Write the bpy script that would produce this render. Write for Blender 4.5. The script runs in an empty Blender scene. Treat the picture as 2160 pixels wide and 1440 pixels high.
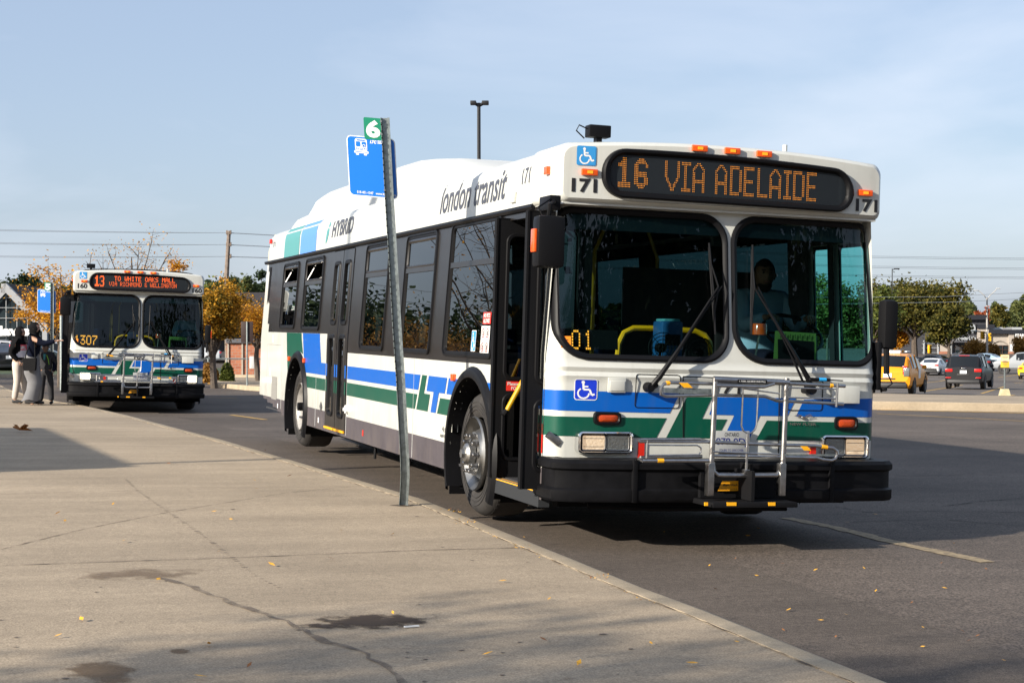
import bpy, bmesh, math, random
from math import sin, cos, tan, pi, sqrt, radians, atan2
from mathutils import Vector, Matrix, Euler, geometry

random.seed(7)
S = bpy.context.scene
COL = S.collection

# ------------------------------------------------------------------ camera
CAMP = Vector((-4.886, -9.9333, 1.4966)); YAW = 0.3169; PIT = -0.0075; ROL = -0.0018; FPX = 3386.0
cam = bpy.data.cameras.new('camera'); camo = bpy.data.objects.new('camera', cam); COL.objects.link(camo)
camo.matrix_world = Matrix.Translation(CAMP) @ Matrix.Rotation(-YAW, 4, 'Z') @ Matrix.Rotation(pi/2 + PIT, 4, 'X') @ Matrix.Rotation(ROL, 4, 'Z')
cam.sensor_width = 36.0; cam.lens = FPX/2160*36; cam.clip_end = 4000; cam.clip_start = 0.05
S.camera = camo

# ------------------------------------------------------------------ sun and sky
SUN_EL = radians(22.0); SUN_AZ = radians(20.0)      # the light travels towards (cos az, sin az)
LD = Vector((cos(SUN_AZ)*cos(SUN_EL), sin(SUN_AZ)*cos(SUN_EL), -sin(SUN_EL)))
sl = bpy.data.lights.new('sun', 'SUN'); sl.energy = 5.0; sl.angle = radians(0.55); sl.color = (1.0, 0.92, 0.80)
so = bpy.data.objects.new('sun', sl); COL.objects.link(so)
so.rotation_euler = LD.to_track_quat('-Z', 'Y').to_euler(); so.location = (-30, -12, 30)
wd = bpy.data.worlds.new('World'); S.world = wd; wd.use_nodes = True
nt = wd.node_tree; nt.nodes.clear()
def N(nt, t, **kw):
    n = nt.nodes.new(t)
    for k, v in kw.items(): setattr(n, k, v)
    return n
out = N(nt, 'ShaderNodeOutputWorld'); bg = N(nt, 'ShaderNodeBackground'); sky = N(nt, 'ShaderNodeTexSky')
sky.sky_type = 'NISHITA'; sky.sun_disc = False; sky.sun_elevation = SUN_EL
sky.sun_rotation = atan2(-LD.x, -LD.y); sky.air_density = 1.0; sky.dust_density = 1.6; sky.ozone_density = 1.6; sky.altitude = 200
bg.inputs['Strength'].default_value = 0.077
tc = N(nt, 'ShaderNodeTexCoord'); mp = N(nt, 'ShaderNodeMapping')
mp.inputs['Location'].default_value = (10.4, 6.1, 3.6); mp.inputs['Scale'].default_value = (1.0, .8, 3.6); mp.inputs['Rotation'].default_value = (0.0, 0.5, 0.3)
nz = N(nt, 'ShaderNodeTexNoise'); nz.inputs['Scale'].default_value = 3.0; nz.inputs['Detail'].default_value = 7; nz.inputs['Roughness'].default_value = 0.52
nz.inputs['Distortion'].default_value = 0.4
rp = N(nt, 'ShaderNodeValToRGB'); rp.color_ramp.elements[0].position = 0.47; rp.color_ramp.elements[1].position = 0.82
rp.color_ramp.elements[1].color = (0.62, 0.62, 0.62, 1)
mx = N(nt, 'ShaderNodeMixRGB'); mx.inputs['Color2'].default_value = (7.2, 7.7, 8.7, 1)
hz = N(nt, 'ShaderNodeMixRGB'); hz.inputs['Fac'].default_value = 0.45; hz.inputs['Color2'].default_value = (5.1, 6.1, 8.2, 1)
L = nt.links
L.new(tc.outputs['Generated'], mp.inputs['Vector']); L.new(mp.outputs['Vector'], nz.inputs['Vector'])
L.new(nz.outputs['Fac'], rp.inputs['Fac']); L.new(rp.outputs['Color'], mx.inputs['Fac'])
L.new(sky.outputs['Color'], hz.inputs['Color1']); L.new(hz.outputs['Color'], mx.inputs['Color1'])
L.new(mx.outputs['Color'], bg.inputs['Color']); L.new(bg.outputs['Background'], out.inputs['Surface'])
S.view_settings.view_transform = 'Standard'; S.view_settings.look = 'None'; S.view_settings.gamma = 1
S.view_settings.exposure = 0.75
S.cycles.max_bounces = 7; S.cycles.transparent_max_bounces = 14; S.cycles.caustics_reflective = False; S.cycles.caustics_refractive = False

# ------------------------------------------------------------------ ground heights and pixel rays
def sclamp(t, a, b, s=3.0):
    return min(max(t, a), b)
def g(x, y):
    return -0.023*(sclamp(x, -9, 70) + 1.22) - 0.011*sclamp(y-10, 0, 80)
CR = camo.matrix_world.to_3x3()
def pray(u, v):
    return (CR @ Vector(((u-1080)/FPX, -(v-720)/FPX, -1)))
def hit(u, v, h=0.0):            # where a view ray meets the sloping ground
    d = pray(u, v); t0 = 4.0
    for t in [4*1.02**i for i in range(250)]:
        p = CAMP + d*t
        if p.z < g(p.x, p.y)+h:
            a, b = t/1.02, t
            for _ in range(24):
                m = (a+b)/2; p = CAMP+d*m
                if p.z < g(p.x, p.y)+h: b = m
                else: a = m
            return CAMP + d*b
    return CAMP + d*300
def at(u, D, v=None):            # point at depth D under/at a given direction
    d = pray(u, 720 if v is None else v); p = CAMP + d*D
    if v is None: p.z = g(p.x, p.y)
    return p

# ------------------------------------------------------------------ materials
MATS = {}
def mat(name, col, rough=0.5, metal=0.0, var=0.0, vscale=6.0, bump=0.0, bscale=60.0, emit=None, estr=0.0, spec=0.5, coat=0.0, col2=None):
    if name in MATS: return MATS[name]
    m = bpy.data.materials.new(name); m.use_nodes = True; nt = m.node_tree; b = nt.nodes['Principled BSDF']
    b.inputs['Base Color'].default_value = (*col, 1); b.inputs['Roughness'].default_value = rough; b.inputs['Metallic'].default_value = metal
    b.inputs['Specular IOR Level'].default_value = spec; b.inputs['Coat Weight'].default_value = coat; b.inputs['Coat Roughness'].default_value = 0.06
    if emit: b.inputs['Emission Color'].default_value = (*emit, 1); b.inputs['Emission Strength'].default_value = estr
    if var > 0 or col2 or bump > 0:
        tc = N(nt, 'ShaderNodeTexCoord')
    if var > 0 or col2:
        n = N(nt, 'ShaderNodeTexNoise'); n.inputs['Scale'].default_value = vscale; n.inputs['Detail'].default_value = 6; n.inputs['Roughness'].default_value = 0.6
        nt.links.new(tc.outputs['Object'], n.inputs['Vector'])
        r = N(nt, 'ShaderNodeValToRGB'); r.color_ramp.elements[0].position = 0.36; r.color_ramp.elements[1].position = 0.64
        c2 = col2 if col2 else tuple(c*(1+var) for c in col)
        c1 = col if col2 else tuple(c*(1-var) for c in col)
        r.color_ramp.elements[0].color = (*c1, 1); r.color_ramp.elements[1].color = (*c2, 1)
        nt.links.new(n.outputs['Fac'], r.inputs['Fac']); nt.links.new(r.outputs['Color'], b.inputs['Base Color'])
        if rough > 0.15 and metal < 0.5:
            mr = N(nt, 'ShaderNodeMapRange'); mr.inputs['To Min'].default_value = rough*0.8; mr.inputs['To Max'].default_value = min(1, rough*1.25)
            nt.links.new(n.outputs['Fac'], mr.inputs['Value']); nt.links.new(mr.outputs['Result'], b.inputs['Roughness'])
    if bump > 0:
        n2 = N(nt, 'ShaderNodeTexNoise'); n2.inputs['Scale'].default_value = bscale; n2.inputs['Detail'].default_value = 4
        nt.links.new(tc.outputs['Object'], n2.inputs['Vector'])
        bp = N(nt, 'ShaderNodeBump'); bp.inputs['Strength'].default_value = bump; bp.inputs['Distance'].default_value = 0.01
        nt.links.new(n2.outputs['Fac'], bp.inputs['Height']); nt.links.new(bp.outputs['Normal'], b.inputs['Normal'])
    MATS[name] = m; return m
def glass(name, tint, ior=1.5, rough=0.0, wavy=0.0):
    if name in MATS: return MATS[name]
    m = bpy.data.materials.new(name); m.use_nodes = True; nt = m.node_tree; nt.nodes.clear(); L = nt.links
    o = N(nt, 'ShaderNodeOutputMaterial'); t = N(nt, 'ShaderNodeBsdfTransparent'); gl = N(nt, 'ShaderNodeBsdfGlossy'); mx = N(nt, 'ShaderNodeMixShader')
    t.inputs['Color'].default_value = (*tint, 1); gl.inputs['Roughness'].default_value = rough
    ge = N(nt, 'ShaderNodeNewGeometry'); d = N(nt, 'ShaderNodeVectorMath'); d.operation = 'DOT_PRODUCT'; L.new(ge.outputs['Incoming'], d.inputs[0]); L.new(ge.outputs['Normal'], d.inputs[1])
    def M(op, a, b=None):
        n = N(nt, 'ShaderNodeMath'); n.operation = op
        for i, q in enumerate((a, b)):
            if q is None: continue
            if isinstance(q, (int, float)): n.inputs[i].default_value = q
            else: L.new(q, n.inputs[i])
        return n.outputs[0]
    f0 = ((ior-1)/(ior+1))**2; c = M('SUBTRACT', 1.0, M('ABSOLUTE', d.outputs['Value'])); f = M('ADD', M('MULTIPLY', M('POWER', c, 5.0), 1-f0), f0)
    if wavy:
        tc = N(nt, 'ShaderNodeTexCoord'); n = N(nt, 'ShaderNodeTexNoise'); n.inputs['Scale'].default_value = 1.6; n.inputs['Detail'].default_value = 1; bp = N(nt, 'ShaderNodeBump'); bp.inputs['Strength'].default_value = wavy; bp.inputs['Distance'].default_value = .02
        L.new(tc.outputs['Object'], n.inputs['Vector']); L.new(n.outputs['Fac'], bp.inputs['Height']); L.new(bp.outputs['Normal'], gl.inputs['Normal'])
    L.new(f, mx.inputs['Fac']); L.new(t.outputs[0], mx.inputs[1]); L.new(gl.outputs[0], mx.inputs[2]); L.new(mx.outputs[0], o.inputs['Surface'])
    MATS[name] = m; return m
def stain(name, col, amt=.9, nscale=7.0, edge=.35):      # a soft edged stain, see-through towards its rim
    m = bpy.data.materials.new(name); m.use_nodes = True; nt = m.node_tree; L = nt.links; b = nt.nodes['Principled BSDF']; b.inputs['Base Color'].default_value = (*col, 1); b.inputs['Roughness'].default_value = .8; b.inputs['Specular IOR Level'].default_value = .15
    tc = N(nt, 'ShaderNodeTexCoord'); d = N(nt, 'ShaderNodeVectorMath'); d.operation = 'DISTANCE'; mp = N(nt, 'ShaderNodeMapping'); mp.inputs['Scale'].default_value = (1, 1, 0); L.new(tc.outputs['Generated'], mp.inputs[0]); L.new(mp.outputs[0], d.inputs[0]); d.inputs[1].default_value = (.5, .5, 0)
    n = N(nt, 'ShaderNodeTexNoise'); n.inputs['Scale'].default_value = nscale; n.inputs['Detail'].default_value = 8; n.inputs['Roughness'].default_value = .65; L.new(tc.outputs['Object'], n.inputs['Vector'])
    a = N(nt, 'ShaderNodeMath'); a.operation = 'MULTIPLY_ADD'; a.inputs[1].default_value = 1.1; L.new(n.outputs['Fac'], a.inputs[0]); L.new(d.outputs['Value'], a.inputs[2])
    r = N(nt, 'ShaderNodeMapRange'); r.inputs['From Min'].default_value = .90; r.inputs['From Max'].default_value = .90-edge*.6; r.inputs['To Min'].default_value = 0; r.inputs['To Max'].default_value = amt; L.new(a.outputs[0], r.inputs['Value'])
    t = N(nt, 'ShaderNodeBsdfTransparent'); x = N(nt, 'ShaderNodeMixShader'); L.new(r.outputs['Result'], x.inputs['Fac']); L.new(t.outputs[0], x.inputs[1]); L.new(b.outputs[0], x.inputs[2]); L.new(x.outputs[0], nt.nodes['Material Output'].inputs['Surface'])
    return m
def thin(name, col, alpha):
    m = bpy.data.materials.new(name); m.use_nodes = True; nt = m.node_tree; L = nt.links; b = nt.nodes['Principled BSDF']; b.inputs['Base Color'].default_value = (*col, 1); b.inputs['Roughness'].default_value = .85
    tc = N(nt, 'ShaderNodeTexCoord'); n = N(nt, 'ShaderNodeTexNoise'); n.inputs['Scale'].default_value = 9; n.inputs['Detail'].default_value = 6; L.new(tc.outputs['Object'], n.inputs['Vector'])
    r = N(nt, 'ShaderNodeMapRange'); r.inputs['From Min'].default_value = .38; r.inputs['From Max'].default_value = .60; r.inputs['To Min'].default_value = alpha*.25; r.inputs['To Max'].default_value = alpha; L.new(n.outputs['Fac'], r.inputs['Value'])
    t = N(nt, 'ShaderNodeBsdfTransparent'); x = N(nt, 'ShaderNodeMixShader'); L.new(r.outputs['Result'], x.inputs['Fac']); L.new(t.outputs[0], x.inputs[1]); L.new(b.outputs[0], x.inputs[2]); L.new(x.outputs[0], nt.nodes['Material Output'].inputs['Surface'])
    return m

# ------------------------------------------------------------------ mesh building
class MB:
    def __init__(s): s.v = []; s.f = []; s.m = []; s.mats = []; s.cur = 0
    def use(s, m):
        if m not in s.mats: s.mats.append(m)
        s.cur = s.mats.index(m); return s
    def add(s, vs, fs, mi=None):
        b = len(s.v); s.v += [tuple(p) for p in vs]
        for f in fs: s.f.append([b+i for i in f]); s.m.append(s.cur if mi is None else mi)
        return s
    def box(s, x0, x1, y0, y1, z0, z1, M=None):
        vs = [Vector((x, y, z)) for z in (z0, z1) for y in (y0, y1) for x in (x0, x1)]
        if M: vs = [M @ p for p in vs]
        return s.add(vs, [(0,2,3,1),(4,5,7,6),(0,1,5,4),(2,6,7,3),(0,4,6,2),(1,3,7,5)])
    def rbox(s, x0, x1, y0, y1, z0, z1, r=0.02, M=None):     # box with chamfered edges
        bm = bmesh.new(); vs = [bm.verts.new((x, y, z)) for z in (z0, z1) for y in (y0, y1) for x in (x0, x1)]
        for f in [(0,2,3,1),(4,5,7,6),(0,1,5,4),(2,6,7,3),(0,4,6,2),(1,3,7,5)]: bm.faces.new([vs[i] for i in f])
        bmesh.ops.bevel(bm, geom=bm.edges[:], offset=r, segments=2, affect='EDGES', profile=0.6)
        s.frombm(bm, M); bm.free(); return s
    def frombm(s, bm, M=None):
        bm.verts.index_update()
        s.add([(M @ v.co) if M else v.co for v in bm.verts], [[v.index for v in f.verts] for f in bm.faces])
    def tube(s, path, r, n=8, caps=True, closed=False):
        P = [Vector(p) for p in path]; k = len(P); rs = r if isinstance(r, (list, tuple)) else [r]*k
        rings = []; prev = None
        for i, p in enumerate(P):
            if closed: t = P[(i+1) % k]-P[i-1]
            else: t = (P[min(i+1, k-1)]-P[max(i-1, 0)])
            if t.length < 1e-9: t = Vector((0, 0, 1))
            t.normalize()
            if prev is None:
                a = Vector((0, 0, 1)) if abs(t.z) < 0.9 else Vector((1, 0, 0)); prev = t.cross(a).normalized()
            nn = (prev - t*prev.dot(t))
            if nn.length < 1e-6: nn = t.orthogonal()
            nn.normalize(); prev = nn; bb = t.cross(nn)
            rings.append([p + (nn*cos(2*pi*j/n)+bb*sin(2*pi*j/n))*rs[i] for j in range(n)])
        vs = [q for rr in rings for q in rr]; fs = []
        for i in range(k if closed else k-1):
            a = i*n; b = ((i+1) % k)*n
            for j in range(n): fs.append((a+j, a+(j+1) % n, b+(j+1) % n, b+j))
        if caps and not closed: fs.append(tuple(range(n))[::-1]); fs.append(tuple((k-1)*n+j for j in range(n)))
        return s.add(vs, fs)
    def lathe(s, prof, c, axis='x', n=36, sgn=1):             # prof: (r, along)
        vs = []; fs = []; c = Vector(c)
        for (r, a) in prof:
            for j in range(n):
                t = 2*pi*j/n
                if axis == 'x': vs.append(c+Vector((sgn*a, r*cos(t), r*sin(t))))
                elif axis == 'y': vs.append(c+Vector((r*cos(t), sgn*a, r*sin(t))))
                else: vs.append(c+Vector((r*cos(t), r*sin(t), sgn*a)))
        for i in range(len(prof)-1):
            for j in range(n): fs.append((i*n+j, i*n+(j+1) % n, (i+1)*n+(j+1) % n, (i+1)*n+j))
        return s.add(vs, fs)
    def loops(s, loops, close=True, cap0=False, cap1=False):  # skin a list of equal loops
        n = len(loops[0]); vs = [p for l in loops for p in l]; fs = []
        for i in range(len(loops)-1):
            for j in range(n if close else n-1): fs.append((i*n+j, i*n+(j+1) % n, (i+1)*n+(j+1) % n, (i+1)*n+j))
        if cap0: fs.append(tuple(range(n))[::-1])
        if cap1: fs.append(tuple((len(loops)-1)*n+j for j in range(n)))
        return s.add(vs, fs)
    def build(s, name, parent=None, mats=None, smooth=True, off=None, angle=35):
        me = bpy.data.meshes.new(name)
        vv = s.v if off is None else [(p[0]+off[0], p[1]+off[1], p[2]+off[2]) for p in s.v]
        me.from_pydata(vv, [], s.f); me.update()
        for m in (mats or s.mats): me.materials.append(m)
        me.polygons.foreach_set('material_index', s.m)
        me.validate()
        if smooth and len(me.polygons):
            me.polygons.foreach_set('use_smooth', [True]*len(me.polygons)); me.set_sharp_from_angle(angle=radians(angle))
        o = bpy.data.objects.new(name, me); COL.objects.link(o)
        if parent is not None: o.parent = parent
        return o
def tag(o, label=None, cat=None, group=None, kind=None):
    if label: o['label'] = label
    if cat: o['category'] = cat
    if group: o['group'] = group
    if kind: o['kind'] = kind
    return o
def empty(name, loc=(0, 0, 0), rz=0.0, label=None, cat=None, group=None, rot=None):
    o = bpy.data.objects.new(name, None); COL.objects.link(o); o.location = loc; o.rotation_euler = rot or (0, 0, rz); o.empty_display_size = 0.2
    return tag(o, label, cat, group)
def copy_tree(o, parent=None):
    c = o.copy(); COL.objects.link(c)
    if parent: c.parent = parent
    for ch in list(o.children): copy_tree(ch, c)
    return c
def rrect(x0, x1, z0, z1, r, n=7):          # rounded rectangle, r = (tl, tr, br, bl); counter-clockwise from bottom left
    if not isinstance(r, (list, tuple)): r = (r,)*4
    tl, tr, br, bl = r; P = []
    for (cx, cz, rr, a0) in ((x1-br, z0+br, br, -90), (x1-tr, z1-tr, tr, 0), (x0+tl, z1-tl, tl, 90), (x0+bl, z0+bl, bl, 180)):
        for i in range(n+1):
            a = radians(a0+90*i/n); P.append((cx+rr*cos(a), cz+rr*sin(a)))
    return P
def conform(mb, poly, mp, off=0.003, step=0.12, triangles=None):
    bm = bmesh.new()
    vs = [bm.verts.new((a, b, 0)) for a, b in poly]
    if triangles is None: triangles = geometry.tessellate_polygon([[Vector((a, b, 0)) for a, b in poly]])
    for t in triangles:
        try: bm.faces.new([vs[i] for i in t])
        except Exception: pass
    if step:
        for ax in (0, 1):
            lo = min(p[ax] for p in poly); hi = max(p[ax] for p in poly); k = int((hi-lo)/step)
            for i in range(1, k+1):
                co = Vector((0, 0, 0)); co[ax] = lo+i*(hi-lo)/(k+1); no = Vector((0, 0, 0)); no[ax] = 1
                bmesh.ops.bisect_plane(bm, geom=bm.verts[:]+bm.edges[:]+bm.faces[:], plane_co=co, plane_no=no, dist=1e-5)
    bm.verts.index_update()
    mb.add([mp(v.co.x, v.co.y, off) for v in bm.verts], [[v.index for v in f.verts] for f in bm.faces]); bm.free()
def ring(mb, outer, inner, mp, prof):       # prof: list of (t from outer 0 to inner 1, offset)
    loops = []
    for t, o in prof: loops.append([mp(a[0]+(b[0]-a[0])*t, a[1]+(b[1]-a[1])*t, o) for a, b in zip(outer, inner)])
    mb.loops(loops)
_tc = {}
def text_mesh(txt, bold=0.0, shear=0.0):
    k = (txt, bold, shear)
    if k in _tc: return _tc[k]
    cu = bpy.data.curves.new('t', 'FONT'); cu.body = txt; cu.offset = bold; cu.shear = shear; cu.resolution_u = 3; cu.fill_mode = 'FRONT' if hasattr(cu, 'fill_mode') else cu.fill_mode
    o = bpy.data.objects.new('t', cu); COL.objects.link(o); bpy.context.view_layer.update()
    me = bpy.data.meshes.new_from_object(o.evaluated_get(bpy.context.evaluated_depsgraph_get()))
    vs = [(v.co.x, v.co.y) for v in me.vertices]; fs = [tuple(p.vertices) for p in me.polygons]
    bpy.data.objects.remove(o); bpy.data.curves.remove(cu); bpy.data.meshes.remove(me)
    x0 = min(p[0] for p in vs); x1 = max(p[0] for p in vs); y0 = min(p[1] for p in vs); y1 = max(p[1] for p in vs)
    vs = [((p[0]-x0)/(x1-x0), (p[1]-y0)/(y1-y0)) for p in vs]
    _tc[k] = (vs, fs); return _tc[k]
def text(mb, txt, rect, mp, off=0.004, bold=0.0, shear=0.0, drop=0.0, step=0):   # rect (a0, b0, a1, b1); drop tilts the baseline
    vs, fs = text_mesh(txt, bold, shear); a0, b0, a1, b1 = rect
    if step: return conform(mb, [(a0+p[0]*(a1-a0), b0+p[1]*(b1-b0)) for p in vs], mp, off, step, fs)
    mb.add([mp(a0+p[0]*(a1-a0), b0+p[1]*(b1-b0)+drop*p[0], off) for p in vs], fs)
def grid_sheet(mb, A, B, mp, off, hole, matf):
    idx = {}
    vs = []; fs = []; ms = []
    def vi(i, j):
        if (i, j) not in idx: idx[(i, j)] = len(vs); vs.append(mp(A[i], B[j], off))
        return idx[(i, j)]
    for i in range(len(A)-1):
        for j in range(len(B)-1):
            ca = (A[i]+A[i+1])/2; cb = (B[j]+B[j+1])/2
            if hole(ca, cb): continue
            fs.append((vi(i, j), vi(i+1, j), vi(i+1, j+1), vi(i, j+1))); ms.append(matf(ca, cb))
    b = len(mb.v); mb.v += [tuple(p) for p in vs]
    for f, m in zip(fs, ms): mb.f.append([b+k for k in f]); mb.m.append(m)
def lines(br, step):
    br = sorted(set(br)); o = []
    for a, b in zip(br, br[1:]):
        k = max(1, int(math.ceil((b-a)/step))); o += [a+(b-a)*i/k for i in range(k)]
    return o+[br[-1]]
def interp(t, tab):
    if t <= tab[0][0]: return tab[0][1]
    for (a, x), (b, y) in zip(tab, tab[1:]):
        if t <= b: return x+(y-x)*(t-a)/(b-a)
    return tab[-1][1]
def skin(verts, edges, radii, sub=2):
    me = bpy.data.meshes.new('s'); me.from_pydata(verts, edges, []); o = bpy.data.objects.new('s', me); COL.objects.link(o)
    md = o.modifiers.new('k', 'SKIN'); 
    for i, r in enumerate(radii):
        r = r if isinstance(r, tuple) else (r, r)
        me.skin_vertices[0].data[i].radius = r
    me.skin_vertices[0].data[0].use_root = True
    ms = o.modifiers.new('b', 'SUBSURF'); ms.levels = sub; ms.render_levels = sub
    bpy.context.view_layer.update()
    m2 = bpy.data.meshes.new_from_object(o.evaluated_get(bpy.context.evaluated_depsgraph_get()))
    vs = [v.co.copy() for v in m2.vertices]; fs = [tuple(p.vertices) for p in m2.polygons]
    bpy.data.objects.remove(o); bpy.data.meshes.remove(me); bpy.data.meshes.remove(m2)
    return vs, fs
# ------------------------------------------------------------------ shared materials
white = mat('white_paint', (0.575, 0.58, 0.535), 0.30, var=0.03, vscale=3.0, coat=0.35, bump=.05, bscale=2.2)
def road_film(m, low=.30, high=.95, col=(.22, .19, .15), amt=.55):       # dust thrown up from the road, thicker low down, and faint runs below the seams
    nt = m.node_tree; b = nt.nodes['Principled BSDF']; L = nt.links; src = b.inputs['Base Color'].links[0].from_socket if b.inputs['Base Color'].links else None
    tc = N(nt, 'ShaderNodeTexCoord'); sp = N(nt, 'ShaderNodeSeparateXYZ'); L.new(tc.outputs['Object'], sp.inputs[0]); mr = N(nt, 'ShaderNodeMapRange'); mr.inputs['From Min'].default_value = high; mr.inputs['From Max'].default_value = low; L.new(sp.outputs['Z'], mr.inputs['Value'])
    n = N(nt, 'ShaderNodeTexNoise'); n.inputs['Scale'].default_value = 5; n.inputs['Detail'].default_value = 8; n.inputs['Roughness'].default_value = .7; mp = N(nt, 'ShaderNodeMapping'); mp.inputs['Scale'].default_value = (1, 1.2, .35); L.new(tc.outputs['Object'], mp.inputs[0]); L.new(mp.outputs[0], n.inputs['Vector'])
    r = N(nt, 'ShaderNodeMapRange'); r.inputs['From Min'].default_value = .42; r.inputs['From Max'].default_value = .72; L.new(n.outputs['Fac'], r.inputs['Value'])
    a = N(nt, 'ShaderNodeMath'); a.operation = 'MULTIPLY'; L.new(mr.outputs[0], a.inputs[0]); L.new(r.outputs[0], a.inputs[1]); a2 = N(nt, 'ShaderNodeMath'); a2.operation = 'MULTIPLY_ADD'; a2.inputs[1].default_value = amt; a2.inputs[2].default_value = 0.0; L.new(a.outputs[0], a2.inputs[0])
    n2 = N(nt, 'ShaderNodeTexNoise'); n2.inputs['Scale'].default_value = 14; n2.inputs['Detail'].default_value = 5; mp2 = N(nt, 'ShaderNodeMapping'); mp2.inputs['Scale'].default_value = (1, 1, .10); L.new(tc.outputs['Object'], mp2.inputs[0]); L.new(mp2.outputs[0], n2.inputs['Vector'])
    r2 = N(nt, 'ShaderNodeMapRange'); r2.inputs['From Min'].default_value = .55; r2.inputs['From Max'].default_value = .80; r2.inputs['To Max'].default_value = .16; L.new(n2.outputs['Fac'], r2.inputs['Value'])
    mxx = N(nt, 'ShaderNodeMath'); mxx.operation = 'MAXIMUM'; L.new(a2.outputs[0], mxx.inputs[0]); L.new(r2.outputs[0], mxx.inputs[1])
    x = N(nt, 'ShaderNodeMixRGB'); x.inputs['Color2'].default_value = (*col, 1); L.new(mxx.outputs[0], x.inputs['Fac'])
    if src: L.new(src, x.inputs['Color1'])
    else: x.inputs['Color1'].default_value = b.inputs['Base Color'].default_value
    L.new(x.outputs[0], b.inputs['Base Color'])
road_film(white)
creamw = mat('roof_white', (0.60, 0.60, 0.56), 0.42, var=0.04, vscale=2.0)
blue = mat('blue_paint', (0.0, 0.095, 0.43), 0.34, coat=0.08, spec=.3)
green = mat('green_paint', (0.0, 0.070, 0.042), 0.34, coat=0.08, spec=.3)
teal_f = mat('faded_teal', (0.075, 0.27, 0.27), 0.4); blue_f = mat('faded_blue', (0.09, 0.25, 0.70), 0.4)
skirtm = mat('skirt_grey', (0.070, 0.060, 0.068), 0.5, var=0.10, vscale=5.0); road_film(skirtm, .25, .6, (.16, .13, .10), .6); road_film(blue, .4, 1.1, (.1, .1, .12), .35); road_film(green, .4, 1.1, (.08, .1, .08), .4)
blackp = mat('black_paint', (0.014, 0.012, 0.011), 0.30, var=0.15, vscale=4, coat=0.12, spec=.35, bump=.05, bscale=3)
blackr = mat('black_rubber', (0.006, 0.006, 0.007), 0.45, spec=.16)
blackm = mat('matt_black', (0.006, 0.006, 0.007), 0.65, spec=.15)
bumperm = mat('bumper_black', (0.006, 0.006, 0.007), 0.5, var=0.3, vscale=6, bump=0.06, bscale=220, spec=.12)
tyrem = mat('tyre_rubber', (0.030, 0.027, 0.025), 0.75, var=0.25, vscale=5, bump=0.2, bscale=90)
alu = mat('aluminium', (0.38, 0.375, 0.36), 0.42, metal=1.0, var=0.12, vscale=14)
steel = mat('brushed_steel', (0.42, 0.41, 0.40), 0.34, metal=1.0, var=0.15, vscale=20)
galv = mat('galvanised_steel', (0.22, 0.25, 0.25), 0.45, metal=0.65, var=0.25, vscale=30, bump=0.1, bscale=40)
chrome = mat('chrome', (0.75, 0.75, 0.75), 0.08, metal=1.0)
rimgrey = mat('wheel_grey', (0.42, 0.40, 0.37), 0.45, metal=0.3, var=0.2, vscale=9)
orange = mat('amber_lens', (0.85, 0.10, 0.01), 0.2, coat=0.6); amberd = mat('dark_amber_lens', (0.45, 0.055, 0.01), 0.3, bump=0.3, bscale=150)
redl = mat('red_reflector', (0.60, 0.02, 0.01), 0.25); yellowt = mat('yellow_tape', (0.90, 0.42, 0.01), 0.4)
yellowr = mat('yellow_rail', (0.55, 0.31, 0.005), 0.34, coat=0.2)
signblue = mat('sign_blue', (0.002, 0.155, 0.62), 0.38); signgreen = mat('sign_green', (0.005, 0.20, 0.11), 0.35); signwhite = mat('sign_white', (0.82, 0.82, 0.80), 0.4)
stkblue = mat('sticker_blue', (0.01, 0.04, 0.55), 0.35); stkcyan = mat('sticker_light_blue', (0.04, 0.28, 0.62), 0.35)
ink = mat('black_ink', (0.012, 0.012, 0.014), 0.5); inkg = mat('grey_ink', (0.06, 0.065, 0.085), 0.5)
ledo = mat('led_amber', (0.3, 0.1, 0.01), 0.5, emit=(1.0, 0.34, 0.03), estr=.72); ledr = mat('led_orange', (0.3, 0.05, 0.01), 0.5, emit=(1.0, 0.13, 0.02), estr=.85)
lampw = mat('lit_lamp', (0.6, 0.55, 0.45), 0.15, metal=.5, bump=.7, bscale=50, emit=(1.0, 0.66, 0.36), estr=0.30); lampb = mat('bright_lamp', (0.9, 0.9, 0.8), 0.15, emit=(1.0, 0.88, 0.66), estr=4.0)
lampu = mat('clear_lamp', (0.30, 0.31, 0.30), 0.12, metal=0.7, bump=0.5, bscale=60)
innerm = mat('bus_inside', (0.035, 0.038, 0.042), 0.7, spec=.2); floorm = mat('bus_floor', (0.035, 0.035, 0.04), 0.7); seatm = mat('seat_blue', (0.02, 0.05, 0.16), 0.7, var=0.3, vscale=30)
dashm = mat('dash_black', (0.008, 0.008, 0.009), 0.7, spec=.15)
wsglass = glass('windshield_glass', (0.36, 0.54, 0.54), 1.5, 0.0)
sdglass = glass('side_glass', (0.14, 0.18, 0.19), 2.3, 0.0, .03)
tealgl = glass('teal_glass', (0.42, 1.0, 1.0), 1.3, 0.0)
darkgl = glass('dark_glass', (0.025, 0.05, 0.06), 1.4, 0.0)
lensgl = glass('lens_glass', (0.9, 0.9, 0.9), 1.45, 0.02)

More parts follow.
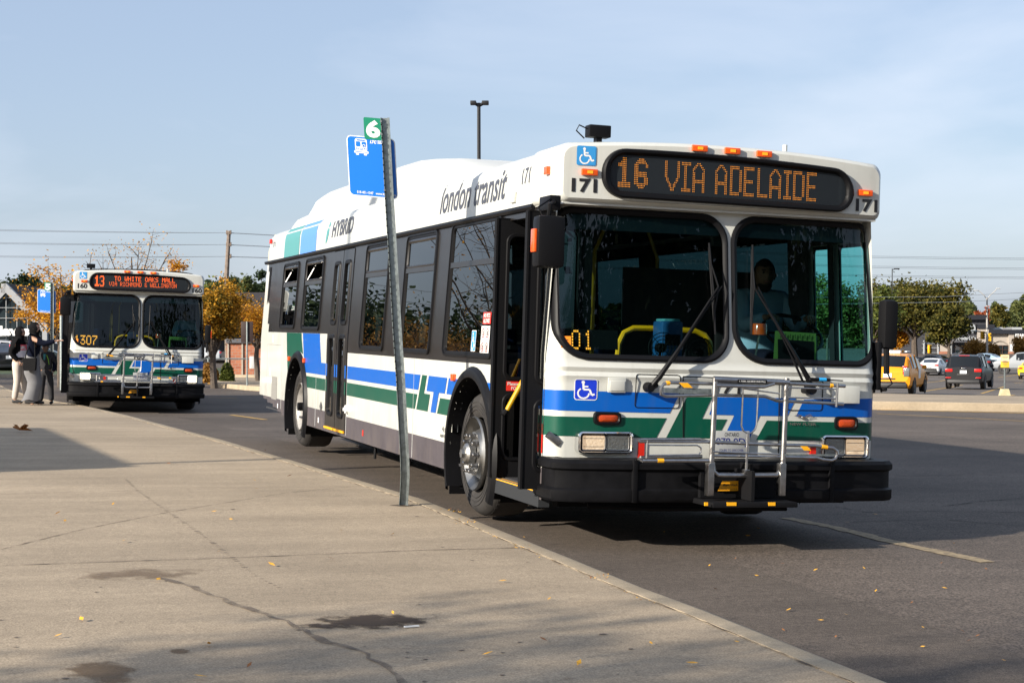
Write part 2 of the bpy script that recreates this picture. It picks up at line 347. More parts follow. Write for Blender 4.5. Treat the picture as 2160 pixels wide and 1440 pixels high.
# ------------------------------------------------------------------ bus surfaces (local: x across, y back from the nose, z up)
XC = -0.02
WT = [(0, 1.275), (1.30, 1.275), (2.35, 1.215), (2.60, 1.205), (2.68, 1.185), (2.74, 1.13), (2.78, 1.02), (2.80, 0.85), (2.83, 0.0)]
def BW(z): return interp(z, WT)
ZP = [(0.3, 0), (1.12, 0), (1.155, -0.012), (1.185, 0.002), (1.215, -0.010), (1.255, 0.006), (2.31, 0.115), (2.36, 0.12), (2.8, 0.12)]
def YF(x, z):
    w = BW(min(z, 2.6)); t = min(1.0, abs((x-XC)/w))
    y = 0.28 + 0.05*t**3 + (0.10*((t-0.92)/0.08)**2 if t > 0.92 else 0)
    return y + interp(z, ZP)
def FM(x, z, off): return (x, YF(x, z)-off, z)
def CM(x, z, off):
    t = min(1.0, abs((x-XC)/1.245)); return (x, 0.285+0.04*t**3-off, z)
def SMl(y, z, off): return (XC-BW(z)-off, y, z)
def SMr(y, z, off): return (XC+BW(z)+off, y, z)

# view ray in bus coordinates, used once to read off the livery's corner points
BROT = Euler((0.0045, 0.032, 0.0)).to_matrix().to_4x4(); BMAT = Matrix.Translation((0, 0, -0.0099)) @ BROT; BINV = BMAT.inverted()
_o = BINV @ CAMP
def fx(u, v, y=0.285):
    d = (BINV.to_3x3() @ pray(u, v)); t = (y-_o.y)/d.y; q = _o+d*t; return (q.x, q.z)
def c5(cx, cy, y=0.285): return fx(1200+cx/3.6, 780+cy/3.6, y)
def c5p(cx, cy, y):
    a = c5(cx, cy, y); return (a[0], y, a[1])

# ------------------------------------------------------------------ dot matrix letters
F57 = {'A': '0E11111F111111', 'C': '0E11101010110E', 'D': '1E11111111111E', 'E': '1F10101E10101F', 'G': '0E11101713110E', 'H': '1111111F111111', 'I': '0E04040404040E', 'K': '11121418141211',
 'L': '1010101010101F', 'M': '111B1515111111', 'N': '11191515131111', 'O': '0E11111111110E', 'R': '1E11111E141211', 'S': '0F10100E01011E', 'T': '1F040404040404', 'V': '11111111110A04',
 'W': '1111111515150A', '&': '0C12140815120D', '0': '0E11111111110E', '1': '040C040404040E', '3': '1F02040E01110E', '7': '1F010204080808', '6': '0E10101E11110E', ' ': '00000000000000'}
def rows57(c):
    h = F57[c]; return [[(int(h[2*r:2*r+2], 16) >> (4-k)) & 1 for k in range(5)] for r in range(7)]
def big(c, w):               # 16 row letters drawn with two-dot strokes
    G = [[0]*w for _ in range(16)]
    def put(r, k):
        if 0 <= r < 16 and 0 <= k < w: G[r][k] = 1
    def vb(k, r0=0, r1=15):
        for r in range(r0, r1+1): put(r, k); put(r, k+1)
    def hb(r, k0=0, k1=None):
        for k in range(k0, (w-1 if k1 is None else k1)+1): put(r, k); put(r+1, k)
    if c == 'V':
        for r in range(16):
            k = 0 if r < 7 else int((r-7)*(w-2)/2/7.5)
            put(r, k); put(r, k+1); put(r, w-1-k); put(r, w-2-k)
    if c == 'I': vb(w//2-1); hb(0); hb(14)
    if c == 'A':
        for r in range(5):
            k = int((w/2)-r*(w/2)/5); put(r, k); put(r, w-1-k); put(r, k-1); put(r, w-k)
        vb(0, 5); vb(w-2, 5); hb(9)
    if c == 'D': vb(0); hb(0, 0, w-3); hb(14, 0, w-3); vb(w-2, 2, 13)
    if c == 'E': vb(0); hb(0); hb(7, 0, w-2); hb(14)
    if c == 'L': vb(0); hb(14)
    if c == '1':
        for r in range(16): [put(r, k) for k in (4, 5, 6)]
        for r, a in ((2, 3), (3, 1), (4, 1)): [put(r, k) for k in range(a, 5)]
        for r in (13, 14, 15): [put(r, k) for k in range(1, 10)]
    if c == '6':
        for r in range(3, 14): [put(r, k) for k in (0, 1, 2)]
        for r in (0, 1, 2): [put(r, k) for k in range(3-r, w-3+r)]
        for r in (7, 8, 9): [put(r, k) for k in range(2, w-1)]
        for r in range(10, 14): [put(r, k) for k in (w-3, w-2, w-1)]
        for r in (13, 14, 15): [put(r, k) for k in range(1+(r-13), w-1-(r-13))]
        put(3, w-2); put(3, w-1); put(4, w-2); put(4, w-1)
    if c == '3':
        for r in (0, 1, 14, 15): [put(r, k) for k in range(1, w-1)]
        for r in (7, 8): [put(r, k) for k in range(3, w-1)]
        for r in list(range(2, 7))+list(range(9, 14)): put(r, w-2); put(r, w-1)
        put(2, 0); put(3, 0); put(12, 0); put(13, 0)
    return G
def dots(mb, G, x0, z1, px, pz, mp, off, s=0.6):
    for r, row in enumerate(G):
        for k, b in enumerate(row):
            if b:
                cx = x0+k*px; cz = z1-r*pz; hx = px*s/2; hz = pz*s/2
                mb.add([mp(cx-hx, cz-hz, off), mp(cx+hx, cz-hz, off), mp(cx+hx, cz+hz, off), mp(cx-hx, cz+hz, off)], [(0, 1, 2, 3)])
def line57(mb, txt, x0, z1, px, pz, mp, off, s=0.8, gap=1, dbl=False):
    x = x0
    for c in txt:
        G = rows57(c)
        if dbl: G = [[1 if (a or (i > 0 and row[i-1])) else 0 for i, a in enumerate(row+[0])] for row in G]
        dots(mb, G, x, z1, px, pz, mp, off, s); x += (len(G[0])+gap)*px

def wheelchair(mb, x0, z0, s, mp, off):          # the accessibility figure drawn as thin strokes
    def st(pts, w):
        for a, b in zip(pts, pts[1:]):
            dx, dz = b[0]-a[0], b[1]-a[1]; l = max(1e-6, sqrt(dx*dx+dz*dz)); nx, nz = -dz/l*w/2, dx/l*w/2
            mb.add([mp(x0+s*(p[0]+q*nx), z0+s*(p[1]+q*nz), off) for p, q in ((a, 1), (b, 1), (b, -1), (a, -1))], [(0, 1, 2, 3)])
    def disc(cx, cz, r):
        P = [(x0+s*(cx+r*cos(i*pi/6)), z0+s*(cz+r*sin(i*pi/6))) for i in range(12)]
        mb.add([mp(a, b, off+0.0004) for a, b in P], [tuple(range(12))])
    disc(.38, .84, .075); st([(.38, .8), (.40, .50), (.66, .50), (.76, .24), (.88, .29)], .085); st([(.39, .64), (.60, .64)], .07)
    st([(.40+.24*cos(a), .33+.24*sin(a)) for a in [radians(120+k*20) for k in range(13)]], .07)

def placard(name, parent, rect, mp, base, border, fig, off=0.004, r=0.012, label=None, w=0.006):
    mb = MB()
    mb.use(border); conform(mb, rrect(rect[0], rect[2], rect[1], rect[3], r, 3), mp, off, 0)
    mb.use(base); conform(mb, rrect(rect[0]+w, rect[2]-w, rect[1]+w, rect[3]-w, r*.7, 3), mp, off+0.001, 0)
    mb.use(fig); sx = rect[2]-rect[0]; sz = rect[3]-rect[1]
    wheelchair(mb, 0.0, 0.0, 1.0, lambda a, b, o: mp(rect[0]+a*sx, rect[1]+b*sz, off+0.002), off+0.002)
    o = mb.build(name, parent, smooth=False)
    if label: o['label'] = label
    return o

# ------------------------------------------------------------------ wheels
def make_wheel(parent, x, y, sgn, front):
    R = 0.487
    m = MB(); m.use(rimgrey if not front else alu)
    if front:
        m.lathe([(0.285, 0.05), (0.292, 0.035), (0.275, 0.0), (0.262, -0.02), (0.25, -0.10), (0.235, -0.06), (0.20, -0.02), (0.175, 0.025), (0.17, 0.04), (0.12, 0.045), (0.115, 0.035), (0.0, 0.035)], (x, y, R), 'x', 40, sgn)
    else:
        m.lathe([(0.285, 0.03), (0.292, 0.01), (0.275, -0.02), (0.262, -0.05), (0.25, -0.10), (0.23, -0.17), (0.20, -0.18), (0.12, -0.185), (0.0, -0.185)], (x, y, R), 'x', 40, sgn)
    w = m.build('wheel', parent)
    t = MB().use(tyrem)
    pr = [(0.285, 0.045), (0.33, 0.075), (0.40, 0.085), (0.445, 0.07), (0.465, 0.045), (0.478, 0.02), (0.485, 0.0)]
    t.lathe(pr+[(0.487, -0.10), (0.485, -0.23), (0.465, -0.27), (0.40, -0.30), (0.30, -0.29), (0.25, -0.27)], (x-sgn*0.06, y, R), 'x', 64, sgn)
    for k in range(3): t.lathe([(0.34+0.03*k, 0.0812+0.003*k), (0.343+0.03*k, 0.0845+0.002*k), (0.347+0.03*k, 0.082+0.003*k)], (x-sgn*0.0595, y, R), 'x', 64, sgn)
    for k in range(64):
        a = 2*pi*k/64
        M = Matrix.Translation((x-sgn*0.06, y, R)) @ Matrix.Rotation(a, 4, 'X')
        t.box(-sgn*0.0-0.012 if sgn > 0 else -0.0, 0.012 if sgn > 0 else 0.024, -0.014, 0.014, 0.468, 0.487, M)
    t.build('tyre', w)
    h = MB().use(alu if front else steel); d = 0.045 if front else -0.18
    if front:
        h.lathe([(0.085, d), (0.082, d+0.05), (0.065, d+0.07), (0.04, d+0.075), (0.0, d+0.075)], (x, y, R), 'x', 24, sgn)
        h.lathe([(0.04, d+0.075), (0.036, d+0.10), (0.0, d+0.10)], (x, y, R), 'x', 6, sgn)
    else:
        h.lathe([(0.11, d), (0.10, d+0.13), (0.0, d+0.14)], (x, y, R), 'x', 24, sgn)
        h.use(blackr).lathe([(0.055, d+0.13), (0.05, d+0.23), (0.0, d+0.235)], (x, y, R), 'x', 16, sgn)
    h.build('hub', w)
    nb = MB().use(steel)
    for k in range(10):
        a = 2*pi*k/10; c = (x, y+0.143*cos(a), R+0.143*sin(a)); e = d
        nb.lathe([(0.022, e), (0.021, e+0.012), (0.017, e+0.012), (0.016, e+0.045), (0.009, e+0.05), (0.008, e+0.06), (0, e+0.06)], c, 'x', 8, sgn)
    nb.build('wheel_nuts', w)
    if front:
        hh = MB().use(blackm)
        for k in range(10):
            a = 2*pi*(k+.5)/10; c = (x, y+0.215*cos(a), R+0.215*sin(a))
            hh.lathe([(0.0, 0.0), (0.018, 0.0)], (c[0]+sgn*(-0.03), c[1], c[2]), 'x', 10, sgn)
        hh.build('hand_hole', w)
    return w

WIN = [('a', 1.62, 3.0, 1.23, 2.34, 1.985, 'fix'), ('b', 3.42, 4.50, 1.23, 2.32, 1.985, 'slide'), ('c', 5.12, 6.15, 1.23, 2.31, 1.99, 'slide'),
       ('d', 8.30, 9.42, 1.415, 2.29, 1.985, 'open'), ('e', 9.86, 10.92, 1.43, 2.28, 1.99, 'open')]
WINR = [('f', 0.50, 0.90, 1.26, 2.18), ('g', 0.98, 1.30, 1.26, 2.18), ('h', 1.62, 2.9, 1.26, 2.26), ('i', 3.1, 4.4, 1.26, 2.26), ('j', 4.7, 6.0, 1.26, 2.26), ('k', 6.3, 7.6, 1.26, 2.26), ('l', 8.0, 9.3, 1.42, 2.26), ('m', 9.6, 10.9, 1.42, 2.26)]
AR = [(2.10, 0.60), (9.51, 0.60)]
def inarch(y, z, k=0.0): return any((y-c)**2+(z-0.47)**2*0.92 < (r+k)**2 and z < 1.2 for c, r in AR)

def make_bus(num, route, mat4, label, lamp):
    root = empty('city_bus'); root.matrix_world = mat4
    tag(root, label, 'bus', 'city buses at the stop')
    first = route == 0
    # ---- shell: curb side, driver side, rear, roof
    sh = MB(); sh.mats = [white, blackp, skirtm, blue, green, teal_f, blue_f, innerm]
    FD = (0.50, 1.52, 0.36, 2.27); RD = (6.72, 7.80, 0.33, 2.31)
    def holeL(y, z):
        if z < 2.335 and inarch(y, z): return True
        for n, a, b, c, d, t, k in WIN:
            if a+.03 < y < b-.03 and c+.03 < z < d-.03: return True
        if FD[0] < y < FD[1] and FD[2] < z < FD[3]: return True
        if RD[0]+.02 < y < RD[1]-.02 and RD[2] < z < RD[3]: return True
        if y > 10.1 and z < 0.30+(y-10.1)*0.105: return True
        return False
    def holeR(y, z):
        if inarch(y, z): return True
        return any(a < y < b and c < z < d for n, a, b, c, d in WINR) or (y > 10.1 and z < 0.30+(y-10.1)*0.105)
    def matL(y, z):
        if z < 0.52 and y < 12.2: return 2
        if z > 2.335: return 0
        if y < 0.50: return 0 if y < 0.44 else 1
        if y < 6.70: return 1 if z > 1.192 else 0
        if y < 7.82: return 1
        if y < 11.78 + max(0, (z-1.39))*0.45: return 1 if z > 1.385 else 0
        return 0
    A = lines([0.42, 0.44, 0.50, 1.50, 1.52, 2.7, 6.70, 6.74, 7.78, 7.82, 8.91, 10.1, 11.78, 12.0, 12.2, 12.33]+[w[1]+.03 for w in WIN]+[w[2]-.03 for w in WIN]+[1.5, 1.52], 0.12)
    A = sorted(set(round(a, 4) for a in A) | set(round(c-0.63+0.035*k, 4) for c, r in AR for k in range(37)))
    B = lines([0.30, 0.33, 0.36, 0.52, 1.192, 1.26, 1.385, 1.445, 2.26, 2.27, 2.31, 2.335], 0.05)
    grid_sheet(sh, A, B, SMl, 0, holeL, matL)
    AR2 = sorted(set(A) | set(w[1] for w in WINR) | set(w[2] for w in WINR)); B2 = sorted(set(B) | {1.42, 2.18})
    grid_sheet(sh, AR2, B2, SMr, 0, holeR, lambda y, z: 2 if z < .52 else (1 if z > 1.2 and y > 1.4 else 0))
    # inside lining
    grid_sheet(sh, [a for a in A if a > .5], B, lambda y, z, o: (XC-BW(z)+0.05, y, z), 0, holeL, lambda y, z: 7)
    grid_sheet(sh, [a for a in AR2 if a > .5], B2, lambda y, z, o: (XC+BW(z)-0.05, y, z), 0, holeR, lambda y, z: 7)
    # fascia and roof
    zr = [2.335, 2.45, 2.60, 2.64, 2.68, 2.71, 2.74, 2.76, 2.78, 2.80, 2.815, 2.83]
    ys = lines([0.75, 5.55, 12.33], 0.4); prof = [(XC-BW(z), z) for z in zr]+[(XC+BW(z), z) for z in zr[::-1]][1:]
    vs = []; n = len(prof)
    for y in ys:
        k = 1.0 if y < 12.2 else 0.985
        for (x, z) in prof: vs.append((x*k, y, z))
    fs = [(i*n+j, i*n+j+1, (i+1)*n+j+1, (i+1)*n+j) for i in range(len(ys)-1) for j in range(n-1)]
    sh.add(vs, fs, 0)
    # rear wall, ceiling, front mask
    sh.add([(XC-1.275, 12.33, .53), (XC+1.275, 12.33, .53), (XC+1.21, 12.33, 2.5), (XC+1.13, 12.33, 2.74), (XC, 12.33, 2.83), (XC-1.13, 12.33, 2.74), (XC-1.21, 12.33, 2.5)], [(0, 1, 2, 3, 4, 5, 6)], 0)
    sh.add([(XC-1.2, .5, 2.38), (XC+1.2, .5, 2.38), (XC+1.2, 12.2, 2.38), (XC-1.2, 12.2, 2.38)], [(0, 1, 2, 3)], 7)
    WSL = (-1.262, 0.028, 1.262, 2.315); WSR = (0.050, 1.232, 1.262, 2.315)
    # front mask, cut by its two rounded windshields
    def inrr(x, z, W, r, m):
        x0, x1, z0, z1 = W[0]+m, W[1]-m, W[2]+m, W[3]-m
        if not (x0 < x < x1 and z0 < z < z1): return False
        tl, tr, br, bl = r; q = (bl if x < (x0+x1)/2 else br) if z < (z0+z1)/2 else (tl if x < (x0+x1)/2 else tr)
        cx = min(max(x, x0+q), x1-q); cz = min(max(z, z0+q), z1-q)
        return (x-cx)**2+(z-cz)**2 < q*q
    def holeF(t, z):
        x = XC+t*BW(z); return inrr(x, z, WSL, (.13, .20, .20, .24), .022) or inrr(x, z, WSR, (.20, .13, .18, .26), .022)
    T = sorted(set([round(-0.92+i*0.02, 4) for i in range(93)]+[-1, -.985, -.97, -.95, .95, .97, .985, 1]))
    Z = lines([.46, .62, 1.12, 1.14, 1.155, 1.17, 1.185, 1.20, 1.215, 1.235, 1.255, 2.335], 0.025)
    grid_sheet(sh, T, Z, lambda t, z, o: FM(XC+t*BW(z), z, 0), 0, holeF, lambda t, z: 0)
    sh.build('body', root)
    # ---- front cap with the sign
    cp = MB().use(white)
    def capz(x): return 2.788-0.052*(abs(x-XC)/1.2)**2.0
    P = rrect(XC-1.245, XC+1.245, 2.335, 2.74, (.07, .07, .05, .05), 6)
    tops = [(XC+1.245-.10-2.29*i/24) for i in range(1, 24)]
    k = next(i for i in range(len(P)) if P[i][0] < XC and P[i][1] > 2.6)
    P = P[:k]+[(x, 2.74) for x in tops]+P[k:]
    P = [(x, z if z < 2.5 else z-2.74+capz(x)) for x, z in P]
    def shr(P, d): return [(x-(d if x > XC else -d)*min(1, abs(x-XC)/1.1), z+(d if z < 2.5 else -d)) for x, z in P]
    lp = [[CM(x, z, 0.0) for x, z in shr(P, .028)], [CM(x, z, -0.012) for x, z in shr(P, .010)], [CM(x, z, -0.035) for x, z in P], [(x, 0.9, z) for x, z in P]]
    cp.loops(lp); 
    conform(cp, shr(P, .028), CM, 0.0, 0.12)
    cp.box(XC-1.21, XC+1.21, .345, .9, 2.322, 2.337)
    cap = cp.build('front_cap', root)
    # ---- destination sign
    ds = MB().use(blackr)
    O = rrect(-0.970, 0.972, 2.372, 2.70, (.17, .17, .15, .15), 9); I = rrect(-0.905, 0.912, 2.420, 2.655, (.10, .10, .09, .09), 9)
    def arch(P): return [(x, z+(0.022*(1-((x)/0.97)**2)-0.02*(x/0.97)-0.006 if z > 2.5 else -0.014*(x/0.97)*0.4)) for x, z in P]
    nx = 14
    def dens(P):
        R = []
        for a, b in zip(P, P[1:]+P[:1]):
            R.append(a)
            if abs(a[0]-b[0]) > .5: R += [(a[0]+(b[0]-a[0])*i/nx, a[1]+(b[1]-a[1])*i/nx) for i in range(1, nx)]
        return R
    O, I = arch(dens(O)), arch(dens(I))
    ring(ds, O, I, CM, [(0, 0), (0.06, .028), (0.25, .036), (0.6, .034), (0.9, .020), (1, .003)])
    dso = ds.build('destination_sign', root)
    dp = MB().use(mat('sign_panel', (0.012, 0.015, 0.018), 0.35)); conform(dp, I, CM, .0045, .2); dp.build('display_panel', dso)
    db = MB().use(mat('louvre', (0.045, 0.055, 0.06), 0.25))
    for i in range(15): zz = 2.445+i*.0135; db.add([CM(-0.86, zz, .0055), CM(0.88, zz-.02, .0055), CM(0.88, zz-.0185, .0055), CM(-0.86, zz+.0015, .0055)], [(0, 1, 2, 3)])
    db.build('louvres', dso)
    led = MB()
    if route == 0:
        led.use(ledo)
        def ux(u): return -0.968+(u-1269)/531*1.945
        for c, u, w in (('1', 1298.5, 10), ('6', 1333.5, 10), ('V', 1395, 11), ('I', 1429, 7), ('A', 1452, 9), ('A', 1499, 9), ('D', 1530, 9), ('E', 1559, 8), ('L', 1588, 8), ('A', 1614, 9), ('I', 1644.5, 6), ('D', 1665, 9), ('E', 1694.5, 8)):
            x0 = ux(u); dots(led, big(c, w), x0, 2.652-0.022*(x0+.9)/1.8, .0103, .0130, CM, .008, .41)
    else:
        led.use(ledr); x0 = -0.80
        dots(led, big('1', 10)[:], -0.865, 2.652, .0085, .0130, CM, .008, .9); dots(led, big('3', 8), -0.765, 2.650, .0105, .0130, CM, .008, .9)
        line57(led, 'TO WHITE OAKS MALL', -0.49, 2.650, .0108, .0128, CM, .008, .85)
        line57(led, 'TO WHITE OAKS MALL', -0.487, 2.650, .0108, .0128, CM, .0085, .6)
        line57(led, 'VIA RICHMOND & WELLINGTON', -0.585, 2.540, .0086, .0118, CM, .008, .8)
    led.build('led_text', dso)
    gp = MB().use(lensgl); conform(gp, I, CM, .014, .2)
    # ---- marker lamps, numbers, stickers on the cap
    for (x, z) in ((-.256, 2.752), (-.006, 2.750), (.241, 2.745), (-1.059, 2.540), (1.071, 2.520)):
        m = MB().use(orange); M = Matrix.Translation(CM(x, z, .012))
        m.rbox(-.058, .058, -.012, .014, -.022, .022, .006, M); o = m.build('marker_light', root)
        m2 = MB().use(mat('amber_core', (1, .35, .02), .3, emit=(1, .35, .02), estr=.25)); m2.box(-.02, .02, -.0145, -.0115, -.010, .010, M); m2.build('bulb', o)
    for side, (x0, z0, x1, z1) in (('l', (-1.180, 2.400, -1.000, 2.496)), ('r', (1.000, 2.384, 1.185, 2.476))):
        m = MB().use(ink); text(m, num, (x0, z0, x1, z1), CM, .0035, bold=.036); m.build('fleet_number', root)
    m = MB().use(ink); q = fx(1520, 812); text(m, num, (q[0]-.045, q[1]-.06, q[0]+.15, q[1]+.035), FM, .003, bold=.022); m.build('fleet_number', root)
    placard('accessibility_sticker', root, (-1.150, 2.585, -1.012, 2.718), CM, stkcyan, stkcyan, signwhite)
    placard('accessibility_sticker', root, (-1.120, .990, -.955, 1.135), FM, stkblue, signwhite, signwhite, .005, .02)
    # ---- livery on the mask
    def zl(z, x): return z-0.0068*(x+1.3)
    def band(mb, pts): mb = MB().use(CUR[0]); conform(mb, pts, FM, .0028, .025); mb.build('blue_stripe' if CUR[0] is blue else 'green_stripe', root)
    CUR = [blue]
    xe = XC-1.2745; xr = XC+1.2745
    band(m, [(xe, 1.055), (xe, .918), c5(762, 328), c5(842, 178)])
    band(m, [c5(1785, 225), (xr, zl(1.057, xr)), (xr, zl(.920, xr)), c5(1722, 352)])
    band(m, [c5(1112, 205), c5(1062, 338), c5(1252, 343), c5(1175, 508), c5(1372, 512), c5(1447, 347), c5(1658, 350), c5(1725, 215)])
    CUR[0] = green
    band(m, [(xe, .877), (xe, .746), c5(660, 517), c5(740, 365)])
    band(m, [c5(893, 205), c5(735, 515), c5(1122, 518), c5(1198, 375), c5(1008, 370), c5(1085, 205)])
    band(m, [c5(1500, 383), (xr, zl(.878, xr)), (xr, zl(.747, xr)), c5(1418, 530)])
    # hatch seams
    m = MB().use(blackr)
    def seam(P, w=.004):
        for a, b in zip(P, P[1:]):
            k = max(1, int(abs(a[0]-b[0])/.1)); pts = [FM(a[0]+(b[0]-a[0])*i/k, a[1]+(b[1]-a[1])*i/k, .003) for i in range(k+1)]
            m.tube(pts, w, 5)
    def srect(c): R = rrect(c[0], c[1], c[2], c[3], .02, 3); seam(R+[R[0]], .0035)
    a, b = c5(500, 285), c5(840, 40); srect((a[0], b[0], a[1], b[1]))
    a = c5(865, 520); b = c5(862, 50); c = c5(1590, 75); d = c5(1588, 660); seam([a, b, c, d], .004)
    a, b = c5(1655, 305), c5(1930, 85); srect((a[0], b[0], a[1], b[1]))
    m.build('hatch_seams', root)
    m = MB().use(white); a, b = c5(290, 170), c5(430, 60); m.rbox(a[0], b[0], .268, .283, a[1], b[1], .006)
    m.rbox(a[0]+.012, b[0]-.012, .262, .27, a[1]+.012, b[1]-.022, .003); m.build('fuel_flap', root)
    m = MB().use(white); a, b = fx(1752, 850), fx(1812, 814); m.rbox(a[0], b[0], .265, .285, a[1], b[1], .008); m.build('vent_flap', root)
    m = MB().use(chrome)     # maker's badge: two wings and a disc, with its name
    bx, bz = c5(1775, 362); 
    for s in (-1, 1):
        for k in range(3): m.add([(bx+s*.012, .272, bz-.004+k*.007), (bx+s*(.072-k*.008), .272, bz+.012+k*.006), (bx+s*(.070-k*.008), .272, bz+.016+k*.006), (bx+s*.012, .272, bz+.001+k*.007)], [(0, 1, 2, 3)])
    m.lathe([(0, .004), (.010, .004), (.013, 0), (.013, -.006)], (bx, .276, bz), 'y', 16, -1)
    a, b = c5(1672, 418), c5(1872, 398); text(m, 'NEW FLYER', (a[0], a[1], b[0], b[1]-.003), lambda p, q, o: (p, .274, q), 0, bold=.02); m.build('maker_badge', root)
    # ---- windshields
    for W, r, nm in ((WSL, (.13, .20, .20, .24), 'l'), (WSR, (.20, .13, .18, .26), 'r')):
        O = rrect(*W, r, 10); I = rrect(W[0]+.045, W[1]-.045, W[2]+.045, W[3]-.045, tuple(max(.05, q-.03) for q in r), 10)
        def dn(P):
            R = []
            for a, b in zip(P, P[1:]+P[:1]):
                k = max(1, int(max(abs(a[0]-b[0]), abs(a[1]-b[1]))/.1)); R += [(a[0]+(b[0]-a[0])*i/k, a[1]+(b[1]-a[1])*i/k) for i in range(k)]
            return R
        m = MB().use(blackr)
        lp = []
        for t, o in [(0, 0), (0.12, .016), (0.4, .022), (0.7, .016), (0.85, .008), (1, .004)]:
            Q = rrect(W[0]+.045*t, W[1]-.045*t, W[2]+.045*t, W[3]-.045*t, tuple(max(.05, q-.03*t) for q in r), 10)
            R = []
            for i, (a, b) in enumerate(zip(Q, Q[1:]+Q[:1])):
                k = 10 if i % 11 == 10 else 1
                R += [(a[0]+(b[0]-a[0])*j/k, a[1]+(b[1]-a[1])*j/k) for j in range(k)]
            lp.append([FM(x, z, o) for x, z in R])
        m.loops(lp); ws = m.build('windshield', root)
        gm = MB().use(wsglass); conform(gm, I, FM, -.004, .07); gm.build('pane', ws, angle=60)
        bnd = MB().use(mat('sun_band', (0.004, 0.008, 0.012), 0.5)); x0, x1 = W[0]+.05, W[1]-.05
        conform(bnd, [(x0+.02, 2.16), (x1-.01, 2.16), (x1-.02, 2.262), (x0+.02, 2.262)], FM, -.02, .1); bnd.build('sun_shade', ws)
    # small stickers and the block-number display inside the curb side windshield
    m = MB().use(dashm); a, b = fx(1200, 735), fx(1313, 697); conform(m, [(a[0], a[1]), (b[0], a[1]), (b[0], b[1]), (a[0], b[1])], FM, -.05, 0); o = m.build('block_display', root)
    m = MB().use(mat('led_behind_glass', (.3, .1, .01), .5, emit=(1.0, 0.33, 0.03), estr=2.0))
    if first:
        a = fx(1218, 698); line57(m, '01', a[0], a[1], .0125, .0195, FM, -.045, .72, gap=2)
    else:
        a = fx(1190, 690); line57(m, '1307', a[0]+.01, a[1], .0185, .026, FM, -.045, .85)
    m.build('led_digits', o)
    m = MB().use(mat('orange_paper', (.95, .25, .01), .6)); a, b = fx(1186, 733), fx(1207, 709); conform(m, [(a[0]+.01, a[1]), (b[0]+.01, a[1]), (b[0]+.01, b[1]), (a[0]+.01, b[1])], FM, .002, 0)
    m.use(ink); conform(m, [(a[0], b[1]-.028), (b[0]-.008, b[1]-.028), (b[0]-.008, b[1]-.024), (a[0], b[1]-.024)], FM, .003, 0); m.build('orange_permit', root)
    # ---- wipers
    def wiper(piv, hingeu, arm, top, bot):
        m = MB().use(blackr); p = fx(*piv, y=.20); j = fx(*arm, y=.27); t = fx(*top, y=.30); b = fx(*bot, y=.25); h = fx(*hingeu, y=.20)
        P = (p[0], .22, p[1]); J = (j[0], .275, j[1])
        mid = (P[0]*.62+J[0]*.38, .20, P[2]*.62+J[2]*.38)
        m.tube([P, (P[0]*.9+J[0]*.1, .19, P[2]*.9+J[2]*.1), mid, J], [.016, .020, .012, .007], 8)
        m.tube([(h[0], .22, h[1]), (h[0]*.7+J[0]*.3, .205, h[1]*.7+J[2]*.3), (h[0]*.65+J[0]*.35, .21, h[1]*.65+J[2]*.35), (J[0]+.03, .28, J[2]+.005)], [.008, .009, .005, .005], 6)
        m.lathe([(0, .05), (.028, .05), (.036, .03), (.036, -.02)], (P[0], .25, P[2]), 'y', 14, -1)
        m.lathe([(0, .05), (.018, .05), (.022, .03), (.022, -.02)], (h[0], .25, h[1]), 'y', 12, -1)
        o = m.build('wiper', root)
        k = MB().use(blackr); T = Vector((t[0], .335, t[1])); Bq = Vector((b[0], .275, b[1])); J = Vector(J)
        k.tube([T, (T+Bq)/2+Vector((.004, -.01, 0)), Bq], .008, 6); k.tube([T*.8+Bq*.2, J, T*.2+Bq*.8], .007, 6)
        k.tube([T*.95+Bq*.05+Vector((0, .012, 0)), T*.05+Bq*.95+Vector((0, .012, 0))], .005, 5); k.build('wiper_blade', o)
    wiper((1374, 817), (1384, 813), (1516, 605), (1500, 512), (1512, 705)); wiper((1716, 822), (1705, 824), (1592, 606), (1592, 516), (1588, 705))
    # ---- lamps
    for (u0, v0, u1, v1, lit) in ((1218, 957, 1338, 910, 0), (1733, 967, 1836, 918, 1)):
        a, b = fx(u0, v0, .25), fx(u1, v1, .25); cy = YF((a[0]+b[0])/2, .7); m = MB().use(chrome)
        O = rrect(a[0], b[0], a[1], b[1], .035, 5); I = rrect(a[0]+.03, b[0]-.03, a[1]+.022, b[1]-.022, .012, 5)
        mp = lambda x, z, o: (x, cy-o, z)
        ring(m, O, I, mp, [(0, -.04), (0, .030), (.15, .045), (.6, .050), (.8, .044), (1, .030)]); m.use(blackm); conform(m, I, mp, .030, 0)
        h = m.build('headlight', root); mid = (I[0][0]+0)/1
        xa, xb = a[0]+.030, b[0]-.030; xm = (xa+xb)/2
        for k, (p, q) in enumerate(((xa+.008, xm-.006), (xm+.006, xb-.008))):
            on = (k == 0) != (lit == 1)
            m = MB().use((lampw if lamp == 0 else lampb) if on else lampu); R1 = rrect(p, q, a[1]+.030, b[1]-.030, .01, 3)
            conform(m, R1, mp, .034, 0); m.use(lampu); zc = (a[1]+b[1])/2
            R2 = rrect(p+.03, q-.03, zc-.018, zc+.018, .01, 3); (None if on else conform(m, R2, mp, .036, 0))
            for zz in (zc+.028, zc-.028): conform(m, [(p+.006, zz-.002), (q-.006, zz-.002), (q-.006, zz+.002), (p+.006, zz+.002)], mp, .0355, 0)
            m.use(steel); ring(m, rrect(p-.004, q+.004, a[1]+.026, b[1]-.026, .012, 3), R1, mp, [(0, .031), (.3, .040), (1, .038)])
            m.build('lamp', h)
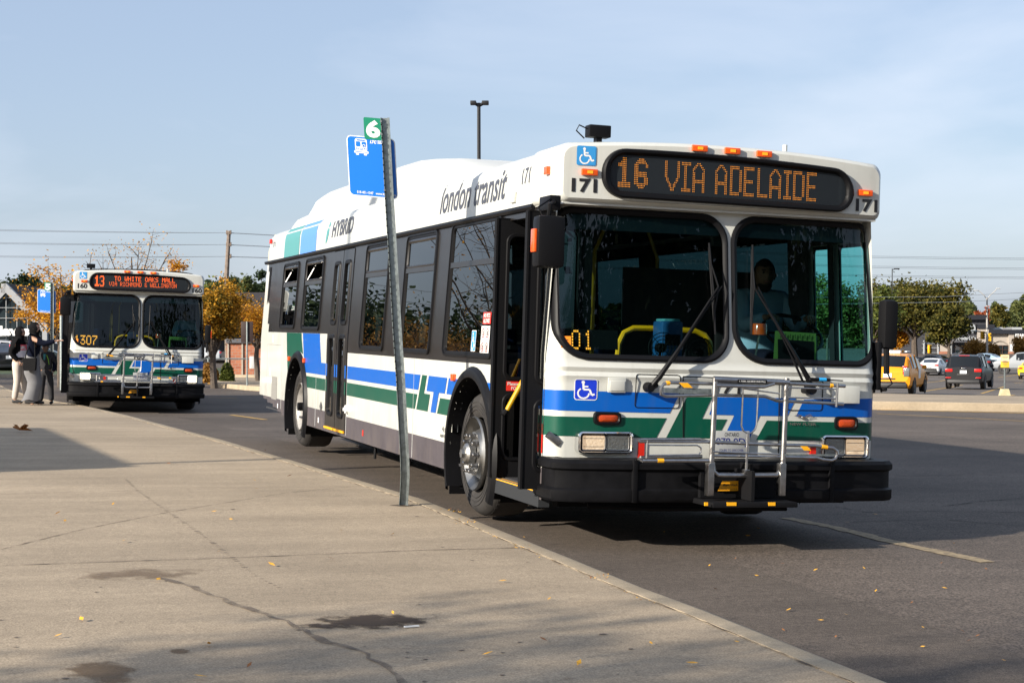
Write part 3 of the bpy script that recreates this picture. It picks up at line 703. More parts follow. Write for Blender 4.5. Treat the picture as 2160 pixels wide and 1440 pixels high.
    for (u0, v0, u1, v1) in ((1252, 896, 1311, 868), (1760, 907, 1811, 878)):
        a, b = fx(u0, v0), fx(u1, v1); cy = YF((a[0]+b[0])/2, .86); mp = lambda x, z, o: (x, cy-o, z)
        m = MB().use(blackr); O = rrect(a[0], b[0], a[1], b[1], .03, 5); I = rrect(a[0]+.024, b[0]-.024, a[1]+.022, b[1]-.022, .022, 5)
        ring(m, O, I, mp, [(0, -.01), (.2, .022), (.7, .024), (1, .016)]); o = m.build('turn_signal', root)
        m = MB().use(amberd); ring(m, I, [(x*.3+(a[0]+b[0])*.35, z*.3+(a[1]+b[1])*.35) for x, z in I], mp, [(0, .014), (.4, .022), (1, .024)]); conform(m, [(x*.3+(a[0]+b[0])*.35, z*.3+(a[1]+b[1])*.35) for x, z in I], mp, .024, 0); m.build('amber_lens', o)
    for (u, v) in ((1351, 948), (1713, 955)):
        a = fx(u, v); m = MB().use(redl); m.box(a[0]-.022, a[0]+.022, .268, .284, a[1]-.055, a[1]+.055); m.build('red_reflector', root)
    m = MB().use(steel); a = fx(1166, 926); m.rbox(-.055, .055, -.02, .02, -.024, .024, .006, Matrix.Translation((a[0]+.02, .33, a[1])) @ Matrix.Rotation(radians(38), 4, 'Y')); m.build('corner_lamp', root)
    # ---- licence plate
    a, b = fx(1506, 955, .24), fx(1583, 909, .24); m = MB().use(mat('plate_grey', (.36, .37, .37), .45)); m.rbox(a[0], b[0], .250, .262, a[1], b[1], .003); 
    pm = lambda x, z, o: (x, .2495-o, z); m.use(ink); w = b[0]-a[0]; h = b[1]-a[1]
    text(m, 'ONTARIO', (a[0]+.30*w, b[1]-.26*h, b[0]-.30*w, b[1]-.08*h), pm, 0, .01)
    m.use(mat('plate_blue', (.02, .03, .16), .5)); text(m, '879 0DJ' if first else '100 0DC', (a[0]+.06*w, a[1]+.28*h, b[0]-.06*w, a[1]+.68*h), pm, 0, .02)
    text(m, 'YOURS TO DISCOVER', (a[0]+.16*w, a[1]+.07*h, b[0]-.16*w, a[1]+.18*h), pm, 0, .01); m.build('licence_plate', root)
    # ---- bumper
    m = MB().use(bumperm)
    path = [(-1.285, .62), (-1.32, .30), (-1.30, .17), (-1.20, .11), (-.76, .07), (0, .055), (.74, .07), (1.18, .11), (1.27, .17), (1.285, .30), (1.26, .62)]
    pf = [(.0, .318), (-.012, .335), (-.012, .395), (.012, .41), (.012, .525), (-.012, .54), (-.012, .575), (.012, .60), (.10, .604)]
    lp = []
    for (x, y) in path:
        cx = max(-1, min(1, x/1.3)); nx_ = cx*abs(cx)**3
        lp.append([(x-d*nx_, y+d*(1-abs(nx_)*.7), z) for d, z in pf]+[(x*.93, max(y, .25), .604), (x*.93, max(y, .25), .318)])
    m.loops(lp, close=True, cap0=True, cap1=True)
    for xx in (-.755, .735):
        m.rbox(xx-.018, xx+.018, .052, .12, .316, .608, .008)
    m.build('bumper', root, angle=30)
    # ---- bike rack folded upright
    make_rack(root)
    # ---- wheels, arches
    for sgn, wx in ((-1, -1.235), (1, 1.195)):
        make_wheel(root, wx, 2.10, sgn, True); make_wheel(root, wx, 9.51, sgn, False)
        for c, r in AR:
            mm = MB().use(blackr)
            lp = []
            for t, o, dr in ((0, .004, .085), (0, .035, .06), (0, .045, .02), (0, .04, .0), (0, -.12, .0)):
                row = []
                for i in range(29):
                    aa = radians(-28+236*i/28); R = (r+dr); row.append(((SMl if sgn < 0 else SMr)(c+R*cos(aa), .47+R*1.02*sin(aa), o)))
                lp.append(row)
            mm.loops(lp, close=False); mm.build('wheel_arch', root)
        for c, r in AR:      # wheel housing
            mm = MB().use(blackm)
            lp = [[((XC+sgn*xx), c+(r+.02)*cos(radians(-30+240*i/20)), .47+(r+.02)*sin(radians(-30+240*i/20))) for i in range(21)] for xx in (1.20, .80)]
            mm.loops(lp, close=False); mm.add([p for p in lp[1]], [tuple(range(21))]); mm.build('wheel_housing', root)
        for y in (2.80, 10.22):
            mm = MB().use(blackr); mm.box(XC+sgn*1.24 if sgn > 0 else XC-1.24, XC+sgn*.90 if sgn > 0 else XC-.90, y, y+.015, .10, .42); mm.build('mud_flap', root)
    # ---- windows on the curb side
    for n, y0, y1, z0, z1, zt, kind in WIN:
        mp = SMl; m = MB().use(blackr); r = (.07, .07, .07, .07)
        O = rrect(y0, y1, z0, z1, .08, 5); I = rrect(y0+.05, y1-.05, z0+.05, z1-.05, .045, 5)
        ring(m, O, I, mp, [(0, .001), (.1, .016), (.45, .018), (.5, .008), (.9, .007), (1, -.004)])
        m.use(blackp); a = [(y0+.05, zt-.022), (y1-.05, zt-.022), (y1-.05, zt+.022), (y0+.05, zt+.022)]
        m.add([mp(p[0], p[1], .010) for p in a]+[mp(p[0], p[1], -.01) for p in a], [(0, 1, 2, 3), (0, 1, 5, 4), (2, 3, 7, 6)])
        if kind != 'fix':
            ring(m, rrect(y0+.05, y1-.05, zt+.022, z1-.05, .02, 2), rrect(y0+.075, y1-.075, zt+.045, z1-.085, .02, 2), mp, [(0, .006), (.5, .012), (1, .0)])
        w = m.build('window', root)
        p = MB().use(sdglass); conform(p, [(y0+.04, z0+.04), (y1-.04, z0+.04), (y1-.04, zt), (y0+.04, zt)], mp, -.003, 0); p.build('pane', w)
        if kind == 'open':
            p = MB().use(sdglass); hh = z1-.05-zt; xs, _, _ = mp(y0, zt, 0)
            p.add([(xs, y0+.05, zt), (xs, y1-.05, zt), (xs+hh*.62, y1-.05, zt+hh*.62), (xs+hh*.62, y0+.05, zt+hh*.62)], [(0, 1, 2, 3)]); p.build('open_vent', w)
            p = MB().use(steel)
            for yy in (y0+.09, y1-.09): p.tube([(xs, yy, zt+.02), (xs+hh*.45, yy, z1-.07)], .008, 5)
            p.build('stay', w)
        else:
            p = MB().use(sdglass); conform(p, [(y0+.04, zt), (y1-.04, zt), (y1-.04, z1-.04), (y0+.04, z1-.04)], mp, -.003, 0); p.build('pane', w)
        if kind == 'slide':
            p = MB().use(mat('grey_notice', (.35, .35, .34), .7)); conform(p, [(y0+.20, z0+.10), (y0+.42, z0+.10), (y0+.42, z0+.36), (y0+.20, z0+.36)], mp, -.006, 0); p.build('notice', w)
    for n, y0, y1, z0, z1 in WINR:
        m = MB().use(blackr); ring(m, rrect(y0-.03, y1+.03, z0-.03, z1+.03, .05, 4), rrect(y0+.03, y1-.03, z0+.03, z1-.03, .04, 4), SMr, [(0, .001), (.1, .014), (.8, .014), (1, -.004)]); w = m.build('window', root)
        p = MB().use(tealgl if y0 < 1.4 else darkgl); conform(p, [(y0, z0), (y1, z0), (y1, z1), (y0, z1)], SMr, -.003, 0); p.build('pane', w)
    # ---- curb side livery
    E = .003
    def sb(c, pts): m = MB().use(c); conform(m, pts, SMl, E, .3 if pts[0][1] < 2 else .05); m.build({blue: 'blue_stripe', green: 'green_stripe', teal_f: 'teal_panel', blue_f: 'blue_panel'}[c], root)
    sb(blue, [(6.69, 1.053), (3.70, 1.053), (3.76, .918), (6.69, .918)]); sb(green, [(6.69, .879), (3.79, .879), (3.86, .745), (6.69, .745)])
    sb(green, [(3.64, 1.054), (3.48, 1.054), (3.56, .895), (3.36, .895), (3.43, .745), (3.81, .745)])
    sb(blue, [(3.42, 1.054), (2.84, 1.054), (2.90, .92), (3.08, .92), (3.17, .745), (3.33, .745), (3.25, .92), (3.48, .92)])
    sb(blue, [(2.79, 1.054), (2.46, 1.054), (2.585, .92), (2.85, .92)]); sb(green, [(3.04, .879), (2.62, .879), (2.69, .745), (3.12, .745)])
    sb(blue, [(.44, 1.055), (.42, 1.055), (.42, .918), (.44, .918)]); sb(green, [(.44, .877), (.42, .877), (.42, .746), (.44, .746)])
    sb(blue, [(1.74, 1.054), (1.53, 1.054), (1.53, .92), (1.615, .92)]); sb(green, [(1.58, .879), (1.53, .879), (1.53, .745), (1.54, .745)])
    sb(blue, [(9.27, 1.384), (8.23, 1.384), (8.09, 1.055), (7.83, 1.055), (7.83, .918), (8.98, .918), (9.13, 1.08)])
    sb(green, [(8.94, .879), (7.83, .879), (7.83, .745), (8.88, .745)])
    sb(green, [(10.36, 1.384), (9.36, 1.384), (9.20, 1.13), (9.35, 1.155), (9.5, 1.165), (9.67, 1.15), (9.85, 1.07), (10.0, .93), (10.12, .70), (10.2, .9)])
    sb(teal_f, [(11.05, 2.345), (10.0, 2.345), (10.0, 2.66), (11.05, 2.66)]); sb(blue_f, [(9.92, 2.345), (8.92, 2.345), (8.92, 2.66), (9.92, 2.66)])
    for c, a, b in ((teal_f, 11.05, 10.0), (blue_f, 9.92, 8.92)):
        m = MB().use(c)
        for z0, z1 in ((2.66, 2.70), (2.70, 2.74), (2.74, 2.775)): m.add([SMl(a, z0, E), SMl(b, z0, E), SMl(b, z1, E), SMl(a, z1, E)], [(0, 1, 2, 3)])
        m.build('roof_edge_panel', root)
    sm = lambda yl: (lambda a, b, o: SMl(yl-a, b, o))
    m = MB().use(inkg); text(m, 'london transit', (0, 2.445, 1.86, 2.690), sm(3.46), .003, bold=.012, shear=.35, step=.04); m.build('operator_name', root)
    m = MB().use(inkg); text(m, 'HYBRID', (0, 2.475, 1.13, 2.655), sm(8.04), .003, bold=.03, shear=.3, step=.04); m.use(teal_f)
    conform(m, [(.0, .0), (.05, .10), (.14, .20), (.20, .235), (.20, .16), (.16, .06), (.08, -.02), (.01, -.05)], lambda a, b, o: SMl(8.36-a, 2.465+b, .003), 0, 0); m.build('hybrid_logo', root)
    m = MB().use(inkg); text(m, num, (0, 2.520, .175, 2.640), sm(1.24), .003, bold=.01, step=.04); m.build('fleet_number', root)
    m = MB().use(inkg); text(m, num, (0, 2.54, .2, 2.61), sm(11.98), .003, bold=.01, step=.04); m.build('fleet_number', root)
    for y, z in ((.55, 2.56), (2.62, 1.065), (10.07, 1.06), (9.06, 1.06)):
        m = MB().use(orange); p = SMl(y, z, .01 if y > .6 else .045); m.rbox(-.02, .01, -.035, .035, -.028, .028, .005, Matrix.Translation(p)); m.build('side_marker', root)
    m = MB().use(redl); p = SMl(12.15, 2.63, .01); m.rbox(-.015, .01, -.05, .05, -.03, .03, .005, Matrix.Translation(p)); m.build('rear_marker', root)
    for y, z, c in ((5.88, .40, redl), (8.15, .40, signwhite), (10.85, .43, signwhite), (.43, .72, redl)):
        m = MB().use(c); q = .03 if c is not redl or y > 1 else .012; k = .03 if y > 1 else .1
        m.add([SMl(y-q, z-k, .003), SMl(y+q, z-k, .003), SMl(y+q, z+k, .003), SMl(y-q, z+k, .003)], [(0, 1, 2, 3)]); m.build('side_reflector', root)
    m = MB().use(signwhite); p = SMl(6.62, .60, 0); m.lathe([(.045, -.01), (.045, .03), (.02, .035), (.02, .05), (0, .05)], p, 'x', 14, -1); m.build('fuel_cap', root)
    m = MB().use(alu); m.add([SMl(8.02, .62, .008), SMl(7.95, .56, .008), SMl(8.02, .50, .008), SMl(8.09, .56, .008)], [(0, 1, 2, 3)])
    m.build('hazard_plate', root)
    m = MB().use(mat('vent_grille', (.25, .24, .22), .6, bump=.4, bscale=200)); conform(m, [(11.35, .50), (10.95, .50), (10.95, .80), (11.35, .80)], SMl, .003, 0); m.build('engine_grille', root)
    m = MB().use(blackm); conform(m, [(12.08, 2.27), (11.93, 2.27), (11.96, 1.85), (12.08, 1.75)], SMl, .004, 0); m.build('louvre_panel', root)
    m = MB().use(mat('seam_grey', (.30, .30, .29), .6))
    for (a, b, c, d) in ((3.92, .31, 3.92, 1.19), (10.62, .4, 10.62, 1.38), (11.75, 1.22, 10.72, 1.22), (11.75, .55, 11.75, 1.22), (5.55, 2.345, 5.55, 2.70), (8.35, .32, 8.35, .9), (6.69, .32, 6.69, 1.19)):
        m.tube([SMl(a, b, .001), SMl((a+c)/2, (b+d)/2, .001), SMl(c, d, .001)], .004, 4)
    m.use(signwhite)
    for y, z in ((11.35, 1.30), (11.5, .86)): conform(m, [(y-.05, z-.05), (y+.05, z-.05), (y+.05, z+.05), (y-.05, z+.05)], SMl, .002, 0)
    m.build('panel_seams', root)
    m = MB().use(ink); text(m, 'NEW FLYER', (0, .555, .24, .58), sm(3.0), .003, bold=.02)
    for s in (-1, 1):
        for k in range(3): m.add([SMl(2.88+s*.01, .60+k*.012, .003), SMl(2.88+s*(.07-k*.012), .625+k*.010, .003), SMl(2.88+s*(.07-k*.012), .632+k*.010, .003), SMl(2.88+s*.01, .606+k*.012, .003)], [(0, 1, 2, 3)])
    m.build('maker_badge', root)
    m = MB().use(blackr); m.tube([SMl(y, 2.337, .012) for y in lines([.9, 12.40], 1.0)], .022, 6); m.tube([SMl(y, 2.352, .022) for y in lines([.9, 12.44], 1.0)], .008, 5); m.build('drip_rail', root)
    m = MB().use(white); p = SMl(1.40, 2.42, 0); m.rbox(-.02, .0, -.05, .05, -.02, .06, .005, Matrix.Translation(p)); m.build('speaker_vent', root)
    placard('accessibility_sticker', root, (0, 0, .12, .165), lambda a, b, o: SMl(2.20-a, 1.285+b, o), stkcyan, signwhite, signwhite, .0)
    m = MB().use(mat('notice_red', (.7, .03, .02), .5)); mp = lambda a, b, o: SMl(1.93-a, b, o)
    conform(m, [(0, 1.50), (.20, 1.50), (.20, 1.59), (0, 1.59)], mp, .001, 0); m.use(signwhite); text(m, 'NO PETS', (.02, 1.55, .18, 1.582), mp, .003, .02); text(m, 'ALLOWED', (.02, 1.508, .18, 1.542), mp, .003, .02)
    conform(m, [(-.02, 1.26), (.20, 1.26), (.20, 1.485), (-.02, 1.485)], mp, .001, 0); m.use(mat('notice_red', (.7, .03, .02), .5))
    for cx in (.035, .145):
        for cz in (1.32, 1.43):
            P = [(cx+.038*cos(i*pi/6), cz+.038*sin(i*pi/6)) for i in range(12)]; Q = [(cx+.030*cos(i*pi/6), cz+.030*sin(i*pi/6)) for i in range(12)]
            ring(m, P, Q, mp, [(0, .003), (1, .003)])
    m.use(ink)
    for cx in (.035, .145):
        for cz in (1.32, 1.43): conform(m, [(cx-.012, cz-.018), (cx+.012, cz-.018), (cx+.008, cz+.018), (cx-.008, cz+.018)], mp, .002, 0)
    m.build('window_notices', root)
    # ---- rear door
    for (y0, y1) in ((6.73, 7.245), (7.265, 7.785)):
        m = MB().use(blackp); hy = lambda y, z: (y0+.13 < y < y1-.13 and (1.50 < z < 2.17 or .50 < z < 1.36))
        grid_sheet(m, lines([y0, y0+.13, y1-.13, y1], .3), lines([.335, .50, 1.36, 1.50, 2.17, 2.30], .1), SMl, .006, hy, lambda a, b: 0)
        for z0, z1 in ((1.48, 2.19), (.48, 1.38)): m.use(blackr); ring(m, rrect(y0+.11, y1-.11, z0, z1, .06, 4), rrect(y0+.15, y1-.15, z0+.05, z1-.05, .04, 4), SMl, [(0, .006), (.2, .018), (.8, .018), (1, .0)])
        d = m.build('rear_door', root)
        for z0, z1 in ((1.50, 2.17), (.50, 1.36)):
            p = MB().use(sdglass); conform(p, [(y0+.12, z0), (y1-.12, z0), (y1-.12, z1), (y0+.12, z1)], SMl, .0, 0); p.build('pane', d)
        p = MB().use(blue); 
        for a, b in ((y0+.01, y0+.07), (y1-.07, y1-.01)):
            p.use(blue); conform(p, [(a, .918), (b, .918), (b, 1.053), (a, 1.053)], SMl, .009, 0); p.use(green); conform(p, [(a, .745), (b, .745), (b, .879), (a, .879)], SMl, .009, 0)
        p.build('door_stripes', d)
        p = MB().use(yellowt); q = SMl(y0, .345, .02); p.box(q[0], q[0]+.03, y0+.02, y1-.02, .338, .362); p.build('yellow_edge', d)
    # ---- front door, open: each leaf stands square to the side
    for k, (y, x0, x1, zb, zt) in enumerate(((1.47, -1.335, -.86, .36, 2.285), (.47, -1.43, -.97, .37, 2.27))):
        m = MB().use(blackm); hole = lambda x, z: (x0+.09 < x < x1-.09 and (1.10 < z < 2.16 or .50 < z < .97))
        for yy in (y-.018, y+.018): grid_sheet(m, lines([x0, x0+.09, x1-.09, x1], .3), lines([zb, .50, .97, 1.10, 2.16, zt], .3), lambda x, z, o, yy=yy: (x, yy, z), 0, hole, lambda a, b: 0)
        m.box(x0-.012, x0+.004, y-.025, y+.025, zb, zt); m.box(x1-.004, x1+.01, y-.02, y+.02, zb, zt); m.box(x0, x1, y-.018, y+.018, zt-.01, zt+.004)
        m.use(blackr)
        for z0, z1 in ((1.08, 2.18), (.48, .99)): ring(m, rrect(x0+.07, x1-.07, z0, z1, .07, 5), rrect(x0+.10, x1-.10, z0+.03, z1-.03, .05, 5), lambda x, z, o: (x, y-.018-o, z), [(0, .0), (.2, .010), (.8, .010), (1, .0)])
        d = m.build('front_door', root)
        for z0, z1 in ((1.10, 2.16), (.50, .97)): p = MB().use(sdglass); p.add([(x0+.09, y, z0), (x1-.09, y, z0), (x1-.09, y, z1), (x0+.09, y, z1)], [(0, 1, 2, 3)]); p.build('pane', d)
        if k == 0:
            p = MB().use(mat('notice_red', (.7, .03, .02), .5)); mp = lambda x, z, o: (x, y-.020-o, z); conform(p, [(-1.235, 1.005), (-1.0, 1.005), (-1.0, 1.075), (-1.235, 1.075)], mp, 0, 0)
            p.use(signwhite); text(p, 'Please CLEAR', (-1.225, 1.045, -1.01, 1.07), mp, .002, .01); text(p, 'FOR DRIVER', (-1.195, 1.012, -1.02, 1.036), mp, .002, .01); p.build('door_notice', d)
            p = MB().use(yellowr); p.tube([(-1.245, 1.38, .865), (-1.07, 1.32, 1.235)], .019, 10); p.use(blackr); p.tube([(-1.26, 1.40, .835), (-1.243, 1.38, .87)], .022, 8); p.tube([(-1.26, 1.40, .835), (-1.26, 1.47, .835)], .014, 8); p.build('handrail', d)
        p = MB().use(blackr); p.tube([((x0+x1)/2, y, zt-.02), ((x0+x1)/2+.1, y+.06, 2.33)], .02, 6); p.build('door_hinge', d)
    m = MB().use(mat('sill_grey', (.030, .032, .035), .6, spec=.2)); m.box(XC-1.280, XC-1.20, .46, 1.60, .245, .345); m.box(XC-1.27, XC-.55, .46, 1.56, .325, .345); m.use(yellowt); m.box(XC-1.28, XC-1.20, .55, 1.50, .3455, .352); m.build('door_step', root)
    # ---- mirrors
    m = MB().use(blackr); m.rbox(-1.495, -1.300, .06, .20, 1.87, 2.215, .035); o = m.build('mirror', root)
    p = MB().use(orange); p.rbox(-1.512, -1.492, .09, .17, 1.97, 2.125, .008); p.build('amber_strip', o)
    p = MB().use(blackr); p.tube([(-1.40, .14, 2.20), (-1.40, .12, 2.29), (-1.36, .16, 2.31), (-1.30, .36, 2.33)], .016, 8); p.tube([(-1.44, .14, 2.21), (-1.47, .15, 2.27), (-1.38, .18, 2.33), (-1.30, .36, 2.36)], .007, 6)
    p.rbox(-1.38, -1.30, .18, .40, 2.26, 2.36, .01); p.build('mirror_arm', o)
    m = MB().use(blackm); m.rbox(1.268, 1.385, .30, .42, 1.40, 1.76, .04); o = m.build('mirror', root)
    p = MB().use(blackr); p.tube([(1.31, .34, 1.40), (1.31, .33, 1.22)], .022, 8); p.tube([(1.31, .33, 1.24), (1.36, .33, 1.15), (1.29, .34, 1.10), (1.25, .36, 1.14)], .006, 6); p.rbox(1.235, 1.27, .33, .43, 1.10, 1.45, .01); p.build('mirror_arm', o)
    if not first:
        p = MB().use(orange); p.rbox(1.384, 1.396, .31, .39, 1.50, 1.65, .006); p.build('amber_strip', o)
    # ---- roof gear
    m = MB().use(creamw); xs = [-.98, -.93, -.86, -.75, -.5, 0, .5, .75, .86, .93, .98]
    st = [(3.15, 2.76, 0), (3.45, 2.86, 0), (3.75, 2.93, .1), (4.6, 3.08, .3), (5.3, 3.16, .3), (5.9, 3.205, .5), (6.6, 3.22, .8), (10.4, 3.24, .8), (10.8, 3.20, .8), (11.05, 3.10, .8), (11.3, 3.02, .8), (12.1, 3.0, .8), (12.25, 2.80, .5)]
    lp = []
    for y, zt, q in st:
        if not first: zt = 2.76+(zt-2.76)*.38
        hs = [0, .45, .80, .94, .99, 1, .99, .94, .80, .45, 0]
        lp.append([(XC+x, y, 2.70+(zt-2.70)*h) for x, h in zip(xs, hs)])
    m.loops(lp, close=False); m.build('roof_fairing', root, angle=50)
    m = MB().use(blackr); m.rbox(-1.02, -.86, .42, .52, 2.80, 2.885, .01); m.tube([(-1.0, .47, 2.85), (-1.08, .47, 2.88), (-1.10, .47, 2.84), (-1.04, .47, 2.79)], .005, 6); m.box(-.96, -.92, .44, .50, 2.72, 2.81); m.build('roof_camera', root)
    m = MB().use(white); m.tube([(.52, .5, 2.74), (.52, .5, 2.85)], .018, 8); m.build('antenna', root)
    # ---- underside
    m = MB().use(blackm); m.box(-1.0, 1.0, .35, 12.1, .28, .34); m.box(-1.0, 1.0, 3.2, 8.6, .20, .28); m.box(-.9, .9, 1.6, 2.6, .22, .34); m.box(-.8, .8, 10.4, 12, .24, .34)
    m.box(-1.0, .76, .9, 1.0, .20, .30) ; m.tube([(-1.0, .3, .27), (-.5, .28, .25), (.5, .28, .25)], .02, 6); m.tube([(-1.16, 5.9, .3), (-1.16, 5.9, .14)], .015, 5); m.build('underframe', root)
    # ---- inside: floor, dash, seats, rails
    m = MB().use(floorm); m.box(-1.22, 1.20, .5, 12.2, .34, .36); m.build('floor', root)
    m = MB().use(dashm); m.rbox(-.95, 1.19, .50, .82, .40, 1.20, .03); m.rbox(.15, 1.15, .62, .95, 1.12, 1.30, .05); m.build('dashboard', root)
    m = MB().use(blackr); c = Vector((1.0, 1.20, 1.50)); u1 = Vector((1, 0, 0)); u2 = Vector((0, .80, .60)).normalized()
    m.tube([c+(u1*cos(t)+u2*sin(t))*.235 for t in [2*pi*i/24 for i in range(24)]], .014, 6, closed=True); m.tube([c-u1*.23, c, c+u1*.23], .012, 6); m.tube([c, c+Vector((0, -.25, -.3))], .03, 6); m.build('steering_wheel', root)
    m = MB().use(mat('schedule_paper', (.15, .26, .05), .7)); m.add([(.58, .70, 1.245), (.94, .70, 1.235), (.94, .72, 1.50), (.60, .72, 1.51)], [(0, 1, 2, 3)]); m.use(dashm); m.add([(.62, .695, 1.24), (.92, .695, 1.24), (.92, .712, 1.44), (.62, .712, 1.45)], [(0, 1, 2, 3)])
    m.use(ink)
    for k in range(7): m.box(.64+k*.04, .643+k*.04, .705, .71, 1.455, 1.49)
    m.build('schedule_board', root)
    m = MB().use(mat('farebox_blue', (.004, .05, .14), .4)); m.rbox(-.20, -.03, .95, 1.15, 1.05, 1.56, .03); m.use(blackm); m.box(-.18, -.06, .94, .95, 1.38, 1.46); m.use(mat('farebox_top', (.05, .22, .25), .4)); m.rbox(-.18, -.05, .97, 1.13, 1.555, 1.575, .01); m.use(floorm); m.box(-.25, -.11, 1.0, 1.15, .36, 1.05); m.build('farebox', root)
    m = MB().use(orange); a = fx(1602, 697, .55); m.lathe([(0, .05), (.05, .05), (.055, .04), (.055, -.03)], (a[0], .55, a[1]), 'z', 16); m.use(steel); m.tube([(a[0], .55, a[1]-.02), (a[0]-.03, .6, 1.15)], .008, 6); m.build('dash_beacon', root)
    for fxx, fzz in ((-.34, 1.36), (-.05, 1.33)):
        m = MB().use(blackm); 
        for rr in (.11, .085, .06, .03): m.tube([(fxx+rr*cos(t), .62, fzz+rr*sin(t)) for t in [2*pi*i/20 for i in range(20)]], .003, 4, closed=True)
        for i in range(8): m.tube([(fxx, .62, fzz), (fxx+.11*cos(i*pi/4), .62, fzz+.11*sin(i*pi/4))], .0025, 4)
        m.lathe([(0, .06), (.035, .06), (.035, 0)], (fxx, .62, fzz), 'y', 12); m.tube([(fxx, .66, fzz), (fxx, .68, 1.18)], .01, 6); m.build('dash_fan', root)
    m = MB().use(yellowr); m.tube([(*fx(u, v, 1.25), 0)[:1]+(1.25, fx(u, v, 1.25)[1]) for u, v in ((1302, 760), (1305, 725), (1316, 702), (1336, 692), (1400, 693), (1466, 698), (1486, 706), (1497, 722), (1502, 760))], .022, 8)
    m.tube([(-.02, 1.25, .4), (-.02, 1.25, 1.44)], .016, 8); m.build('handrail', root)
    for x, y in ((-1.02, 1.6), (-.35, 2.0), (.45, 2.6), (-.45, 4.0), (.45, 4.6), (-.45, 6.4), (.4, 8.0), (-.4, 8.0)):
        m = MB().use(yellowr); m.tube([(x, y, .36), (x, y, 2.1), (x+(.1 if x < 0 else -.1), y, 2.35)], .017, 8); m.build('handrail', root)
    sp = None
    def seat(x, y, w, z=.36):
        m = MB().use(seatm); m.rbox(x-w/2, x+w/2, y, y+.42, z+.38, z+.46, .03); m.rbox(x-w/2, x+w/2, y+.38, y+.46, z+.42, z+.98, .03); m.use(steel); m.tube([(x, y+.2, z), (x, y+.2, z+.38)], .03, 6); m.build('seat', root)
    for y in (3.3, 4.1, 4.9, 5.7): seat(-.80, y, .80); seat(.78, y, .80)
    for y in (8.2, 9.0, 9.8, 10.6): seat(-.80, y, .80, .62); seat(.78, y, .80, .62)
    m = MB().use(dashm); m.rbox(.72, 1.16, 1.55, 2.0, 1.0, 1.11, .03); m.rbox(.72, 1.16, 1.98, 2.08, 1.02, 1.77, .04); m.box(.8, 1.05, 1.6, 1.9, .36, 1.0); m.build('driver_seat', root)
    m = MB().use(innerm); m.box(-.05, 1.16, 2.12, 2.14, .36, 2.0); m.box(.0, .1, .55, .60, 2.1, 2.3); m.build('partition', root)
    return root

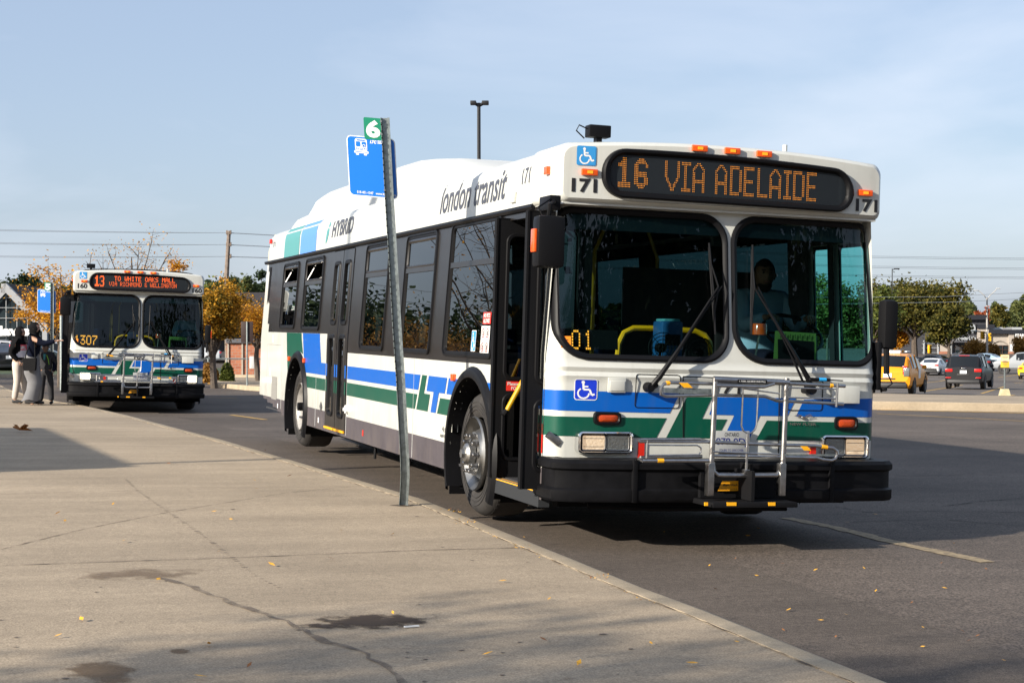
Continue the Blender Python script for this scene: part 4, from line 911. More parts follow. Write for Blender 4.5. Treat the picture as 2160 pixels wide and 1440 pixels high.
def make_rack(root):
    Y = -.13
    def P(cx, cy, y=Y): a = c5(cx, cy, y); return Vector((a[0], y, a[1]))
    base = MB().use(blackm); a, b = P(1030, 1032), P(1672, 984); base.rbox(a.x, b.x, -.26, .10, a.z, b.z-.004, .01)
    a, b = P(1050, 985), P(1640, 790); base.box(a.x+.01, b.x-.01, .00, .04, a.z, b.z)
    c = P(1350, 985); base.box(c.x-.012, c.x+.012, -.22, .05, c.z, c.z+.20); base.box(c.x+.03, c.x+.045, -.12, .05, c.z, c.z+.24)
    r = base.build('bike_rack', root)
    for p, q in ((1030, 1056), (1200, 1272), (1515, 1568)): m = MB().use(yellowt); A, B = P(p, 1030, -.262), P(q, 1004, -.262); m.box(A.x, B.x, -.2635, -.255, A.z, B.z); m.build('yellow_reflector', r)
    m = MB().use(steel)
    for (x0, x1) in ((1115, 1072), (1655, 1616)):
        m.tube([P(x0, 62), P(x1, 925)], .0185, 10); m.rbox(-.025, .02, -.03, .03, -.11, .11, .006, Matrix.Translation(P(x1-2, 830)))
    m.tube([P(1100, 70), P(1670, 95)], .022, 10)
    m.tube([P(1090, 700), P(1098, 770), P(1130, 797), P(1350, 800), P(1575, 797), P(1608, 765), P(1622, 700)], .017, 10); m.build('frame_tubes', r)
    m = MB().use(steel); q = .006
    m.tube([P(1325, 100), P(1310, 420), P(1322, 458), P(1352, 480), P(1385, 478), P(1415, 450), P(1425, 415), P(1440, 105)], q, 6); m.tube([P(1322, 142), P(1440, 145)], q*.8, 6)
    m.tube([P(1358, 482), P(1346, 762)], .009, 8); m.rbox(-.02, .02, -.02, .02, -.014, .014, .004, Matrix.Translation(P(1346, 770))); m.build('latch_rods', r)
    U = -.07; V = -.19
    m = MB().use(steel)      # upper wheel tray
    m.tube([P(1480, 125, U), P(1090, 105, U), P(770, 95, U), P(718, 108, U), P(698, 140, U), P(700, 185, U), P(735, 198, U), P(1100, 190, U), P(1490, 200, U), P(1580, 233, U), P(1650, 236, U), P(2085, 258, U)], .0115, 8)
    m.tube([P(1120, 118, V), P(1480, 128, V), P(1560, 105, V)], .0115, 8); m.tube([P(1660, 102, U), P(2097, 122, U)], .0125, 8); m.tube([P(1665, 135, V), P(2045, 146, V)], .006, 6); m.tube([P(1665, 210, V), P(2042, 218, V)], .006, 6)
    m.tube([P(2040, 100, V), P(2030, 280, V)], .009, 6); m.tube([P(1325, 142, V), P(1600, 180, V)], .005, 5)
    m.use(galv); a, b = P(725, 160, V), P(1085, 145, V); m.box(a.x, b.x, V, V+.004, a.z-.012, b.z+.002)
    m.use(yellowt); A = [P(835, 96, V-.01), P(903, 98, V-.01), P(942, 136, V-.01), P(872, 134, V-.01)]; m.add(A, [(0, 1, 2, 3)])
    for x in (752, 1992): 
        c = P(x, 100 if x < 1000 else 119, U); m.tube([c-Vector((.012, 0, 0)), c+Vector((.012, 0, 0))], .0145, 8)
    m.use(blackr); m.tube([P(1830, 68, V), P(1980, 76, V)], .011, 8); m.tube([P(1980, 76, V), P(2080, 82, V)], .005, 6); m.use(mat('cyan_tape', (.02, .35, .75), .4)); m.tube([P(1898, 72, V), P(1952, 74, V)], .0125, 8)
    m.build('upper_tray', r)
    m = MB().use(steel)      # lower wheel tray
    m.tube([P(2040, 640, U), P(2035, 615, U), P(2005, 592, U), P(1880, 575, U), P(1590, 568, U), P(1060, 545, U), P(990, 527, U), P(560, 528, U), P(533, 530, U)], .012, 8)
    m.tube([P(533, 530, U), P(540, 545, V), P(620, 545, V), P(1060, 546, V)], .009, 8)
    m.tube([P(2040, 640, U), P(2025, 672, U), P(1995, 686, U), P(1930, 680, U), P(1880, 665, U), P(1600, 660, U), P(1100, 650, U)], .011, 8)
    m.tube([P(1065, 688, V), P(560, 688, V), P(532, 678, U), P(545, 665, U), P(640, 662, U), P(1010, 655, U)], .0125, 8)
    m.tube([P(600, 570, V), P(975, 572, V), P(1003, 590, V), P(1003, 620, V), P(985, 643, V), P(610, 648, V)], .006, 6)
    m.tube([P(595, 535, V), P(588, 668, V)], .008, 6); m.tube([P(1095, 620, V), P(1600, 640, V)], .006, 5)
    m.use(galv); a, b = P(1640, 640, V), P(2020, 628, V); m.box(a.x, b.x, V, V+.004, a.z-.010, b.z-.01)
    m.use(yellowt); A = [P(1757, 577, V-.01), P(1812, 579, V-.01), P(1840, 612, V-.01), P(1785, 610, V-.01)]; m.add(A, [(0, 1, 2, 3)])
    c = P(1940, 583, U); m.tube([c-Vector((.022, 0, -.002)), c+Vector((.022, 0, -.004))], .0145, 8); c = P(695, 688, V); m.tube([c-Vector((.022, 0, 0)), c+Vector((.022, 0, 0))], .0145, 8)
    m.build('lower_tray', r)
    m = MB().use(blackm); a, b = P(1283, 97, -.155), P(1505, 73, -.155); m.box(a.x, b.x, -.156, -.13, a.z-.004, b.z-.003); m.use(signwhite)
    text(m, '1. PUSH, SQUEEZE AND PULL', (a.x+.01, a.z+.003, b.x-.01, b.z-.009), lambda x, z, o: (x, -.157, z), 0, .01); m.build('instruction_label', r)
    m = MB().use(mat('plate_amber', (.85, .36, .01), .4)); A = [P(1125, 917, -.01), P(1290, 915, -.01), P(1332, 840, -.01), P(1160, 840, -.01)]; m.add([(p.x, -.02, p.z) for p in A], [(0, 1, 2, 3)])
    m.use(ink); a, b = P(1172, 885, -.02), P(1285, 862, -.02); text(m, 'Byk-Rak', (a.x, a.z, b.x, b.z), lambda x, z, o: (x, -.0225, z), 0, .01); a, b = P(1150, 908, -.02), P(1280, 898, -.02)
    text(m, 'MADE IN U.S.A.', (a.x, a.z, b.x, b.z), lambda x, z, o: (x, -.0225, z), 0, 0); m.build('maker_plate', r)
# ------------------------------------------------------------------ ground
def surf_mat(name, base, speck, patch, rough=0.85, bumps=0.35, sscale=260.0, pscale=0.5, amt=0.5):
    m = bpy.data.materials.new(name); m.use_nodes = True; nt = m.node_tree; b = nt.nodes['Principled BSDF']; L = nt.links
    b.inputs['Roughness'].default_value = rough; b.inputs['Specular IOR Level'].default_value = 0.25
    tc = N(nt, 'ShaderNodeTexCoord')
    def noise(s, d=6, r=0.6, v=None):
        n = N(nt, 'ShaderNodeTexNoise'); n.inputs['Scale'].default_value = s; n.inputs['Detail'].default_value = d; n.inputs['Roughness'].default_value = r
        L.new(v or tc.outputs['Object'], n.inputs['Vector']); return n
    def ramp(n, a, ca, c, cc):
        r = N(nt, 'ShaderNodeValToRGB'); r.color_ramp.elements[0].position = a; r.color_ramp.elements[1].position = c
        r.color_ramp.elements[0].color = (*ca, 1); r.color_ramp.elements[1].color = (*cc, 1); L.new(n.outputs['Fac'], r.inputs['Fac']); return r
    def mix(t, f, A, B):
        x = N(nt, 'ShaderNodeMixRGB'); x.blend_type = t
        if isinstance(f, float): x.inputs['Fac'].default_value = f
        else: L.new(f, x.inputs['Fac'])
        L.new(A, x.inputs['Color1']); L.new(B, x.inputs['Color2']); return x
    big_ = ramp(noise(pscale, 5, .65), .35, tuple(c*(1-patch) for c in base), .65, tuple(min(1, c*(1+patch)) for c in base))
    mp = N(nt, 'ShaderNodeMapping'); mp.inputs['Scale'].default_value = (0.25, 2.2, 1); L.new(tc.outputs['Object'], mp.inputs['Vector'])
    st = ramp(noise(1.6, 6, .6, mp.outputs[0]), .3, (.86,)*3, .7, (1.1,)*3)
    sp = ramp(noise(sscale, 2, .7), .30, (1-speck,)*3, .70, (1+speck,)*3)
    mid = ramp(noise(22, 5, .7), .3, (1-speck*.35,)*3, .7, (1+speck*.35,)*3)
    spots = ramp(noise(7.5, 2, .4), .70, (1,)*3, .76, (.62,)*3)
    c = mix('MULTIPLY', 1.0, big_.outputs[0], st.outputs[0]); c = mix('MULTIPLY', 1.0, c.outputs[0], sp.outputs[0]); c = mix('MULTIPLY', 1.0, c.outputs[0], mid.outputs[0]); c = mix('MULTIPLY', amt, c.outputs[0], spots.outputs[0])
    L.new(c.outputs[0], b.inputs['Base Color'])
    n2 = noise(sscale*.6, 3, .7); bp = N(nt, 'ShaderNodeBump'); bp.inputs['Strength'].default_value = bumps; bp.inputs['Distance'].default_value = .004
    L.new(n2.outputs['Fac'], bp.inputs['Height']); L.new(bp.outputs['Normal'], b.inputs['Normal'])
    MATS[name] = m; return m
asph = surf_mat('asphalt', (0.110, 0.088, 0.071), .75, .24, .82, .6, 70.0, .30, .5)
asph2 = surf_mat('asphalt_lot', (0.135, 0.115, 0.098), .35, .18, .85, .4, 60.0, .2, .2)
conc = surf_mat('concrete', (0.355, 0.282, 0.198), .36, .13, .85, .4, 110.0, .45, .25)
curbm = surf_mat('curb_concrete', (0.385, 0.31, 0.215), .26, .09, .85, .4, 140.0, 1.2, .3)
jointm = thin('joint_dirt', (0.09, 0.065, 0.045), .85); paintw = mat('worn_white_line', (0.27, 0.205, 0.12), 0.85, var=.4, vscale=18)
painty = mat('worn_yellow_line', (0.48, 0.29, 0.07), 0.8, var=.3, vscale=12); grassm = mat('grass', (0.05, 0.07, 0.02), 0.9, var=.5, vscale=3)
wetm = thin('damp_patch', (0.15, 0.115, 0.085), .75); oilm = stain('oil_patch', (0.065, 0.048, 0.037), .85, 9, .25); rustm = stain('rust_patch', (0.19, 0.13, 0.08), .65, 5, .2)

gm = MB().use(asph)
gx = [-900, -300, -120, -60, -30, -15, -9]+[-9+4*i for i in range(1, 21)]+[90, 130, 220, 500, 1200]
gy = [-400, -120, -50, -20, -5]+[4*i for i in range(0, 24)]+[110, 150, 220, 400, 800, 1800]
grid_sheet(gm, gx, gy, lambda x, y, o: (x, y, g(x, y)), 0, lambda a, b: False, lambda a, b: 0)
tag(gm.build('ground', smooth=True, angle=80), kind='structure')

def drape(name, pts, m, h, kind='structure', step=2.0, label=None, cat=None, group=None):
    mb = MB().use(m); conform(mb, [(p[0], p[1]) for p in pts], lambda x, y, o: (x, y, g(x, y)+h), 0, step)
    o = mb.build(name, smooth=True); tag(o, label, cat, group, kind); return o
# bus stop platform with its kerb
PH = .13
outer = [hit(u, v, PH) for u, v in ((1500, 1287), (1372, 1240), (1233, 1184), (1039, 1107), (900, 1052), (604, 965), (433, 917), (271, 875), (208, 861))]
A0, A1 = outer[0], outer[3]; dr = (A0-A1).normalized()
line0 = [A0+dr*14, A0+dr*5]
corner = [hit(u, v, PH) for u, v in ((160, 851), (135, 848), (105, 842), (75, 835), (27, 822), (0, 812))]
tailp = [Vector((-9.0, 34, 0)), Vector((-16, 36.5, 0)), Vector((-40, 38, 0))]
edge = [Vector((p.x, p.y, 0)) for p in line0+outer+corner+tailp]
def offs(P, d):
    R = []
    for i, p in enumerate(P):
        a = P[max(0, i-1)]; b = P[min(len(P)-1, i+1)]; t = (b-a).normalized(); R.append(p+Vector((-t.y, t.x, 0))*d)
    return R
inner = offs(edge, .17)
if (inner[3].x > edge[3].x): inner = offs(edge, -.17)
pl = [(p.x, p.y) for p in inner]+[(-40, -25), (inner[0].x, -25)]
drape('platform', pl, conc, PH, step=1.5)
kb = MB().use(curbm); lp = []
dens_e, dens_i = [], []
for i in range(len(edge)-1):
    k = max(1, int((edge[i+1]-edge[i]).length/1.0))
    for j in range(k): dens_e.append(edge[i].lerp(edge[i+1], j/k)); dens_i.append(inner[i].lerp(inner[i+1], j/k))
rr = random.Random(3)
for e, i in zip(dens_e, dens_i):
    d = (i-e); w = rr.uniform(-.004, .004)
    lp.append([(q.x, q.y, g(q.x, q.y)+h) for q, h in ((e, -.05), (e+d*.04, PH-.035+w), (e+d*.12, PH-.006+w), (e+d*.3, PH+.004), (e+d*.94, PH+.004), (e+d*.985, PH-.01), (i, PH-.02))])
kb.loops(lp, close=False); tag(kb.build('kerb', angle=50), kind='structure')
def strip(name, pts, w, m, h, jag=0.0, kind='structure', parent=None):
    P = [Vector((p.x, p.y, 0)) for p in pts]; D = []
    for a, b in zip(P, P[1:]):
        k = max(1, int((b-a).length/(.08 if jag else 1.5)))
        D += [a.lerp(b, j/k) for j in range(k)]
    D.append(P[-1]); lp = []
    for i, p in enumerate(D):
        t = (D[min(i+1, len(D)-1)]-D[max(0, i-1)]).normalized(); n = Vector((-t.y, t.x, 0)); ww = w*(1+rr.uniform(-jag, jag)) ; q = p+n*rr.uniform(-1, 1)*w*jag*.8
        lp.append([(s.x, s.y, g(s.x, s.y)+h) for s in (q-n*ww/2, q+n*ww/2)])
    mb = MB().use(m); mb.loops(lp, close=False); o = mb.build(name, parent); 
    if kind: o['kind'] = kind
    return o
hp = lambda pts: [hit(u, v, PH) for u, v in pts]
strip('pavement_joint', hp([(0, 1159), (180, 1115), (355, 1080), (600, 1040), (790, 1021)]), .010, jointm, PH+.003, .5)
strip('pavement_joint', hp([(0, 1193), (490, 1176), (900, 1160), (1100, 1155)]), .014, jointm, PH+.003, .6)
strip('pavement_joint', hp([(0, 1042), (270, 1035), (520, 1030)]), .008, jointm, PH+.003, .6)
strip('pavement_joint', hp([(0, 1023), (150, 1023)]), .006, mat('pale_scratch', (.45, .38, .31), .8), PH+.003, .4)
strip('pavement_joint', hp([(-60, 898), (330, 898)]), .006, jointm, PH+.003, .3)
strip('pavement_joint', [p.lerp(q, .0)+Vector((-.02, 0, 0))*0 for p, q in zip(inner[:12], inner[:12])], .014, jointm, PH+.0035, .5)
def strip_dots():
    mb = MB().use(wetm); P = hp([(265, 1010), (290, 1035), (355, 1080), (425, 1127), (490, 1176), (540, 1215), (600, 1245)])
    for a, b in zip(P, P[1:]):
        k = int((b-a).length/.075)
        for j in range(k):
            c = a.lerp(b, (j+rr.uniform(-.2, .2))/k); r = rr.uniform(.006, .017)
            mb.add([(c.x+r*cos(t)*1.3, c.y+r*sin(t), g(c.x, c.y)+PH+.003) for t in [i*pi/4+rr.uniform(-.2, .2) for i in range(8)]], [tuple(range(8))])
    mb.use(mat('gum_spot', (.13, .10, .075), .8))
    for _ in range(75):
        c = hit(rr.uniform(0, 1400), rr.uniform(960, 1440), PH); 
        if c.x > edge[0].x-.5 and rr.random() < .0: continue
        e = A1+(A0-A1)*((c.y-A1.y)/(A0.y-A1.y))
        if c.x > e.x-.25: continue
        r = rr.uniform(.004, .010)*(1 if rr.random() < .85 else 1.9)
        mb.add([(c.x+r*cos(t)*rr.uniform(.9, 1.4), c.y+r*sin(t), g(c.x, c.y)+PH+.003) for t in [i*pi/4 for i in range(8)]], [tuple(range(8))])
    tag(mb.build('drip_spots'), kind='stuff')
strip_dots()
def blob(name, c, rx, ry, m, n=40, j=.2, h=.003):
    mb = MB().use(m); ph = [rr.uniform(0, 6.28) for _ in range(6)]
    pts = []
    for i in range(n):
        t = 2*pi*i/n; k = 1+j*(sin(2*t+ph[0])*.5+sin(3*t+ph[1])*.4+sin(5*t+ph[2])*.3+sin(9*t+ph[3])*.2)+rr.uniform(-j, j)*.18
        pts.append((c.x+rx*k*cos(t), c.y+ry*k*sin(t)))
    mb.add([(x, y, g(x, y)+PH+h) for x, y in pts]+[(c.x, c.y, g(c.x, c.y)+PH+h)], [(i, (i+1) % n, n) for i in range(n)])
    tag(mb.build(name), kind='structure')
blob('rust_stain', hit(213, 1418, PH), .20, .28, rustm, j=.03); blob('pavement_stain', hit(376, 1374, PH), .06, .065, rustm, j=.05)
blob('oil_stain', hit(775, 1312, PH), .40, .24, oilm, 70, .05, .0035); blob('damp_stain', hit(300, 1211, PH), .45, .30, stain('pale_damp', (.20, .145, .10), .6, 5, .4), 60, .05)
strip('damp_trail', hp([(340, 1218), (390, 1233), (450, 1255), (500, 1275), (560, 1296), (620, 1316), (665, 1345), (720, 1362), (770, 1380), (810, 1405), (845, 1440), (900, 1500)]), .034, wetm, PH+.0038, .6)
# weeds and leaf litter
def litter():
    mb = MB(); ym = mat('leaf_yellow', (.75, .38, .03), .7, var=.3, vscale=40); bm_ = mat('leaf_brown', (.25, .10, .03), .8); mb.use(ym)
    def leaf(c, h, s):
        a = rr.uniform(0, 6.3); t1 = rr.uniform(-.5, .5); u = Vector((cos(a), sin(a), t1))*s; w = Vector((-sin(a), cos(a), rr.uniform(-.4, .4)))*s*.45; c = Vector((c.x, c.y, g(c.x, c.y)+h+.008))
        c.z += s*.3; mb.add([c-u, c-w*.9, c+u, c+w*.9], [(0, 1, 2, 3)])
    for _ in range(70):
        u, v = rr.uniform(-100, 1900), rr.uniform(870, 1440)**1.0; c = hit(u, v, PH); e = A1+(A0-A1)*((c.y-A1.y)/(A0.y-A1.y))
        on = c.x < e.x-.2
        mb.use(ym if rr.random() < .8 else bm_); leaf(c, PH if on else .0, rr.uniform(.014, .03))
    for _ in range(42):
        c = hit(rr.uniform(1300, 2160), rr.uniform(1100, 1400), 0); e = A1+(A0-A1)*((c.y-A1.y)/(A0.y-A1.y))
        if c.x > e.x+.1: mb.use(ym if rr.random() < .7 else bm_); leaf(c, 0, rr.uniform(.009, .019))
    for _ in range(260):      # along the kerb joint
        i = rr.randrange(0, len(inner)-9); c = inner[i].lerp(inner[i+1], rr.random()); c = c+Vector((rr.gauss(0, .015), rr.gauss(0, .01), 0))
        mb.use(ym if rr.random() < .6 else bm_); leaf(c, PH-.012, rr.uniform(.006, .014))
    for (u, v) in ((950, 1076), (980, 1098), (1098, 1152), (1262, 1214)):
        for _ in range(22):
            c = hit(u+rr.uniform(-22, 22), v+rr.uniform(-3, 8), PH); mb.use(ym if rr.random() < .55 else bm_); leaf(c, PH-.005, rr.uniform(.006, .012))
    tag(mb.build('fallen_leaves', smooth=False), kind='stuff')
    mb = MB().use(mat('weed_green', (.10, .12, .02), .8))
    for (u, v) in ((432, 920), (548, 954), (618, 974), (664, 988), (868, 1052), (885, 1060), (950, 1075), (972, 1088), (1098, 1150), (1262, 1213)):
        for _ in range(16):
            c = hit(u+rr.uniform(-9, 9), v+rr.uniform(-1, 3), PH); z = g(c.x, c.y)+PH-.01; a = rr.uniform(0, 6.3); l = rr.uniform(.015, .035)
            mb.add([(c.x-.004, c.y, z), (c.x+.004, c.y, z), (c.x+l*cos(a)*.6, c.y+l*sin(a)*.6, z+l*.55)], [(0, 1, 2)])
    tag(mb.build('kerb_weeds', smooth=False), kind='stuff')
    o = MB().use(signwhite); c = hit(868, 1323, PH); o.box(-.035, .035, -.006, .006, 0, .006, Matrix.Translation((c.x, c.y, c.z+.003)) @ Matrix.Rotation(.1, 4, 'Z')); tag(o.build('paper_scrap'), 'small torn white paper scrap on the concrete by the oil patch', 'litter')
    # one big maple leaf
    mb = MB().use(mat('leaf_rust', (.30, .11, .02), .7, var=.4)); c = hit(46, 912, PH); pts = []
    for i in range(20):
        t = 2*pi*i/20; r = .14*(1 if i % 4 == 0 else (.75 if i % 2 == 0 else .42)); pts.append(Vector((c.x+r*cos(t), c.y+r*sin(t), c.z+.02+.09*abs(sin(t*1.5)))))
    mb.add(pts+[Vector((c.x, c.y, c.z+.03))], [(i, (i+1) % 20, 20) for i in range(20)]); tag(mb.build('maple_leaf', smooth=False), 'large curled brown maple leaf lying in the shadow on the platform', 'leaf')
litter()
# painted lines on the road
hr = lambda pts: [hit(u, v, 0) for u, v in pts]
strip('lane_line', hr([(1655, 1092), (1760, 1112), (1900, 1147), (2000, 1168), (2083, 1186)]), .13, paintw, .004, .12)
strip('lane_line', hr([(488, 875), (560, 885)]), .11, painty, .004)
strip('lane_line', hr([(500, 840), (440, 838)]), .11, painty, .004)
strip('lane_line', hr([(1850, 872), (2160, 888), (2400, 900)]), .12, painty, .004, .1)
strip('lane_line', hr([(1850, 864), (2160, 871)]), .35, painty, .003)
lot = [(1855, 842), (2400, 852), (2700, 800), (2160, 757), (1600, 757)]
drape('parking_lot', [hit(u, v, 0) for u, v in [(1500, 835), (2500, 858), (2600, 775), (2160, 767), (1500, 767)]], asph2, .004, step=3.0)
for a, b in (((1945, 808), (2010, 798)), ((1945, 826), (2015, 815)), ((1915, 842), (1975, 834)), ((2070, 830), (2120, 815)), ((2083, 842), (2140, 833)), ((2105, 796), (2150, 790)), ((2140, 808), (2175, 803)), ((1995, 818), (2030, 812))):
    strip('bay_line', hr([a, b]), .14, painty, .009)
# road cracks and patches
crk = mat('crack', (.03, .027, .025), .9)
for P in (((1890, 1004), (1960, 1003), (2050, 1000), (2160, 1006)), ((1760, 1068), (1830, 1080), (1960, 1078), (2160, 1080)), ((1990, 1068), (2060, 1058), (2160, 1050)), ((1870, 905), (1960, 916), (2060, 930), (2160, 934)), ((1800, 1100), (1990, 1095), (2160, 1110))):
    strip('road_crack', hr(P), .012, crk, .003, .9)
drape('gutter', [(e.x+.02, e.y) for e in dens_e[:40]]+[(e.x+1.25, e.y) for e in dens_e[:40][::-1]], surf_mat('gutter_grey', (.108, .087, .070), .7, .12, .85, .5, 150.0, .5, .5), .003, step=1.0)

def island(name, P, h=.15, m=conc, w=.35, closed=True):
    P = [Vector((p.x, p.y, 0)) for p in P]; mb = MB().use(curbm); n = len(P); D = []
    for i in range(n if closed else n-1):
        a, b = P[i], P[(i+1) % n]; k = max(1, int((b-a).length/2.0)); D += [a.lerp(b, j/k) for j in range(k)]
    if not closed: D.append(P[-1])
    c = sum(D, Vector())/len(D); lp = []
    for i, p in enumerate(D):
        q = p+(c-p).normalized()*w; lp.append([(s.x, s.y, g(s.x, s.y)+hh) for s, hh in ((p, -.05), (p+(q-p)*.06, h-.03), (p+(q-p)*.15, h), (q, h))])
    if closed: lp.append(lp[0])
    mb.loops(lp, close=False); o = mb.build(name); tag(o, kind='structure')
    drape('island_top', [(p.x, p.y) for p in [q+(c-q).normalized()*w for q in D]], m, h-.005, step=2.5)
island('kerb_island', [hit(u, v, .0) for u, v in ((1700, 861), (1855, 864), (2000, 866), (2160, 869), (2600, 876))]+[hit(u, v, 0) for u, v in ((2600, 856), (2160, 849), (2000, 846), (1855, 843), (1700, 841))], .22)
island('kerb_island', [hit(u, v, .0) for u, v in ((446, 811), (460, 817), (520, 823), (620, 829), (700, 832), (700, 815), (620, 808), (520, 803), (462, 803))], .15)
island('kerb_island', [hit(u, v, .0) for u, v in ((-300, 797), (0, 797), (130, 797), (420, 794), (480, 796), (640, 799), (700, 785), (640, 782), (420, 780), (0, 783), (-300, 783))], .15, grassm)

# ------------------------------------------------------------------ stop signs on posts
def bus_icon(mb, c, mp, base, fig):
    def q(x0, z0, x1, z1, col, o): mb.use(col); conform(mb, rrect(x0, x1, z0, z1, min(.12, (x1-x0)*.2, (z1-z0)*.2), 2), mp, o, 0)
    q(.08, .22, .92, 1.0, fig, .001); q(.22, .86, .78, .94, base, .002); q(.14, .50, .46, .82, base, .002); q(.54, .50, .86, .82, base, .002)
    q(.0, .10, 1.0, .24, fig, .001); q(.06, .15, .94, .19, base, .002); q(.12, -.02, .32, .10, fig, .001); q(.68, -.02, .88, .10, fig, .001)
    for x in (.12, .24, .68, .80): q(x, .34, x+.08, .42, base, .002)
    q(.36, .38, .64, .42, base, .002); q(.36, .30, .64, .34, base, .002)
    mb.use(fig); mb.tube([Vector(mp(.70+.1*cos(t), .54+.1*sin(t), .003)) for t in [pi*i/6 for i in range(7)]], .003, 4)
def stop_sign(base, num, bend, label, yaw):
    root = empty('bus_stop_sign', base, yaw, label, 'bus stop sign', 'numbered bus stop signs')
    m = MB().use(galv); P = bend
    def sect(c, ax): 
        return c
    # U-channel post swept along its bent line
    prof = [(-.030, -.014), (-.026, -.014), (-.020, .018), (.020, .018), (.026, -.014), (.040, -.014), (.040, -.010), (.030, -.008), (.024, .024), (-.024, .024), (-.030, -.008)]
    lp = [[(p[0]+a, p[1]+b, p[2]) for a, b in prof] for p in P]; m.loops(lp, cap0=True, cap1=True); post = m.build('post', root, angle=25)
    m = MB().use(blackm)
    def along(z):
        for a, b in zip(P, P[1:]):
            if a[2] <= z <= b[2]: t = (z-a[2])/(b[2]-a[2]); return Vector(a).lerp(Vector(b), t)
        return Vector(P[-1])
    z = .9
    while z < P[-1][2]-.03:
        c = along(z); m.lathe([(.0068, 0), (0, 0.0)], (c.x-.027+.002, c.y-.0150, c.z), 'y', 8, -1); z += .052
    m.build('post_holes', post)
    T = Vector(P[-1])-Vector(P[-3]); lean = T.x/T.z; ztop = P[-1][2]
    def mp0(x, zz, o, yy=.0): 
        c = along(min(zz, ztop)); return (x+c.x, c.y+.030-o+yy, zz-.09*x)
    m = MB().use(signwhite); O = rrect(-.305, .070, ztop-.62, ztop-.155, .035, 5); conform(m, O, mp0, 0, .1); conform(m, O, lambda x, z, o: mp0(x, z, -.004), 0, .1)
    m.use(signblue); conform(m, rrect(-.298, .063, ztop-.613, ztop-.162, .030, 5), mp0, .0015, .1); pl = m.build('sign_plate', root)
    m = MB(); bus_icon(m, None, lambda a, b, o: mp0(-.250+a*.110, ztop-.300+b*.125, o+.0015), signblue, signwhite); m.build('bus_symbol', pl)
    m = MB().use(signwhite); text(m, '519-451-1347   www.ltconline.ca', (-.245, ztop-.600, .055, ztop-.580), mp0, .003, .02)
    for i, w in enumerate(((-.10, -.08), (-.076, -.05))): pass
    text(m, 'LTC', (-.125, ztop-.205, -.072, ztop-.180), mp0, .003, .05, .3)
    for k in range(3): conform(m, [(-.068, ztop-.202+k*.009), (-.02, ztop-.202+k*.009), (-.016, ztop-.197+k*.009), (-.064, ztop-.197+k*.009)], mp0, .003, 0)
    m.build('sign_text', pl)
    m = MB().use(signgreen); zz = ztop-.005; conform(m, rrect(-.165, -.018, zz-.17, zz, .012, 3), lambda x, z, o: mp0(x, z, .004), 0, 0); conform(m, rrect(-.165, -.018, zz-.17, zz, .012, 3), lambda x, z, o: mp0(x, z, .001), 0, 0); npl = m.build('number_plate', root)
    m = MB().use(signwhite); text(m, num, (-.150, zz-.155, -.040, zz-.018), lambda x, z, o: mp0(x, z, .0055), 0, .045); m.build('number', npl)
    m = MB().use(steel)
    for z in (ztop-.03, ztop-.13, ztop-.19, ztop-.56): c = along(z); m.lathe([(.008, .0), (.008, .012), (0, .012)], (c.x-.027, c.y-.014, c.z), 'y', 8, -1)
    m.build('bolts', post)
    return root
B6 = hit(850, 1066, PH); s6 = (B6-CAMP).dot(CR @ Vector((0, 0, -1)))
u2x = lambda du: du*s6/FPX
def z6(v): return (CAMP + pray(850, v)*s6).z - B6.z
bend = [(0, 0, -.02), (u2x(0), 0, .02), (u2x(2), -.01, z6(1035)), (u2x(4), -.02, z6(1000)), (u2x(3), -.03, z6(960)), (u2x(0), -.035, z6(900)), (u2x(-5), -.03, z6(800)), (u2x(-12), -.02, z6(700)), (u2x(-20), 0, z6(560)), (u2x(-29), .02, z6(415)), (u2x(-38), .04, z6(248))]
stop_sign(B6, '6', bend, 'bent steel post by the kerb with blue bus sign and green plate numbered 6', -YAW)
m = MB().use(jointm); m.add([(B6.x+.09*cos(t)*(1+.3*sin(3*t)), B6.y+.07*sin(t), B6.z+.004) for t in [i*pi/8 for i in range(16)]], [tuple(range(16))]); tag(m.build('post_base_patch'), kind='structure')
p5 = at(109, 32.5); p5.z = g(p5.x, p5.y)+PH
zt5 = (CAMP+pray(109, 596)*32.5).z-p5.z
stop_sign(p5, '5', [(0, 0, -.02), (0, 0, .5), (0.005, 0, zt5*.6), (.01, 0, zt5-.5), (.015, 0, zt5)], 'straight steel post behind the waiting people with blue bus sign and green plate numbered 5', -YAW)

